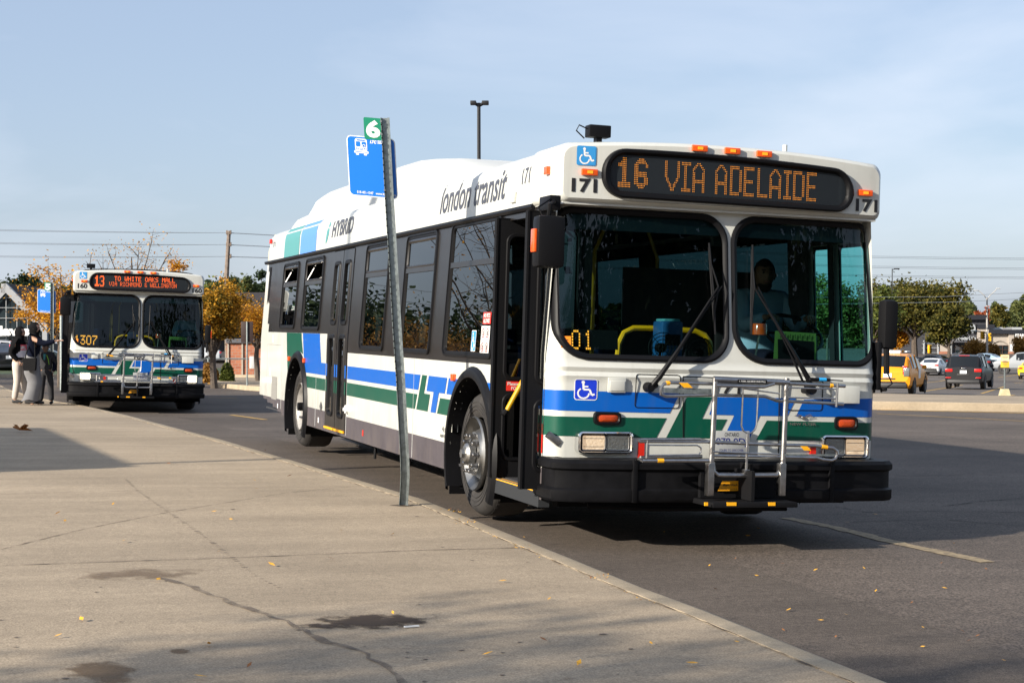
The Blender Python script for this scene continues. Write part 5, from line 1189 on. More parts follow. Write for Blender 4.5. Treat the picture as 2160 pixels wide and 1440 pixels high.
# ------------------------------------------------------------------ trees
def leaf_mat(name, c1, c2, trans=0.25):
    m = bpy.data.materials.new(name); m.use_nodes = True; nt = m.node_tree; b = nt.nodes['Principled BSDF']; L = nt.links; b.inputs['Roughness'].default_value = .6; b.inputs['Specular IOR Level'].default_value = .2
    gi = N(nt, 'ShaderNodeNewGeometry'); n = N(nt, 'ShaderNodeTexNoise'); tc = N(nt, 'ShaderNodeTexCoord'); n.inputs['Scale'].default_value = .9; n.inputs['Detail'].default_value = 3; L.new(tc.outputs['Object'], n.inputs['Vector'])
    mm = N(nt, 'ShaderNodeMath'); mm.operation = 'ADD'; m2 = N(nt, 'ShaderNodeMath'); m2.operation = 'MULTIPLY'; m2.inputs[1].default_value = .5
    L.new(gi.outputs['Random Per Island'], m2.inputs[0]); L.new(m2.outputs[0], mm.inputs[0]); L.new(n.outputs['Fac'], mm.inputs[1])
    r = N(nt, 'ShaderNodeValToRGB'); r.color_ramp.elements[0].position = .45; r.color_ramp.elements[1].position = 1.0; r.color_ramp.elements[0].color = (*c1, 1); r.color_ramp.elements[1].color = (*c2, 1)
    L.new(mm.outputs[0], r.inputs['Fac']); L.new(r.outputs[0], b.inputs['Base Color'])
    t = N(nt, 'ShaderNodeBsdfTranslucent'); L.new(r.outputs[0], t.inputs['Color']); x = N(nt, 'ShaderNodeMixShader'); x.inputs['Fac'].default_value = trans
    L.new(b.outputs[0], x.inputs[1]); L.new(t.outputs[0], x.inputs[2]); L.new(x.outputs[0], nt.nodes['Material Output'].inputs['Surface']); return m
lf_gold = leaf_mat('locust_leaf', (.30, .12, .012), (.78, .40, .035), .35); lf_fall = leaf_mat('turning_leaf', (.045, .060, .010), (.62, .30, .025), .3); lf_green = leaf_mat('green_leaf', (.035, .055, .012), (.15, .17, .035)); lf_dark = leaf_mat('dark_leaf', (.012, .026, .012), (.05, .075, .03))
lf_olive = leaf_mat('olive_leaf', (.018, .030, .007), (.15, .125, .024)); lf_brown = leaf_mat('brown_leaf', (.16, .07, .012), (.40, .22, .05)); lf_red = leaf_mat('red_leaf', (.25, .05, .02), (.42, .13, .05))
lf_mixed = leaf_mat('wood_leaf', (.035, .055, .018), (.14, .15, .045)); bark = mat('bark', (.085, .065, .050), .9, var=.3, vscale=8, bump=.4, bscale=30)
def leaves(mb, pts, s, rg, flat=.6):
    vs = []; fs = []
    for c in pts:
        a = Vector((rg.gauss(0, 1), rg.gauss(0, 1), rg.gauss(0, flat))).normalized(); b = a.cross(Vector((rg.gauss(0, 1), rg.gauss(0, 1), rg.gauss(0, 1)))).normalized(); k = s*rg.uniform(.6, 1.4)
        i = len(vs); vs += [c-a*k, c-b*k*.55, c+a*k, c+b*k*.55]; fs.append((i, i+1, i+2, i+3))
    mb.add(vs, fs)
def tree(base, H, R, lm, seed, label, group, name='deciduous_tree', nleaf=5000, ls=.10, trunk_h=.28, spread=1.0, sparse_top=0.0, lobes=9, trunk_r=None, lean=0.0, shape=1.0, clump=.30, droop=0):
    rg = random.Random(seed); root = empty(name, base, 0, label, 'tree', group); tr = trunk_r or H*.022
    tb = MB().use(bark); ends = []
    top = Vector((lean*H, 0, H*.86)); z0 = H*trunk_h
    main = [Vector((0, 0, -.1)), Vector((rg.uniform(-.1, .1), rg.uniform(-.1, .1), z0)), Vector((lean*H*.6+rg.uniform(-.3, .3)*R*.2, rg.uniform(-.2, .2)*R*.3, H*.55)), top]
    tb.tube(main, [tr, tr*.8, tr*.45, tr*.1], 8)
    nl = lobes
    for i in range(nl):
        f = rg.uniform(.0, 1); zs = z0*(.95)+(H*.6-z0)*f*.9; st = main[1].lerp(main[2], min(1, max(0, (zs-z0)/(H*.55-z0+1e-6)))); st.z = zs
        az = 2*pi*i/nl*1.618*2+rg.uniform(-.4, .4); out = R*rg.uniform(.30, 1.05)*spread*(1-.25*f); up = H*rg.uniform(.16, .42)*(1 if not droop else .5)
        e = Vector((lean*H*.5+out*cos(az), out*sin(az), min(H*.97, zs+up+rg.uniform(0, H*.12)))); mid = st.lerp(e, .5)+Vector((0, 0, -H*.02)); r0 = tr*.42*(1-.4*f)
        tb.tube([st, mid, e], [r0, r0*.6, r0*.15], 6); ends += [(mid.lerp(e, .3), .6), (e, 1.0)]
        for k in range(4):
            s = mid.lerp(e, rg.uniform(0, .9)); d = Vector((rg.gauss(0, 1), rg.gauss(0, 1), rg.uniform(.1, 1.2))).normalized()*R*rg.uniform(.22, .45); q = s+d
            tb.tube([s, s+d*.5+Vector((0, 0, .03*H*rg.uniform(-.5, .5))), q], [r0*.35, r0*.22, r0*.07], 5); ends.append((q, .7))
            for _ in range(3):
                s2 = s.lerp(q, rg.uniform(.3, 1)); d2 = Vector((rg.gauss(0, 1), rg.gauss(0, 1), rg.uniform(-.1, 1))).normalized()*R*rg.uniform(.10, .25); tb.tube([s2, s2+d2], [r0*.14, r0*.04], 4); ends.append((s2+d2, .5))
    tb.build('trunk', root)
    pts = []
    for _ in range(nleaf):
        e, w = ends[rg.randrange(len(ends))]
        if sparse_top and e.z > H*(1-sparse_top) and rg.random() < .80: continue
        c = e+Vector((rg.gauss(0, 1), rg.gauss(0, 1), rg.gauss(0, .75)))*R*clump*(.35+.5*w)*rg.uniform(.4, 1)
        if c.z < z0*.75: c.z = z0*.75+rg.random()*.5
        pts.append(c)
    mb = MB().use(lm); leaves(mb, pts, ls, rg); mb.build('crown', root, smooth=False)
    return root
def tree_at(u, vtop, D, wpx, lm, seed, label, group='', **kw):
    b = at(u, D); H = (CAMP+pray(u, vtop)*D).z-b.z; R = wpx*D/FPX/2
    return tree(b, H, R, lm, seed, label, group or None, **kw)
GL = 'yellow locust trees beyond the road'
tree_at(128, 538, 52, 200, lf_gold, 11, 'golden tree behind bus stop sign 5, bare twigs at its top', GL, name='locust_tree', nleaf=12000, ls=.045, sparse_top=.34, trunk_h=.26, lobes=17, clump=.22, trunk_r=.12)
tree_at(278, 498, 58, 230, lf_gold, 12, 'nearly bare yellow tree rising behind the farther bus', GL, name='locust_tree', nleaf=9000, ls=.036, sparse_top=.40, lobes=20, clump=.20, trunk_r=.16)
tree_at(452, 572, 54, 150, lf_fall, 13, 'dense green and orange tree just right of the farther bus', GL, name='locust_tree', nleaf=20000, ls=.05, lobes=17, clump=.26, trunk_h=.20, sparse_top=.14, trunk_r=.13)
tree_at(545, 600, 62, 150, lf_gold, 14, 'thin orange brown tree beside the rear of the nearer bus', GL, name='locust_tree', nleaf=9000, ls=.048, lobes=13, clump=.28, sparse_top=.2, trunk_r=.12)
tree_at(335, 560, 56, 130, lf_gold, 15, 'yellow tree mostly hidden behind the farther bus', GL, name='locust_tree', nleaf=7000, ls=.05, lobes=9)
GD = 'dark trees behind the plaza roof'
for i, (u, vt, D, w, lm, lb) in enumerate(((45, 566, 175, 55, lf_dark, 'dark evergreen clump above the plaza roof at the left edge'), (73, 572, 190, 36, lf_dark, 'tall narrow dark tree left of the golden tree'), (18, 588, 180, 60, lf_mixed, 'dull green tree over the glass gable'),
        (205, 572, 170, 70, lf_dark, 'dark tree peeping over the farther bus roof, left side'), (395, 570, 160, 60, lf_mixed, 'dark green tree above the number 160 end of the farther bus'), (440, 578, 170, 80, lf_green, 'green tree between farther bus and utility pole'), (508, 572, 165, 70, lf_mixed, 'broad green tree right of the utility pole'), (557, 562, 175, 60, lf_dark, 'dark tree touching the rear edge of the nearer bus'), (610, 590, 170, 80, lf_mixed, 'dark tree hidden behind the rear of the nearer bus'))):
    tree_at(u, vt, D, w, lm, 40+i, lb, GD, nleaf=9000, ls=.19, lobes=11, clump=.34, trunk_h=.2)
GR = 'mature trees by the shops'
tree_at(1930, 612, 178, 205, lf_olive, 21, 'large olive tree above the taxi and white sedan', GR, nleaf=42000, ls=.18, lobes=26, clump=.25, trunk_h=.30, trunk_r=.40)
tree_at(2000, 652, 172, 92, lf_olive, 22, 'smaller bronze green tree in front of the dark shop', GR, nleaf=24000, ls=.16, lobes=20, clump=.25, trunk_h=.30, trunk_r=.22)
tree_at(1885, 688, 180, 70, lf_gold, 23, 'orange tree behind the driver mirror', GR, nleaf=4500, ls=.17, lobes=9)
tree_at(1840, 600, 150, 110, lf_green, 26, 'green tree seen through the right windshield', GR, nleaf=18000, ls=.16, lobes=13, clump=.32, trunk_r=.15)
tree_at(1745, 600, 152, 150, lf_green, 27, 'green tree seen through the driver side windows', GR, nleaf=18000, ls=.16, lobes=13, clump=.32, trunk_r=.15)
def bush(u, vt, D, wpx, lm, seed, label, group=None, n=2500, ls=.06):
    b = at(u, D); H = (CAMP+pray(u, vt)*D).z-b.z; R = wpx*D/FPX/2; rg = random.Random(seed); root = empty('bush', b, 0, label, 'bush', group)
    tb = MB().use(bark)
    for k in range(7): a = rg.uniform(0, 6.3); tb.tube([(0, 0, 0), (R*.3*cos(a), R*.3*sin(a), H*.5), (R*.7*cos(a), R*.7*sin(a), H*.85)], [.04, .03, .01], 5)
    tb.build('stem', root); pts = []
    for _ in range(n):
        d = Vector((rg.gauss(0, 1), rg.gauss(0, 1), abs(rg.gauss(0, 1)))).normalized(); r = rg.uniform(.55, 1.03)**.6; pts.append(Vector((d.x*R*r, d.y*R*r, H*.08+d.z*H*.9*r)))
    mb = MB().use(lm); leaves(mb, pts, ls, rg); mb.build('foliage', root, smooth=False)
bush(479, 764, 60, 30, lf_green, 61, 'round clipped green bush in front of the brick wall', n=3000)
bush(440, 765, 61, 44, lf_brown, 62, 'low brown hedge beside the farther bus', n=2600, ls=.07)
GS = 'small bronze trees by the shop front'
tree_at(2062, 722, 186, 62, lf_brown, 63, 'small bronze tree above the dark sport utility car', GS, name='ornamental_tree', nleaf=8000, ls=.14, lobes=10, trunk_h=.2, clump=.34)
tree_at(2092, 732, 188, 36, lf_brown, 64, 'small brown tree just right of the concrete lamp post', GS, name='ornamental_tree', nleaf=5000, ls=.14, lobes=8, trunk_h=.15, clump=.34)
tree_at(2155, 714, 186, 46, lf_brown, 65, 'bronze tree over the silver pickup truck', GS, name='ornamental_tree', nleaf=7000, ls=.14, lobes=9, trunk_h=.2, clump=.34)
# far wood on the rising ground at the right
def wood(name, prof, D, depth, lm, seed, n, ls):
    rg = random.Random(seed); mb = MB().use(lm); pts = []
    us = [p[0] for p in prof]
    for _ in range(n):
        u = rg.uniform(us[0], us[-1]); vt = interp(u, prof)+5*sin(u*.11)+4*sin(u*.31+1); dd = D+rg.uniform(0, depth); f = rg.random()**1.5; v = vt+(745-vt)*f; pts.append(CAMP+pray(u, v)*dd)
    leaves(mb, pts, ls, rg)
    mb.build(name, smooth=False)['kind'] = 'stuff'
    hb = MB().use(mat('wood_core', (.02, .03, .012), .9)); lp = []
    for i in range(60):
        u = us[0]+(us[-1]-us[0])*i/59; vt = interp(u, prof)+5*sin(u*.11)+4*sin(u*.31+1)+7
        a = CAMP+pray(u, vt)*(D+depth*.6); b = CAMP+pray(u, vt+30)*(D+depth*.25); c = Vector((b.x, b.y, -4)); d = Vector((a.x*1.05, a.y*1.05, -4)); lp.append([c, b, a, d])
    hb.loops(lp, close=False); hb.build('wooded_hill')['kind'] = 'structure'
wood('far_wood', [(1500, 660), (1700, 640), (1860, 632), (1905, 612), (1950, 608), (1985, 625), (2020, 645), (2035, 632), (2052, 640), (2062, 662), (2085, 664), (2095, 646), (2108, 650), (2120, 662), (2135, 640), (2150, 636), (2175, 622), (2300, 615), (2500, 640)], 330, 50, lf_mixed, 5, 70000, .50)
tree_at(2073, 646, 325, 24, lf_red, 70, 'red autumn tree on the far wooded hill', None, nleaf=2500, ls=.42, clump=.4)
tree_at(2112, 640, 322, 30, lf_olive, 71, 'yellowish tree on the far wooded hill right of the lamp post', None, nleaf=3000, ls=.42, clump=.4)
wood('far_wood', [(640, 640), (900, 650), (1200, 645), (1500, 655)], 330, 50, lf_mixed, 8, 12000, .9)
wood('far_wood', [(2500, 640), (2900, 620), (3600, 640), (4400, 650)], 330, 50, lf_mixed, 9, 14000, .9)
wood('far_wood', [(-700, 590), (-300, 585), (-120, 600), (0, 605), (300, 600), (640, 600)], 240, 30, lf_dark, 6, 9000, .6)
# ------------------------------------------------------------------ buildings
def P2(u, v, D): return CAMP+pray(u, v)*D
dgrey = mat('dark_cladding', (.045, .045, .052), .7, var=.1, vscale=1); beige = mat('beige_block', (.40, .35, .30), .85, var=.06, vscale=2); cornice = mat('dark_cornice', (.015, .016, .022), .6)
brickm = bpy.data.materials.new('brick'); brickm.use_nodes = True
def _brick():
    nt = brickm.node_tree; b = nt.nodes['Principled BSDF']; b.inputs['Roughness'].default_value = .9; t = N(nt, 'ShaderNodeTexBrick'); tc = N(nt, 'ShaderNodeTexCoord'); mp = N(nt, 'ShaderNodeMapping'); mp.inputs['Rotation'].default_value = (pi/2, 0, 0)
    t.inputs['Color1'].default_value = (.42, .15, .075, 1); t.inputs['Color2'].default_value = (.30, .10, .055, 1); t.inputs['Mortar'].default_value = (.30, .22, .17, 1); t.inputs['Scale'].default_value = 2.0
    t.inputs['Mortar Size'].default_value = .02; nt.links.new(tc.outputs['Object'], mp.inputs[0]); nt.links.new(mp.outputs[0], t.inputs['Vector']); nt.links.new(t.outputs['Color'], b.inputs['Base Color'])
_brick()
shopgl = mat('shop_glass', (.016, .024, .028), .15, spec=.35, var=.3, vscale=.5); framew = mat('white_frame', (.38, .40, .41), .5); roofd = mat('shingle_roof', (.030, .023, .022), .85, var=.15, vscale=3, bump=.3)
# plaza with the long dark roof and the glass gable
Dq = 128.0
def frame_of(u, D):            # local frame facing the camera at a place
    b = at(u, D); return b
plz = empty('plaza_building', (0, 0, 0), 0, 'long plaza with dark roof and white framed glass gable at the left edge', 'building')
def wallq(mb, u0, u1, v0, v1, D, t=.3, D2=None):
    a, b, c, d = P2(u0, v1, D), P2(u1, v1, D2 or D), P2(u1, v0, D2 or D), P2(u0, v0, D); n = (CR @ Vector((0, 0, -1)))*t
    mb.add([a, b, c, d, a+n, b+n, c+n, d+n], [(0, 1, 2, 3), (4, 5, 6, 7), (0, 1, 5, 4), (1, 2, 6, 5), (2, 3, 7, 6), (3, 0, 4, 7)])
m = MB().use(dgrey); wallq(m, -420, 640, 690, 760, Dq+6, 14); m.build('wall', plz, smooth=False)
m = MB().use(roofd); D1, D2_ = Dq+3, Dq+16; a, b, c, d = P2(-420, 692, D1), P2(640, 692, D1), P2(640, 617, D2_), P2(-420, 612, D2_); m.add([a, b, c, d], [(0, 1, 2, 3)])
m.add([d, c, P2(640, 700, D2_+14), P2(-420, 700, D2_+14)], [(0, 1, 2, 3)]); m.build('roof', plz, smooth=False)
m = MB().use(shopgl); n = CR @ Vector((0, 0, -1)); ap = (12, 608); P = [P2(-75, 752, Dq), P2(95, 752, Dq), P2(93, 700, Dq), P2(ap[0], ap[1], Dq), P2(-68, 700, Dq)]; m.add(P+[p+n*6 for p in P], [(0, 1, 2, 3, 4), (1, 2, 7, 6), (2, 3, 8, 7), (3, 4, 9, 8)]); gb = m.build('glass_gable', plz, smooth=False); m = MB().use(roofd); q0, q1, q2 = P2(12, 597, Dq-.4), P2(99, 686, Dq-.4), P2(-75, 686, Dq-.4); m.add([q0, q1, q1+n*9, q0+n*9, q2, q2+n*9], [(0, 1, 2, 3), (0, 4, 5, 3)]); m.build('gable_roof', plz, smooth=False)
m = MB().use(mat('gable_white', (.30, .31, .32), .6)); 
for s in (1,):
    m.add([P2(2, 598, Dq-.5), P2(12, 598, Dq-.5), P2(12, 618, Dq-.5), P2(2, 618, Dq-.5)], [(0, 1, 2, 3)])
    q = [P2(12, 597, Dq-.5), P2(99, 686, Dq-.5), P2(99, 752, Dq-.5), P2(89, 752, Dq-.5), P2(89, 700, Dq-.5), P2(12, 617, Dq-.5)]; m.add(q+[p+n*.4 for p in q], [(0, 1, 4, 5), (1, 2, 3, 4), (0, 1, 7, 6), (1, 2, 8, 7)])
    q = [P2(12, 597, Dq-.5), P2(-75, 686, Dq-.5), P2(-75, 752, Dq-.5), P2(-65, 752, Dq-.5), P2(-65, 700, Dq-.5), P2(12, 617, Dq-.5)]; m.add(q, [(0, 1, 4, 5), (1, 2, 3, 4)])
m.build('gable_frame', plz, smooth=False)
m = MB().use(framew)
for v in (628, 649, 671, 709): m.tube([P2(-60 if v > 690 else 12-(v-600), v, Dq-.2), P2(88 if v > 690 else 14+(v-600)*.93, v, Dq-.2)], .028, 4)
for u in (-32, -10, 13, 36, 58, 78): m.tube([P2(u, max(610, 612+abs(u-12)*1.05), Dq-.2), P2(u, 752, Dq-.2)], .028, 4)
m.build('mullions', gb)
m = MB().use(signwhite)
def shoptext(mb, s, u0, v0, u1, v1, D, bold=.03):
    text(mb, s, (0, 0, 1, 1), lambda a, b, o: P2(u0+(u1-u0)*a, v1+(v0-v1)*b, D), 0, bold)
shoptext(m, 'blaws', -20, 687, 62, 708, Dq-.9, .05); m.build('shop_lettering', gb)
m = MB().use(signwhite); 
for u in (0, 20): wallq(m, u, u+6, 719, 731, Dq-.3, .05)
m.build('window_posters', gb)
# low brick wall with posts
bw = empty('brick_wall', (0, 0, 0), 0, 'low red brick wall with concrete posts left of the nearer bus', 'wall')
DB = 72; m = MB().use(brickm); wallq(m, 478, 720, 722, 790, DB, .5); m.build('wall', bw, smooth=False)
for u in (481, 511, 538, 590, 660): m = MB().use(mat('post_concrete', (.38, .33, .27), .9, var=.1)); wallq(m, u-1.6, u+1.6, 722, 790, DB-.06, .3); m.build('post', bw, smooth=False)
m = MB().use(mat('coping_metal', (.10, .10, .11), .5)); wallq(m, 476, 722, 714, 723, DB-.15, .9); m.build('coping', bw, smooth=False)
m = MB().use(galv); m.tube([P2(425, 756, 66), P2(700, 758, 66)], .03, 6)
for u in (439, 478, 538, 600): m.tube([P2(u, 756, 66), P2(u, 792, 66)], .035, 6)
tag(m.build('pipe_railing'), 'thin galvanised pipe railing in front of the low brick wall', 'railing')
m = MB().use(signwhite); m.rbox(-.1, .1, -.05, .05, -.25, .25, .01, Matrix.Translation(P2(532, 764, 65.8))); tag(m.build('utility_box'), 'small pale box fixed on the pipe railing', 'box')
# dark shop with big letters, and the beige coffee shop
DS = 255
sh1 = empty('shop_building', (0, 0, 0), 0, 'dark grey supermarket front with big white lettering behind the olive trees', 'building')
m = MB().use(dgrey); wallq(m, 1905, 2085, 674, 762, DS, 25); m.build('wall', sh1, smooth=False)
m = MB().use(cornice); wallq(m, 1990, 2084, 664, 674, DS-.8, 20); wallq(m, 2062, 2098, 684, 693, DS-.5, 10); m.build('cornice', sh1, smooth=False)
m = MB().use(beige); wallq(m, 2062, 2086, 692, 762, DS-.3, 20); wallq(m, 1978, 2001, 700, 742, DS-.4, 2); m.build('pier', sh1, smooth=False)
m = MB().use(brickm); wallq(m, 1981, 2003, 741, 762, DS-.6, 2); m.build('brick_base', sh1, smooth=False)
m = MB().use(mat('canopy_grey', (.09, .09, .10), .5)); wallq(m, 2015, 2064, 714, 722, DS-3, 3); lp = [[P2(2014+44*t, 752-14*sin(pi*min(1, t*.9+.05))+0, DS-3), P2(2014+44*t, 756-14*sin(pi*min(1, t*.9+.05)), DS-3), P2(2014+44*t, 756-14*sin(pi*min(1, t*.9+.05)), DS)] for t in [i/12 for i in range(13)]]; m.loops(lp, close=False); m.build('canopy', sh1)
m = MB().use(shopgl); wallq(m, 2026, 2050, 722, 732, DS-.1, .1); wallq(m, 2016, 2060, 738, 760, DS-.1, .1); m.build('window', sh1, smooth=False)
m = MB().use(framew)
for v in (724, 733, 743): wallq(m, 1945, 1980, v, v+1, DS-.2, .1)
for u in (1949, 1979, 2006): wallq(m, u-1.2, u+1.2, 718, 762, DS-.6, .2)
m.build('window_frame', sh1, smooth=False)
m = MB().use(framew); shoptext(m, 'ro', 2037, 683, 2058, 702, DS-.5, .06); shoptext(m, 'Foods\u00b7Life', 2016, 709, 2059, 717, DS-3.3, .04); m.build('shop_lettering', sh1)
sh2 = empty('shop_building', (0, 0, 0), 0, 'beige coffee shop with dark cornice and arched window surround at right', 'building')
m = MB().use(beige); wallq(m, 2086, 2330, 703, 762, DS+.4, 20); m.build('wall', sh2, smooth=False)
m = MB().use(cornice); wallq(m, 2086, 2330, 695, 704, DS-.4, 16); m.build('cornice', sh2, smooth=False)
for u in (2128, 2215): m = MB().use(beige); wallq(m, u, u+11, 704, 762, DS-.1, .6); m.build('pilaster', sh2, smooth=False); m = MB().use(brickm); wallq(m, u, u+11, 742, 762, DS-.3, .6); m.build('brick_base', sh2, smooth=False)
for u in (2091, 2142): 
    m = MB().use(shopgl); wallq(m, u, u+36, 728, 758, DS+.2, .1); w = m.build('window', sh2, smooth=False); m = MB().use(mat('brown_frame', (.07, .035, .025), .6))
    for k in range(4): wallq(m, u+12*k-.5, u+12*k+.5, 728, 758, DS, .1)
    wallq(m, u, u+36, 728, 729, DS, .1); wallq(m, u, u+36, 737, 738, DS, .1); m.build('frame', w, smooth=False)
    m = MB().use(mat('arch_stone', (.30, .26, .22), .8)); m.tube([P2(u-1+38*t, 728-9*sin(pi*t), DS+.3) for t in [i/12 for i in range(13)]], .09, 4); m.build('arch_surround', sh2)
m = MB().use(framew); wallq(m, 2094, 2115, 690, 695, DS+6, 3); wallq(m, 2135, 2156, 690, 695, DS+6, 3); m.use(mat('rooftop_grey', (.25, .25, .26), .6)); wallq(m, 2115, 2135, 691, 695, DS+6, 3); m.build('rooftop_unit', sh2, smooth=False)
m = MB().use(signwhite); shoptext(m, 'STARBUCKS', 2141, 704, 2186, 710, DS-.8, .05); shoptext(m, 'COFFEE', 2147, 711, 2178, 717, DS-.8, .05); m.build('shop_lettering', sh2)
for u in (2075, 2134): m = MB().use(signwhite); m.lathe([(.0, .5), (.2, .5), (.2, -.5), (0, -.5)], P2(u, 733, DS-1.2), 'z', 8); m.build('wall_lamp', sh2)

# ------------------------------------------------------------------ poles, lamps, wires, signs
def tubeo(name, path, r, m, parent=None, n=8):
    mb = MB().use(m); mb.tube(path, r, n); return mb.build(name, parent)
wood_ = mat('weathered_wood', (.20, .155, .125), .9, var=.3, vscale=4, bump=.3)
DP = 95; up = empty('utility_pole', (0, 0, 0), 0, 'weathered wooden utility pole right of the farther bus', 'utility pole')
tubeo('pole', [P2(481, 770, DP), P2(477, 600, DP), P2(483, 487, DP)], [.17, .15, .11], wood_, up)
for v in (491, 516, 541): 
    m = MB().use(wood_); 
    for s in (-1, 1): m.rbox(-.06, .06, -.1, .1, -.1, .06, .02, Matrix.Translation(P2(482.5+s*3.4, v, DP))); m.lathe([(0, .1), (.05, .08), (.05, -.05)], P2(482.5+s*4, v-2, DP), 'z', 8)
    m.build('insulator', up)
wirem = mat('wire', (.16, .18, .21), .6)
def wires(v0, v1, v2, v3, k, lb):
    w = MB().use(wirem)
    for dv in (0, 2.2):
        pts = []
        for (ua, va, ub, vb) in ((-900, v0-20, 479, v1), (487, v1, 3200, v3+8)):
            n = 16
            for i in range(n+1):
                t = i/n; u = ua+(ub-ua)*t
                sag = 10*4*t*(1-t)+dv*1.2*sin(pi*t) if ua < 0 else 0
                v = va+(vb-va)*t+(sag if ua < 0 else 0)
                if ua > 0: v = v1+(interp(u, [(487, 0), (565, (v2-v1)), (1860, v3-v1), (2160, v3-v1+4), (3200, v3-v1-10)]))+dv*(.4+sin(pi*t))
                pts.append(P2(u, v, DP+ (0 if ua < 0 else 20*t)))
        w.tube(pts, .011, 4, caps=False)
    tag(w.build('power_line'), lb, 'wire', 'overhead power lines')
wires(466, 491, 497, 541, 0, 'topmost pair of overhead wires'); wires(498, 516, 521, 562, 1, 'middle pair of overhead wires'); wires(532, 541, 543, 581, 2, 'lowest pair of overhead wires at the pole top')
w = MB().use(wirem); w.tube([P2(1500, 628, 130), P2(1980, 626, 130), P2(2160, 617, 130), P2(2500, 600, 130)], .016, 4); w.tube([P2(1500, 645, 130), P2(2010, 637, 130), P2(2160, 630, 130), P2(2500, 612, 130)], .016, 4); tag(w.build('power_line'), 'slack lower wires over the shops at right', 'wire')
blk = mat('black_post', (.012, .012, .013), .45)
def lamp(u, vt, D, heads, label, w=.058, name='lamp_post'):
    b = at(u, D); t = P2(u, vt, D); r = empty(name, b, 0, label, 'lamp post'); h = t.z-b.z
    m = MB().use(blk); m.tube([(0, 0, 0), (0, 0, h)], [w, w*.85], 10); m.tube([(0, 0, 0), (0, 0, .5)], .22, 10); m.build('pole', r)
    for s in heads:
        M = Matrix.Rotation(-YAW, 4, 'Z'); m = MB().use(blk); l = s*D/FPX; sg = 1 if l > 0 else -1
        m.tube([M @ Vector((0, 0, h-.08)), M @ Vector((l*.4, 0, h-.02))], .05, 6); m.rbox(min(l*.3, l), max(l*.3, l), -.15, .15, h-.05, h+.05, .02, M); m.build('lamp_head', r)
lamp(1011, 218, 45, (-18, 21), 'tall black twin headed lamp post rising behind the nearer bus')
lamp(1882, 567, 160, (15,), 'black single headed lamp post above the driver mirror')
def cobra(u, vt, D, label):
    b = at(u, D); r = empty('street_lamp', b, 0, label, 'street lamp'); cm = mat('concrete_pole', (.40, .38, .35), .7); h = P2(u, vt, D).z-b.z; M = Matrix.Rotation(-YAW, 4, 'Z'); s = D/FPX
    m = MB().use(cm); m.tube([(0, 0, 0), (0, 0, h)], [.13, .09], 10); m.build('pole', r)
    for sg in (-1, 1):
        m = MB().use(cm); m.tube([M @ Vector(p) for p in ((0, 0, h-.2), (sg*.28*25*s, 0, h+6*s), (sg*.7*25*s, 0, h+15*s), (sg*20*s, 0, h+(17+2*sg)*s))], .045, 6); a = m.build('arm', r)
        m = MB().use(framew); c = M @ Vector((sg*23.5*s, 0, h+(17.5+2*sg)*s)); m.rbox(-4.2*s, 4.2*s, -.12, .12, -.06, .08, .03, Matrix.Translation(c) @ M); m.build('lamp_head', a)
cobra(2082, 628, 178, 'tall pale street lamp with two curved arms near the coffee shop')
def signal(u, v, D, back, lb):
    m = MB().use(mat('signal_yellow', (.80, .42, .01), .4)); c = P2(u, v, D); M = Matrix.Translation(c) @ Matrix.Rotation(-YAW+(.3 if not back else -.2), 4, 'Z'); s = D/FPX
    m.rbox(-3*s, 3*s, -.15, .2, -8.5*s, 8.5*s, .03, M); 
    r = m.build('traffic_light'); tag(r, lb, 'traffic light', 'yellow traffic lights')
    m = MB().use(blackm if not back else mat('signal_yellow', (.8, .42, .01), .4))
    for k in (-1, 0, 1):
        if not back: m.lathe([(0, .13), (2.2*s, .13), (2.5*s, .30)], M @ Vector((0, 0, k*5.4*s)), 'y', 10, -1)
        else: m.rbox(-2.4*s, 2.4*s, -.16, -.11, k*5.4*s-2.2*s, k*5.4*s+2.2*s, .02, M)
    m.build('lens', r)
signal(2072.5, 707, 174, False, 'yellow traffic light facing left of the pale street lamp'); signal(2087.5, 711, 173, True, 'yellow traffic light seen from behind right of the street lamp'); signal(1987, 702, 180, True, 'yellow traffic light half hidden in the bronze green tree'); signal(1961, 736, 190, False, 'small yellow traffic light under the large olive tree')
tag(tubeo('signal_arm', [P2(2082, 702, 178), P2(2060, 698, 177), P2(2040, 700, 176)], .07, galv), 'thin grey arm reaching left from the pale street lamp', 'signal arm')
# brown board seen from behind
b = at(521, 52); r = empty('traffic_sign', b, 0, 'brown sign board seen from behind on a thin steel post', 'sign'); h = P2(521, 678, 52).z-b.z; M = Matrix.Rotation(-YAW, 4, 'Z'); s = 52/FPX
m = MB().use(galv); m.tube([(0, 0, 0), (0, 0, h)], .03, 6); m.build('post', r); m = MB().use(mat('sign_brown', (.028, .012, .010), .6)); m.rbox(-13*s, 12.5*s, .03, .05, h-44*s, h, .01, M); m.box(-13*s, 12.5*s, .02, .03, h-31*s, h-30*s, M); m.build('board', r)
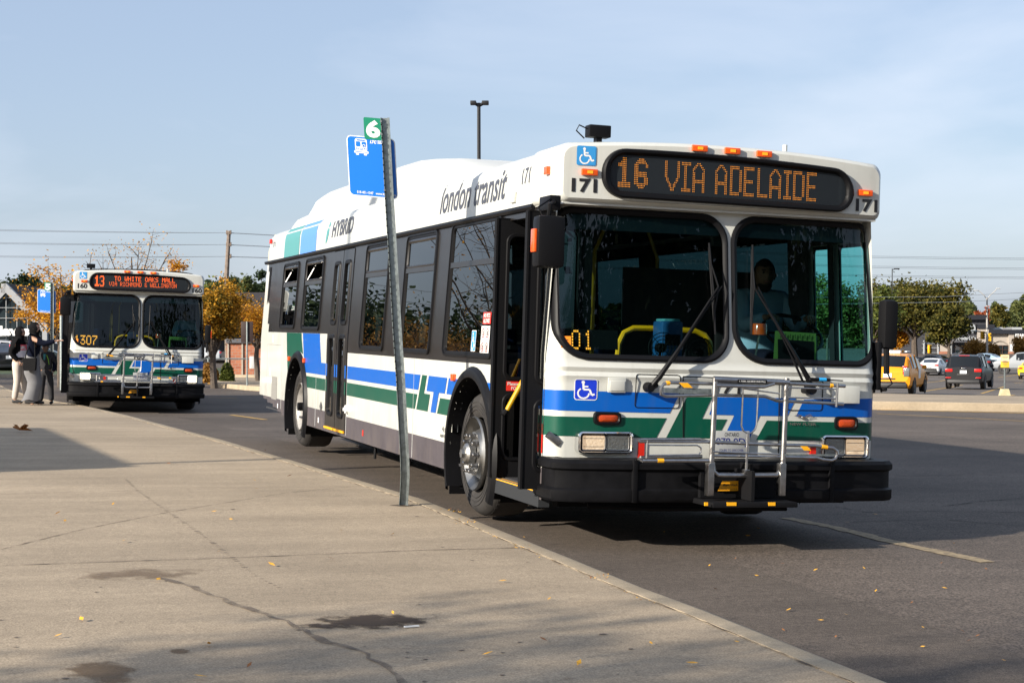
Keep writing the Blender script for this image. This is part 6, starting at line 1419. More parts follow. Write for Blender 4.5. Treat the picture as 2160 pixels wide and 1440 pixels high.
# yellow notice on a concrete foot
b = hit(2119, 838, .15); D = (b-CAMP).dot(CR @ Vector((0, 0, -1))); s = D/FPX; b.z -= .0; r = empty('notice_sign', b, 0, 'yellow notice board on a post set in a pale concrete foot', 'sign')
m = MB().use(mat('foot_concrete', (.55, .47, .28), .85, var=.15)); m.loops([[M @ Vector((x*w, y*w*.8, z)) for x, y in ((-1, -1), (1, -1), (1, 1), (-1, 1))] for w, z in ((11*s, -.05), (10.5*s, 4*s), (7.5*s, 18*s))], cap1=True); m.build('foot', r, angle=20)
m = MB().use(galv); m.tube([(0, 0, 15*s), (0, 0, 90*s)], 1.6*s, 6); m.build('post', r)
m = MB().use(mat('notice_yellow', (.80, .50, .05), .5)); m.rbox(-9*s, 9*s, -.05, -.03, 63*s, 90*s, .01, M); bd = m.build('board', r); m = MB().use(mat('notice_cream', (.75, .62, .38), .5)); mp = lambda a, bz, o: M @ Vector((a*s, -.053-o, bz*s))
conform(m, [(-8.5, 76), (8.5, 76), (8.5, 89.5), (-8.5, 89.5)], mp, 0, 0); m.use(mat('notice_brown', (.30, .18, .08), .6))
for a, z, w, hh in ((0, 84.5, 6.5, 1.2), (0, 82, 4, .7), (0, 70, 4.5, .9), (0, 67.5, 3, .6)): conform(m, [(a-w, z), (a+w, z), (a+w, z+hh), (a-w, z+hh)], mp, .004, 0)
conform(m, [(6.8*cos(t), 75.3+2.1*sin(t)) for t in [i*pi/10 for i in range(20)]], mp, .004, 0); m.build('notice', bd)
# thin post by the left trees
for u, v0, D, lb in ((129, 665, 48, 'thin pale post beside the golden tree trunk'),):
    b = at(u, D); t = P2(u, v0, D); o = MB().use(galv); o.tube([b, t], .05, 6); tag(o.build('steel_post'), lb, 'post')

# ------------------------------------------------------------------ cars
carg = mat('car_glass', (.010, .012, .014), .10, spec=.4); carg2 = mat('car_trim', (.02, .02, .022), .5); tail = mat('tail_lamp', (.55, .01, .01), .2, emit=(1, .02, .01), estr=.12); platew = mat('plate_white', (.7, .72, .75), .5)
def car(u, v, D, head, kind, col, label, group='cars in the parking lot', name='parked_car', base=None):
    # head: heading of the nose in world radians; rear at local x=0, nose at +x
    b = base or (at(u, D)); 
    pm = mat('car_'+label.split()[0]+kind, col, .38, var=.02, coat=.12, metal=.0, spec=.3)
    spec = {'sedan': (4.85, .90, 1.46, [(0, .62, .95, 0), (.08, .30, 1.03, 0), (.35, .24, 1.07, 0), (.75, .22, 1.08, 0), (1.35, .22, .98, 1.36), (2.0, .22, .95, 1.46), (2.7, .22, .93, 1.43), (3.55, .22, .92, 0), (4.3, .22, .84, 0), (4.75, .28, .66, 0), (4.85, .42, .56, 0)]),
            'suv': (4.75, .94, 1.69, [(0, .55, .98, 0), (.05, .32, 1.08, 0), (.12, .28, 1.12, 1.14), (.42, .26, 1.10, 1.64), (1.0, .25, 1.08, 1.69), (2.2, .25, 1.04, 1.68), (2.8, .25, 1.02, 1.60), (3.55, .25, 1.00, 0), (4.3, .25, .95, 0), (4.65, .32, .80, 0), (4.75, .45, .62, 0)]),
            'wagon': (4.6, .885, 1.57, [(0, .52, .86, 0), (.05, .30, .98, 0), (.14, .26, 1.06, 1.08), (.62, .24, 1.02, 1.50), (1.2, .23, .99, 1.57), (2.1, .23, .96, 1.57), (2.9, .23, .94, 1.42), (3.75, .23, .92, 0), (4.2, .23, .82, 0), (4.52, .30, .66, 0), (4.6, .42, .55, 0)]),
            'pickup': (5.7, .99, 1.92, [(0, .62, 1.28, 0), (.05, .50, 1.34, 0), (1.0, .45, 1.34, 0), (1.98, .45, 1.34, 0), (2.02, .45, 1.28, 1.34), (2.15, .45, 1.28, 1.86), (3.0, .45, 1.26, 1.92), (3.7, .45, 1.24, 1.86), (4.35, .45, 1.24, 0), (5.3, .45, 1.20, 0), (5.62, .5, 1.05, 0), (5.7, .62, .8, 0)]),
            'coupe': (4.8, .95, 1.37, [(0, .55, .92, 0), (.06, .28, 1.02, 0), (.35, .24, 1.06, 0), (.7, .22, 1.04, 1.12), (1.5, .22, .98, 1.34), (2.2, .22, .95, 1.37), (2.7, .22, .94, 1.25), (3.3, .22, .94, 0), (4.2, .22, .86, 0), (4.7, .28, .68, 0), (4.8, .4, .55, 0)])}[kind]
    Ln, hw, Ht, st = spec
    root = empty(name, b, head, label, 'taxi' if 'taxi' in label else ('truck' if kind == 'pickup' else 'car'), group)
    m = MB(); m.mats = [pm, carg, carg2]; rows = []
    for x, zb, zt, zr in st:
        e = 1.0 if .3 < x < Ln-.5 else (.90 if x < .03 or x > Ln-.06 else .965); w = hw*e; cab = zr > 0
        rw = hw*.74; zr2 = zr if cab else zt+.015
        rows.append(([(0, zb), (w*.86, zb), (w*.97, zb+.12), (w, (zb+zt)/2-.02), (w*.985, zt-.10), (w*.93, zt), ((rw*1.03 if cab else w*.80), (zr2-.07 if cab else zt+.008)), ((rw*.92 if cab else w*.6), (zr2-.015 if cab else zt+.012)), (0, zr2+.012)], x, cab))
    vs = []; fs = []; ms = []
    for pr, x, cab in rows:
        ring_ = [(x, p, z) for p, z in pr]+[(x, -p, z) for p, z in pr[-2:0:-1]]
        vs += ring_
    n = 16
    for i in range(len(rows)-1):
        c0, c1 = rows[i][2], rows[i+1][2]; x0 = rows[i][1]
        for j in range(n):
            mi = 0; k = j if j < 8 else 15-j
            slope = abs(rows[i+1][0][8][1]-rows[i][0][8][1]) > .2
            if k == 5 and c0 and c1 and not slope: mi = 1
            if k == 7 and slope and (c0 or c1): mi = 1
            if k in (0,): mi = 2
            fs.append((i*n+j, i*n+(j+1) % n, (i+1)*n+(j+1) % n, (i+1)*n+j)); ms.append(mi)
    fs.append(tuple(range(n))); ms.append(0); fs.append(tuple((len(rows)-1)*n+j for j in range(n))); ms.append(0)
    m.v = vs; m.f = [list(f) for f in fs]; m.m = ms
    m.use(pm)
    m.build('body', root, angle=28)
    wr = .34 if kind in ('sedan', 'wagon', 'coupe') else (.37 if kind == 'suv' else .42)
    for x in (.93 if kind != 'pickup' else 1.2, Ln-.92):
        for s in (-1, 1):
            mb = MB().use(carg2); mb.lathe([(wr+.07, -.02), (wr+.07, .006), (0, .006)], (x, s*hw*.985, wr+.02), 'y', 24, s); w = mb.build('wheel', root)
            mb = MB().use(tyrem); mb.lathe([(wr*.66, .012), (wr*.75, .03), (wr*.95, .03), (wr, .0), (wr, -.2), (0, -.2)], (x, s*hw*.98, wr), 'y', 24, s); mb.build('tyre', w)
            mb = MB().use(alu if kind != 'x' else alu); mb.lathe([(wr*.66, .014), (wr*.6, .0), (0, .012)], (x, s*hw*.98, wr), 'y', 20, s); mb.use(blackm)
            for k in range(5): a = 2*pi*(k+.5)/5; mb.lathe([(wr*.13, .0), (0, .0)], (x+wr*.4*cos(a), s*(hw*.98+.013), wr+wr*.4*sin(a)), 'y', 8, s)
            mb.build('rim', w)
    zt = st[1][2]
    for s in (-1, 1):
        mb = MB().use(tail); y = s*hw*.74; w_ = .17 if kind in ('sedan', 'suv', 'coupe') else .08; zc = zt-.14 if kind != 'wagon' else zt-.02; hh = .07 if w_ > .1 else .16
        mb.rbox(-.03, .14, min(y-w_*s, y+w_*s)+0, max(y-w_*s, y+w_*s), zc-hh, zc+hh, .02); mb.build('tail_light', root)
        mb = MB().use(pm); mb.rbox(Ln*.60, Ln*.60+.12, min(s*hw, s*(hw+.17)), max(s*hw, s*(hw+.17)), st[6][2]+.02, st[6][2]+.16, .03); mb.build('wing_mirror', root)
    mb = MB().use(platew); mb.box(-.025, .02, -.16, .16, zt-.30, zt-.14); mb.build('number_plate', root)
    mb = MB().use(carg2); mb.rbox(-.04, .1, -hw*.82, hw*.82, .30, .46, .03); mb.rbox(-.02, .05, -.30, .30, zt-.38, zt-.33, .01); mb.build('rear_bumper', root)
    # window surround pillars
    mb = MB().use(pm)
    cabs = [(r[1], r[0]) for r in rows if r[2]]
    for x, pr in cabs[1:-1]:
        for s in (-1, 1): mb.tube([(x, s*pr[5][0]*1.0, pr[5][1]), (x, s*pr[6][0]*1.01, pr[6][1])], .028, 5)
    mb.build('window_pillars', root)
    if kind == 'suv':
        for s in (-1, 1): mb = MB().use(alu); mb.tube([(.55, s*.62, 1.68), (.8, s*.62, 1.745), (2.2, s*.62, 1.74), (2.6, s*.62, 1.68)], .02, 6); mb.build('roof_rail', root)
        mb = MB().use(tail); mb.box(.38, .42, -.25, .25, 1.655, 1.675); mb.build('brake_light', root); mb = MB().use(chrome); mb.rbox(-.01, .03, -.10, .10, 1.02, 1.06, .01); mb.build('badge', root)
        for s in (-1, 1): mb = MB().use(tail); mb.rbox(-.045, .0, s*.72-.13, s*.72+.13, .56, .60, .01); mb.build('reflector', root)
    if 'taxi' in label:
        mb = MB().use(signwhite); mb.rbox(1.3, 1.6, -.28, .28, 1.58, 1.70, .04); mb.build('roof_sign', root); mb = MB().use(signwhite); mb.box(1.9, 2.4, -hw-.004, -hw+.002, .60, .95); mb.build('door_panel', root)
        for s in (-1, 1): mb = MB().use(lampu); mb.rbox(-.035, .10, s*.72-.11, s*.72+.11, .72, 1.05, .02); mb.build('clear_lamp', root)
    return root
def facing(u, toward=0.0):      # heading directly away from the camera along the view ray, turned by an angle
    d = pray(u, 720); return atan2(d.y, d.x)+toward
def place(u, vb, dz=0): 
    return hit(u, vb, 0)
car(0, 0, 0, facing(1900)-.16, 'wagon', (.80, .30, .01), 'orange taxi with white roof sign beside the nearer bus', base=place(1872, 833))
car(0, 0, 0, facing(2040)-.13, 'suv', (.010, .010, .012), 'dark grey sport utility car with red tail lamps in the lot', base=place(2032, 821))
car(0, 0, 0, facing(1965)-.19, 'sedan', (.70, .70, .69), 'white sedan left of the dark sport utility car', base=place(1958, 792))
car(0, 0, 0, facing(2190)+pi/2-.05, 'pickup', (.28, .30, .315), 'silver pickup truck behind the yellow notice', base=place(2238, 789))
car(0, 0, 0, facing(2165)-.15, 'coupe', (.85, .58, .01), 'bright yellow sports car at the right edge', base=place(2172, 800))
car(0, 0, 0, facing(2090)+.9, 'sedan', (.02, .03, .03), 'black sedan between the dark sport utility car and pickup', base=place(2096, 783))
car(0, 0, 0, facing(2005)+.9, 'sedan', (.10, .10, .09), 'grey sedan beyond the white sedan', base=place(2008, 780))
car(0, 0, 0, facing(1935)+.9, 'sedan', (.03, .03, .035), 'dark sedan far behind the taxi', base=place(1938, 775))
car(0, 0, 0, facing(2100)+1.2, 'sedan', (.25, .35, .45), 'pale blue sedan roof showing past the pickup', base=place(2122, 775))
car(0, 0, 0, facing(10)+1.5, 'suv', (.62, .62, .62), 'white van like car at the left edge', base=place(38, 776), group='cars beyond the platform')
car(0, 0, 0, facing(120)+1.45, 'suv', (.38, .40, .43), 'silver sport utility car behind the boy', base=place(150, 778), group='cars beyond the platform')
car(0, 0, 0, facing(120)+1.45, 'sedan', (.02, .02, .03), 'black sedan nearest the far kerb behind the boy', base=place(155, 788), group='cars beyond the platform')
car(0, 0, 0, facing(445)+1.5, 'sedan', (.55, .58, .6), 'small silver car seen past the farther bus', base=place(466, 766), group='cars beyond the platform')
car(0, 0, 0, facing(15)+.2, 'sedan', (.05, .05, .06), 'dark car left of the woman with the bag', base=place(20, 788), group='cars beyond the platform')

# ------------------------------------------------------------------ people
skinm = mat('skin', (.20, .11, .07), .6); skin2 = mat('skin_light', (.50, .30, .21), .55); clothb = mat('black_cloth', (.007, .007, .008), .9, var=.3, vscale=9, spec=.08); navy = mat('navy_cloth', (.006, .008, .018), .9, var=.3, vscale=8, spec=.08)
greys = mat('grey_skirt', (.15, .15, .158), .85, var=.12, vscale=5); cream = mat('cream_trousers', (.52, .46, .40), .85, var=.1, vscale=6); pinkm = mat('pink_cloth', (.70, .08, .12), .8); whitec = mat('white_cloth', (.62, .60, .66), .8); greyc = mat('grey_tracksuit', (.04, .04, .043), .9, var=.2, vscale=7, spec=.1)
leather = mat('black_leather', (.006, .006, .007), .6, spec=.12); shoem = mat('shoe_black', (.015, .015, .016), .6); shirtb = mat('driver_shirt', (.20, .33, .44), .85); beard = mat('dark_hair', (.01, .009, .008), .8); eyem = mat('eye_dark', (.01, .008, .006), .3)
def addskin(mb, V, E, R, sub=2):
    sub = 3 if (sub == 2 and len(V) < 7) else sub
    vs, fs = skin([Vector(v) for v in V], E, R, sub); mb.add(vs, fs)
def head(mb, c, f, s=1.0):      # c centre, f facing direction, head height .23*s
    bm = bmesh.new(); bmesh.ops.create_icosphere(bm, subdivisions=3, radius=1)
    f = Vector((f[0], f[1], 0)).normalized(); r = Vector((f.y, -f.x, 0)); c = Vector(c); out_ = []
    for v in bm.verts:
        x, y, z = v.co; k = 1-.22*max(0, -z)**1.5; yy = y*.098*k; xx = x*.075*k; zz = z*.118
        if y > .75 and abs(x) < .28 and -.35 < z < .12: yy += .020*(1-abs(x)/.28)
        if y > .6 and .05 < z < .28 and .15 < abs(x) < .6: yy -= .008
        if y > .6 and -.62 < z < -.40 and abs(x) < .4: yy += .006
        if y > .4 and z < -.8: yy += .012
        v.co = c+(r*xx+f*yy+Vector((0, 0, zz)))*s
    mb.frombm(bm); bm.free()
    for sg in (-1, 1): 
        e = c+(r*sg*.074+f*.0)*s; mb.tube([e+Vector((0, 0, .03))*s, e+r*sg*.012*s, e-Vector((0, 0, .03))*s], [.008*s, .014*s, .008*s], 6)
def scarf(mb, c, f, k, cape=.19, drop=.30):
    bm = bmesh.new(); bmesh.ops.create_icosphere(bm, subdivisions=3, radius=1); f = Vector((f[0], f[1], 0)).normalized(); r = Vector((f.y, -f.x, 0)); c = Vector(c)
    bmesh.ops.delete(bm, geom=[v for v in bm.verts if v.co.y > .62 and -.55 < v.co.z < .52 and abs(v.co.x) < .55], context='VERTS')
    for v in bm.verts:
        x, y, z = v.co; v.co = c+(r*x*.100+f*(y*.118-.010)+Vector((0, 0, z*.142+.004)))*k
    mb.frombm(bm); bm.free(); lp = []
    for t, z, a, b, o in ((0, -.06, .085, .098, -.01), (.2, -.12, .075, .085, -.01), (.5, -.18, .115, .10, -.02), (.8, -.24, cape, .135, -.03), (1, -drop, cape*1.02, .15, -.03)):
        lp.append([c+(r*cos(q)*a+f*(sin(q)*b+o)+Vector((0, 0, z-.02*sin(3*q)*t)))*k for q in [i*2*pi/20 for i in range(20)]])
    mb.loops(lp)
def haircap(mb, c, f, k, beard_=False):
    f = Vector((f[0], f[1], 0)).normalized(); r = Vector((f.y, -f.x, 0)); c = Vector(c)
    for part in (0, 1):
        if part == 1 and not beard_: continue
        bm = bmesh.new(); bmesh.ops.create_icosphere(bm, subdivisions=3, radius=1)
        if part == 0: kill = [v for v in bm.verts if (v.co.y > .25 and v.co.z < .42) or v.co.z < -.35]
        else: kill = [v for v in bm.verts if v.co.y < .05 or v.co.z > -.28]
        bmesh.ops.delete(bm, geom=kill, context='VERTS')
        for v in bm.verts:
            x, y, z = v.co; v.co = c+(r*x*(.086 if part == 0 else .074)+f*y*(.108 if part == 0 else .104)+Vector((0, 0, z*(.130 if part == 0 else .140))))*k
        mb.frombm(bm); bm.free()
def face_bits(root_, c, f, s=1.0, brow=beard):
    f = Vector((f[0], f[1], 0)).normalized(); r = Vector((f.y, -f.x, 0)); c = Vector(c); m = MB().use(eyem)
    for sg in (-1, 1):
        e = c+(r*sg*.030+f*.088+Vector((0, 0, .018)))*s; m.lathe([(0, .006), (.006, .004), (.009, 0)], e, 'y', 8, -1)
    m.use(brow)
    for sg in (-1, 1): m.tube([c+(r*sg*.045+f*.085+Vector((0, 0, .036)))*s, c+(r*sg*.016+f*.094+Vector((0, 0, .038)))*s], .004*s, 4)
    m.use(mat('lips', (.35, .12, .10), .5)); m.tube([c+(r*-.022+f*.088+Vector((0, 0, -.052)))*s, c+(f*.096+Vector((0, 0, -.052)))*s, c+(r*.022+f*.088+Vector((0, 0, -.052)))*s], .005*s, 5)
    m.build('face', root_)
def hand(mb, w, d, up, s=1.0, curl=.5, point=False, side=1):    # wrist, direction, palm-normal
    w = Vector(w); d = Vector(d).normalized(); up = Vector(up); up = (up-d*up.dot(d)).normalized(); r = d.cross(up)*side
    V = [w, w+d*.045*s, w+d*.085*s]; E = [(0, 1), (1, 2)]; R = [(.022*s, .018*s), (.034*s, .015*s), (.036*s, .013*s)]
    addskin(mb, V, E, R, 1)
    for k, (o, l) in enumerate(((-.027, .062), (-.009, .075), (.010, .070), (.027, .055))):
        c = curl if not (point and k == 0) else .05; a = w+d*.075*s+r*o*s; q = a+(d*cos(c*.8)-up*sin(c*.8))*l*.5*s; e = q+(d*cos(c*1.9)-up*sin(c*1.9))*l*.5*s
        addskin(mb, [a, q, e], [(0, 1), (1, 2)], [.0088*s, .0082*s, .0068*s], 1)
    a = w+d*.03*s-r*.022*s; addskin(mb, [a, a+(d*.6-r*.8-up*.2).normalized()*.035*s, a+(d*.95-r*.55-up*.4).normalized()*.062*s], [(0, 1), (1, 2)], [.011*s, .0095*s, .0075*s], 1)
def person(base, rz, label, H, J, parts, skinmat, facev, hands, group=None, headc=None, name='person'):
    root = empty(name, base, rz, label, 'person', group); k = H/1.70
    m = MB().use(skinmat); V = [Vector(J[n])*k for n in JN]; addskin(m, V, JE, [(r[0]*k, r[1]*k) if isinstance(r, tuple) else r*k for r in JR], 2)
    hc = Vector(J['head'])*k; head(m, hc, facev, k)
    for w, d, up, c, pt, sd in hands: hand(m, Vector(w)*k, d, up, k, c, pt, sd)
    m.build('body', root); face_bits(root, hc, facev, k)
    for nm, mt, V, E, R, sub in parts:
        m = MB().use(mt); addskin(m, [Vector(v)*k for v in V], E, [(r[0]*k, r[1]*k) if isinstance(r, tuple) else r*k for r in R], sub); m.build(nm, root)
    return root, k
JN = ['pelvis', 'waist', 'chest', 'neck', 'head', 'ls', 'le', 'lw', 'rs', 're', 'rw', 'lh', 'lk', 'la', 'lt', 'rh', 'rk', 'ra', 'rt']
JE = [(0, 1), (1, 2), (2, 3), (3, 4), (2, 5), (5, 6), (6, 7), (2, 8), (8, 9), (9, 10), (0, 11), (11, 12), (12, 13), (13, 14), (0, 15), (15, 16), (16, 17), (17, 18)]
JR = [(.14, .10), (.12, .09), (.14, .10), .05, .05, .055, .040, .028, .055, .040, .028, .08, .055, .038, .035, .08, .055, .038, .035]
def legs(J, fat=1.0, cuff=1.0):
    V = [J['pelvis'], J['lh'], J['lk'], J['la'], J['rh'], J['rk'], J['ra'], J['waist']]; E = [(0, 1), (1, 2), (2, 3), (0, 4), (4, 5), (5, 6), (0, 7)]
    return V, E, [(.16, .13), .105*fat, .078*fat, .058*cuff, .105*fat, .078*fat, .058*cuff, (.145, .115)]
def jacket(J, fat=1.0):
    V = [J['pelvis'], J['waist'], J['chest'], (Vector(J['neck'])-Vector((0, 0, .01))), J['ls'], J['le'], Vector(J['lw']).lerp(Vector(J['le']), .08), J['rs'], J['re'], Vector(J['rw']).lerp(Vector(J['re']), .08)]
    return V, [(0, 1), (1, 2), (2, 3), (2, 4), (4, 5), (5, 6), (2, 7), (7, 8), (8, 9)], [(.175*fat, .135*fat), (.155*fat, .125*fat), (.17*fat, .13*fat), .068, .100, .070, .048, .100, .070, .048]
def shoes(root, k, J, rzf=(0, -1), m_=shoem):
    for a, t in (('la', 'lt'), ('ra', 'rt')):
        A, T = Vector(J[a])*k, Vector(J[t])*k; d = (T-A); d.z = 0; d.normalize(); m = MB().use(m_)
        addskin(m, [A-d*.05*k+Vector((0, 0, -.015)), A+d*.07*k+Vector((0, 0, -.03*k)), A+d*.19*k+Vector((0, 0, -.045*k))], [(0, 1), (1, 2)], [(.045*k, .050*k), (.048*k, .042*k), (.040*k, .026*k)], 2); m.build('shoe', root)
def ppos(u, D=30.8):
    b = at(u, D); b.z = g(b.x, b.y)+PH; return b
rzv = -YAW       # people modelled with x to the right of the picture and y into it
# woman with the raised arm: faces right
J = dict(pelvis=(0, 0, .93), waist=(.01, 0, 1.08), chest=(.02, 0, 1.30), neck=(.03, 0, 1.46), head=(.055, 0, 1.575), ls=(.03, .17, 1.38), le=(-.05, .22, 1.12), lw=(.05, .16, .90), rs=(.05, -.16, 1.38), re=(.28, -.18, 1.27), rw=(.53, -.14, 1.33),
         lh=(0, .09, .90), lk=(.03, .03, .50), la=(.03, .06, .09), lt=(.18, .07, .03), rh=(0, -.05, .90), rk=(.01, -.03, .50), ra=(-.10, -.09, .10), rt=(.05, -.09, .03))
W0 = ppos(69); Hw = (CAMP+pray(66, 681)*30.8).z-W0.z
Vj, Ej, Rj = jacket(J, 1.05)
root, k = person(W0, rzv, 'woman in black headscarf and long grey skirt pointing towards the farther bus', Hw, J, [('jacket', navy, Vj, Ej, Rj, 2)], skin2, (1, -.15), [((.53, -.14, 1.33), (1, .05, .15), (0, 0, 1), .25, True, 1), ((.05, .16, .90), (.4, -.2, -1), (1, 0, 0), .7, False, 1)])
m = MB().use(clothb); scarf(m, Vector(J['head'])*k, (1, -.15), k)
addskin(m, [(Vector(J['head'])+Vector((.075, -.01, -.045)))*k, (Vector(J['head'])+Vector((.10, -.015, -.055)))*k], [(0, 1)], [(.065*k, .06*k), (.045*k, .05*k)], 2); m.build('headscarf', root)
m = MB().use(greys); lp = []
for z, cx, rx, ry in ((1.06, .0, .13, .13), (.98, -.015, .155, .15), (.85, -.03, .17, .165), (.65, -.01, .165, .16), (.48, .045, .15, .15), (.32, .02, .145, .15), (.18, -.03, .165, .16), (.10, -.06, .18, .16), (.105, -.06, .15, .13)):
    lp.append([Vector((cx+rx*cos(t)*(1+.04*sin(5*t+z*9)), ry*sin(t), z+.02*sin(3*t)*(z < .3)))*k for t in [i*2*pi/28 for i in range(28)]])
m.loops(lp, cap0=True); m.build('skirt', root); shoes(root, k, J)
m = MB().use(leather); M = Matrix.Translation(W0) @ Matrix.Rotation(rzv, 4, 'Z'); s = MB().use(leather)
s.loops([[Vector((cx+x*w, -.27+y, z))*k for x, y in ((-1, -.05), (1, -.05), (1.02, .05), (-1.02, .05))] for w, z, cx in ((.11, .72, .02), (.12, .74, .02), (.135, .97, .02), (.13, .98, .02))], cap0=True)
s.tube([Vector(p)*k for p in ((-.08, -.27, .96), (-.05, -.23, 1.12), (.02, -.17, 1.30), (.06, -.10, 1.44), (.10, -.2, 1.25), (.13, -.27, .96))], .012*k, 6)
hb = s.build('handbag'); hb.matrix_world = M; tag(hb, 'black leather tote bag hanging from the pointing woman shoulder', 'bag')
# girl behind her in hooded top
J = dict(pelvis=(0, 0, .92), waist=(-.01, 0, 1.07), chest=(0, 0, 1.29), neck=(.03, 0, 1.44), head=(.065, 0, 1.555), ls=(.0, .17, 1.37), le=(.0, .20, 1.12), lw=(.10, .12, .95), rs=(.01, -.16, 1.37), re=(-.09, -.20, 1.12), rw=(.08, -.17, .93),
         lh=(0, .09, .90), lk=(.10, .10, .50), la=(.18, .10, .09), lt=(.33, .10, .03), rh=(0, -.09, .90), rk=(.02, -.09, .50), ra=(-.05, -.09, .09), rt=(.11, -.09, .03))
G0 = ppos(37, 31.3); Hg = (CAMP+pray(44, 688)*31.5).z-G0.z
Vj, Ej, Rj = jacket(J, 1.0); Vl, El, Rl = legs(J, 1.05, 1.15)
root, k = person(G0, rzv, 'girl in black hood, pink and white panelled jacket and cream trousers', Hg, J, [('jacket', clothb, Vj, Ej, Rj, 2), ('trousers', cream, Vl, El, Rl, 2)], skin2, (1, -.2), [((.10, .12, .95), (.8, .0, -.6), (0, -1, 0), .7, False, 1), ((.08, -.17, .93), (.8, .1, -.6), (0, -1, 0), .7, False, -1)])
m = MB().use(clothb); scarf(m, Vector(J['head'])*k, (1, -.2), k*1.02, .15, .22); m.build('hood', root)
m = MB(); 
for mt, z0, z1 in ((pinkm, 1.18, 1.30), (whitec, 1.02, 1.18)):
    m.use(mt); lp = []
    for z in (z0, (z0+z1)/2, z1): lp.append([Vector((.01+.188*cos(t), .158*sin(t), z))*k for t in [radians(-155+i*12) for i in range(17)]])
    m.loops(lp, close=False)
m.use(signwhite); text(m, 'GRL', (0, 0, 1, 1), lambda a, b, o: Vector((.01+.192*cos(radians(-75+a*60)), .162*sin(radians(-75+a*60)), 1.20+b*.07))*k, 0, .03); m.use(pinkm); m.tube([Vector((.17, -.06, 1.02))*k, Vector((.175, -.05, 1.10))*k], .012, 5); m.build('jacket_panel', root); shoes(root, k, J)
# boy facing the camera
J = dict(pelvis=(0, 0, .92), waist=(0, 0, 1.06), chest=(0, 0, 1.28), neck=(0, -.01, 1.43), head=(-.01, -.02, 1.55), ls=(-.17, 0, 1.36), le=(-.24, .02, 1.10), lw=(-.20, -.06, .86), rs=(.17, 0, 1.36), re=(.25, .03, 1.10), rw=(.20, -.02, .88),
         lh=(-.09, 0, .90), lk=(-.12, 0, .50), la=(-.16, .02, .09), lt=(-.20, -.12, .03), rh=(.09, 0, .90), rk=(.12, 0, .50), ra=(.14, .02, .09), rt=(.16, -.12, .03))
Y0 = ppos(97, 31.2); Hb = (CAMP+pray(93, 722)*31.2).z-Y0.z
Vj, Ej, Rj = jacket(J, 1.1); Vl, El, Rl = legs(J, 1.15, 1.25)
root, k = person(Y0, rzv, 'boy in grey tracksuit standing with hands in pockets behind the pointing woman', Hb, J, [('jacket', greyc, Vj, Ej, Rj, 2), ('trousers', greyc, Vl, El, Rl, 2)], skinm, (-.25, -1), [((-.20, -.06, .86), (.2, -.1, -1), (0, -1, 0), .6, False, 1), ((.20, -.02, .88), (-.2, -.1, -1), (0, -1, 0), .6, False, -1)])
m = MB().use(beard); haircap(m, Vector(J['head'])*k, (-.25, -1), k); m.build('hair', root)
m = MB().use(mat('lime_trim', (.25, .55, .03), .6)); m.tube([Vector(p)*k for p in ((.05, -.13, 1.36), (.10, -.135, 1.24), (.12, -.13, 1.10))], .006, 5); m.use(mat('teal_shirt', (.05, .25, .28), .7)); m.tube([Vector((-.01, -.10, 1.38))*k, Vector((-.01, -.135, 1.22))*k], [.045*k, .01], 6); m.build('jacket_trim', root)
m = MB().use(navy); 
for sg in (-1, 1): addskin(m, [Vector((sg*.17, 0, 1.365))*k, Vector((sg*.245, .025, 1.10))*k, Vector((sg*.205, -.03, .90))*k], [(0, 1), (1, 2)], [.088*k, .068*k, .05*k], 2)
m.build('sleeves', root); shoes(root, k, J)

# ------------------------------------------------------------------ buses and drivers
bus1 = make_bus('171', 0, BMAT, 'nearer white bus with blue and green stripes whose sign reads 16 via Adelaide', 0)
c2 = at(286, 31.3); c2.z = 1.4966+ (695-838)*31.3/FPX - .31 + .01
M2 = Matrix.Translation((c2.x, c2.y-.0, c2.z)) @ Euler((0.004, 0.030, -0.056)).to_matrix().to_4x4() @ Matrix.Translation((.02, -.28, 0))
bus2 = make_bus('160', 1, M2, 'farther white bus with blue and green stripes whose sign reads 13 to White Oaks Mall', 1)
def driver(M, label, dark, dx=0):
    J = dict(pelvis=(0, 0, .0), waist=(0, -.02, .16), chest=(0, -.05, .40), neck=(0, -.06, .56), head=(0, -.09, .68), ls=(-.18, -.05, .48), le=(-.24, -.26, .28), lw=(-.17, -.50, .36), rs=(.18, -.05, .48), re=(.25, -.24, .27), rw=(.16, -.50, .36),
             lh=(-.09, -.05, .0), lk=(-.12, -.45, .05), la=(-.12, -.55, -.38), lt=(-.12, -.68, -.42), rh=(.09, -.05, .0), rk=(.12, -.45, .05), ra=(.12, -.55, -.38), rt=(.12, -.68, -.42))
    b = M @ Vector((1.0, 1.80, 1.25)); root, k = person(b, 0, label, 1.78, J, [('shirt', shirtb, *jacket(J, 1.12), 2), ('trousers', navy, *legs(J, 1.1), 2)], skinm, (-.2, -1), [((-.17, -.50, .36), (.2, -1, .1), (0, .3, 1), 1.0, False, 1), ((.16, -.50, .36), (-.2, -1, .1), (0, .3, 1), 1.0, False, -1)], None)
    m = MB().use(beard); hc = Vector(J['head'])*k
    haircap(m, hc, (-.2, -1), k, dark)
    m.build('hair', root); root.rotation_euler = M.to_euler()
driver(BMAT, 'bearded driver in pale blue shirt at the wheel of the nearer bus', True)
driver(M2, 'driver in light blue shirt at the wheel of the farther bus', False)

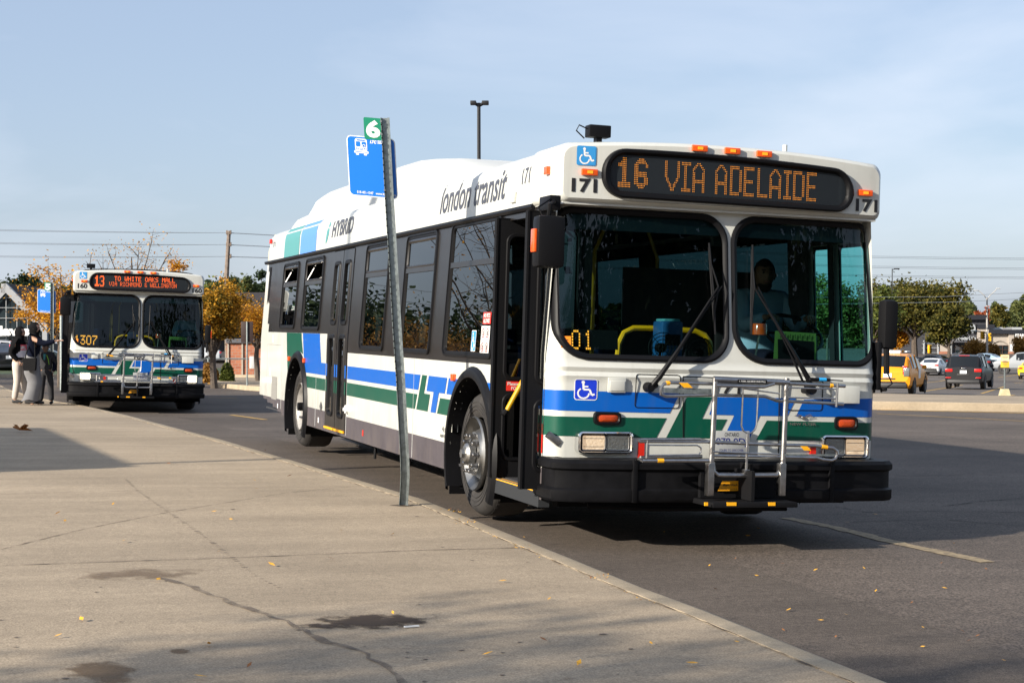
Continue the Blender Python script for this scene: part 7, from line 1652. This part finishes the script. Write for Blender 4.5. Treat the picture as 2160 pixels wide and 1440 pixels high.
# ------------------------------------------------------------------ out of frame but casting light and shade on the platform, mirrored in the windows
sr = empty('bus_shelter', (0, 0, 0), 0, 'flat roofed bus shelter left of the platform whose shadow falls on the concrete', 'shelter')
cs, sn = cos(SUN_AZ), sin(SUN_AZ); ct = 1/tan(SUN_EL)
def caster(p, h): return Vector((p.x-cs*ct*h, p.y-sn*ct*h, p.z+h))
hs = 2.75; q1, q2 = caster(hit(95, 902, PH), hs), caster(hit(290, 984, PH), hs)
dx = Vector((-2.6, 0, 0)); m = MB().use(dgrey); P = [q2, q1, q1+dx, q2+dx]; m.add(P+[p-Vector((0, 0, .12)) for p in P], [(0, 1, 2, 3), (4, 5, 6, 7), (0, 1, 5, 4), (1, 2, 6, 5), (2, 3, 7, 6), (3, 0, 4, 7)]); m.build('roof', sr, smooth=False)
for p in P: tubeo('post', [(p.x, p.y, g(p.x, p.y)), (p.x, p.y, p.z-.1)], .05, blk, sr)
m = MB().use(dgrey); m.add([(q2.x+.05, q2.y, g(q2.x, q2.y)), (q1.x+.05, q1.y, g(q1.x, q1.y)), q1-Vector((-.05, 0, .1)), q2-Vector((-.05, 0, .1))], [(0, 1, 2, 3)]); m.build('panel', sr, smooth=False)
pz = caster(hit(420, 973, PH), 0); b = Vector((pz.x-cs*15, pz.y-sn*15, 0)); b.z = g(b.x, b.y); r = empty('lamp_post', b, 0, 'slim black lamp post out at the left of the platform', 'lamp post'); tubeo('pole', [(0, 0, 0), (0, 0, 9.5)], .07, blk, r); m = MB().use(blk); m.rbox(-.1, .7, -.15, .15, 9.45, 9.6, .03); m.build('lamp_head', r)
GO = 'trees standing left of the platform'
def shade_tree(u, v, h, R, seed, lb, n, **kw):
    p = caster(hit(u, v, PH), h*.72); p.z = g(p.x, p.y); tree(p, h, R, lf_gold, seed, lb, GO, name='locust_tree', nleaf=n, ls=.07, lobes=13, trunk_r=.12, **kw)
shade_tree(650, 1505, 7.5, 1.8, 81, 'leafy tree behind the camera side shading the kerb', 1300, clump=.22)
shade_tree(-300, 1500, 6.0, 1.3, 82, 'leafy tree shading the near left corner', 800, clump=.22)
shade_tree(1250, 1630, 8.5, 1.9, 83, 'leafy tree shading the near road edge', 1600, clump=.22)
tree((-9.0, 26, g(-9.0, 26)), 6.4, 2.9, lf_gold, 84, 'half bare yellow tree mirrored in the side windows', GO, name='locust_tree', nleaf=2600, ls=.032, lobes=20, sparse_top=.6, trunk_r=.10, clump=.2)
tree((-10.3, 34, g(-10.3, 34)), 3.1, 2.4, lf_brown, 85, 'brown tree mirrored low in the side windows', GO, name='locust_tree', nleaf=5000, ls=.05, lobes=13, trunk_r=.10, sparse_top=.3)
tree((-12.5, 46, g(-12.5, 46)), 3.2, 3.4, lf_brown, 86, 'broad brown tree mirrored in the side windows', GO, name='locust_tree', nleaf=8000, ls=.06, lobes=13, trunk_r=.12)
tree((-14.5, 56, g(-14.5, 56)), 3.9, 4.2, lf_dark, 87, 'dark evergreen mirrored in the side windows', GO, nleaf=12000, ls=.11, lobes=12)
tree((-18, 78, g(-18, 78)), 4.8, 6.5, lf_dark, 88, 'tall dark tree mirrored in the rear windows', GO, nleaf=12000, ls=.16, lobes=12)
tree((-34, 90, g(-34, 90)), 7, 8.5, lf_dark, 89, 'broad dark tree far left of the platform', GO, nleaf=8000, ls=.2, lobes=12)
GB = 'dark trees added behind the camera'  # added unseen row, hides the low sky from the windshields' reflection
for i, (x, y, h) in enumerate(((-6, -44, 14), (3, -40, 15), (12, -38, 14), (21, -36, 15), (31, -36, 14), (41, -34, 13))):
    tree((x, y, g(x, y)), h, 6.5, lf_dark, 90+i, 'tall dark tree added unseen behind the camera to dim the windshield reflection', GB, nleaf=9000, ls=.28, lobes=16, trunk_h=.12, clump=.36)
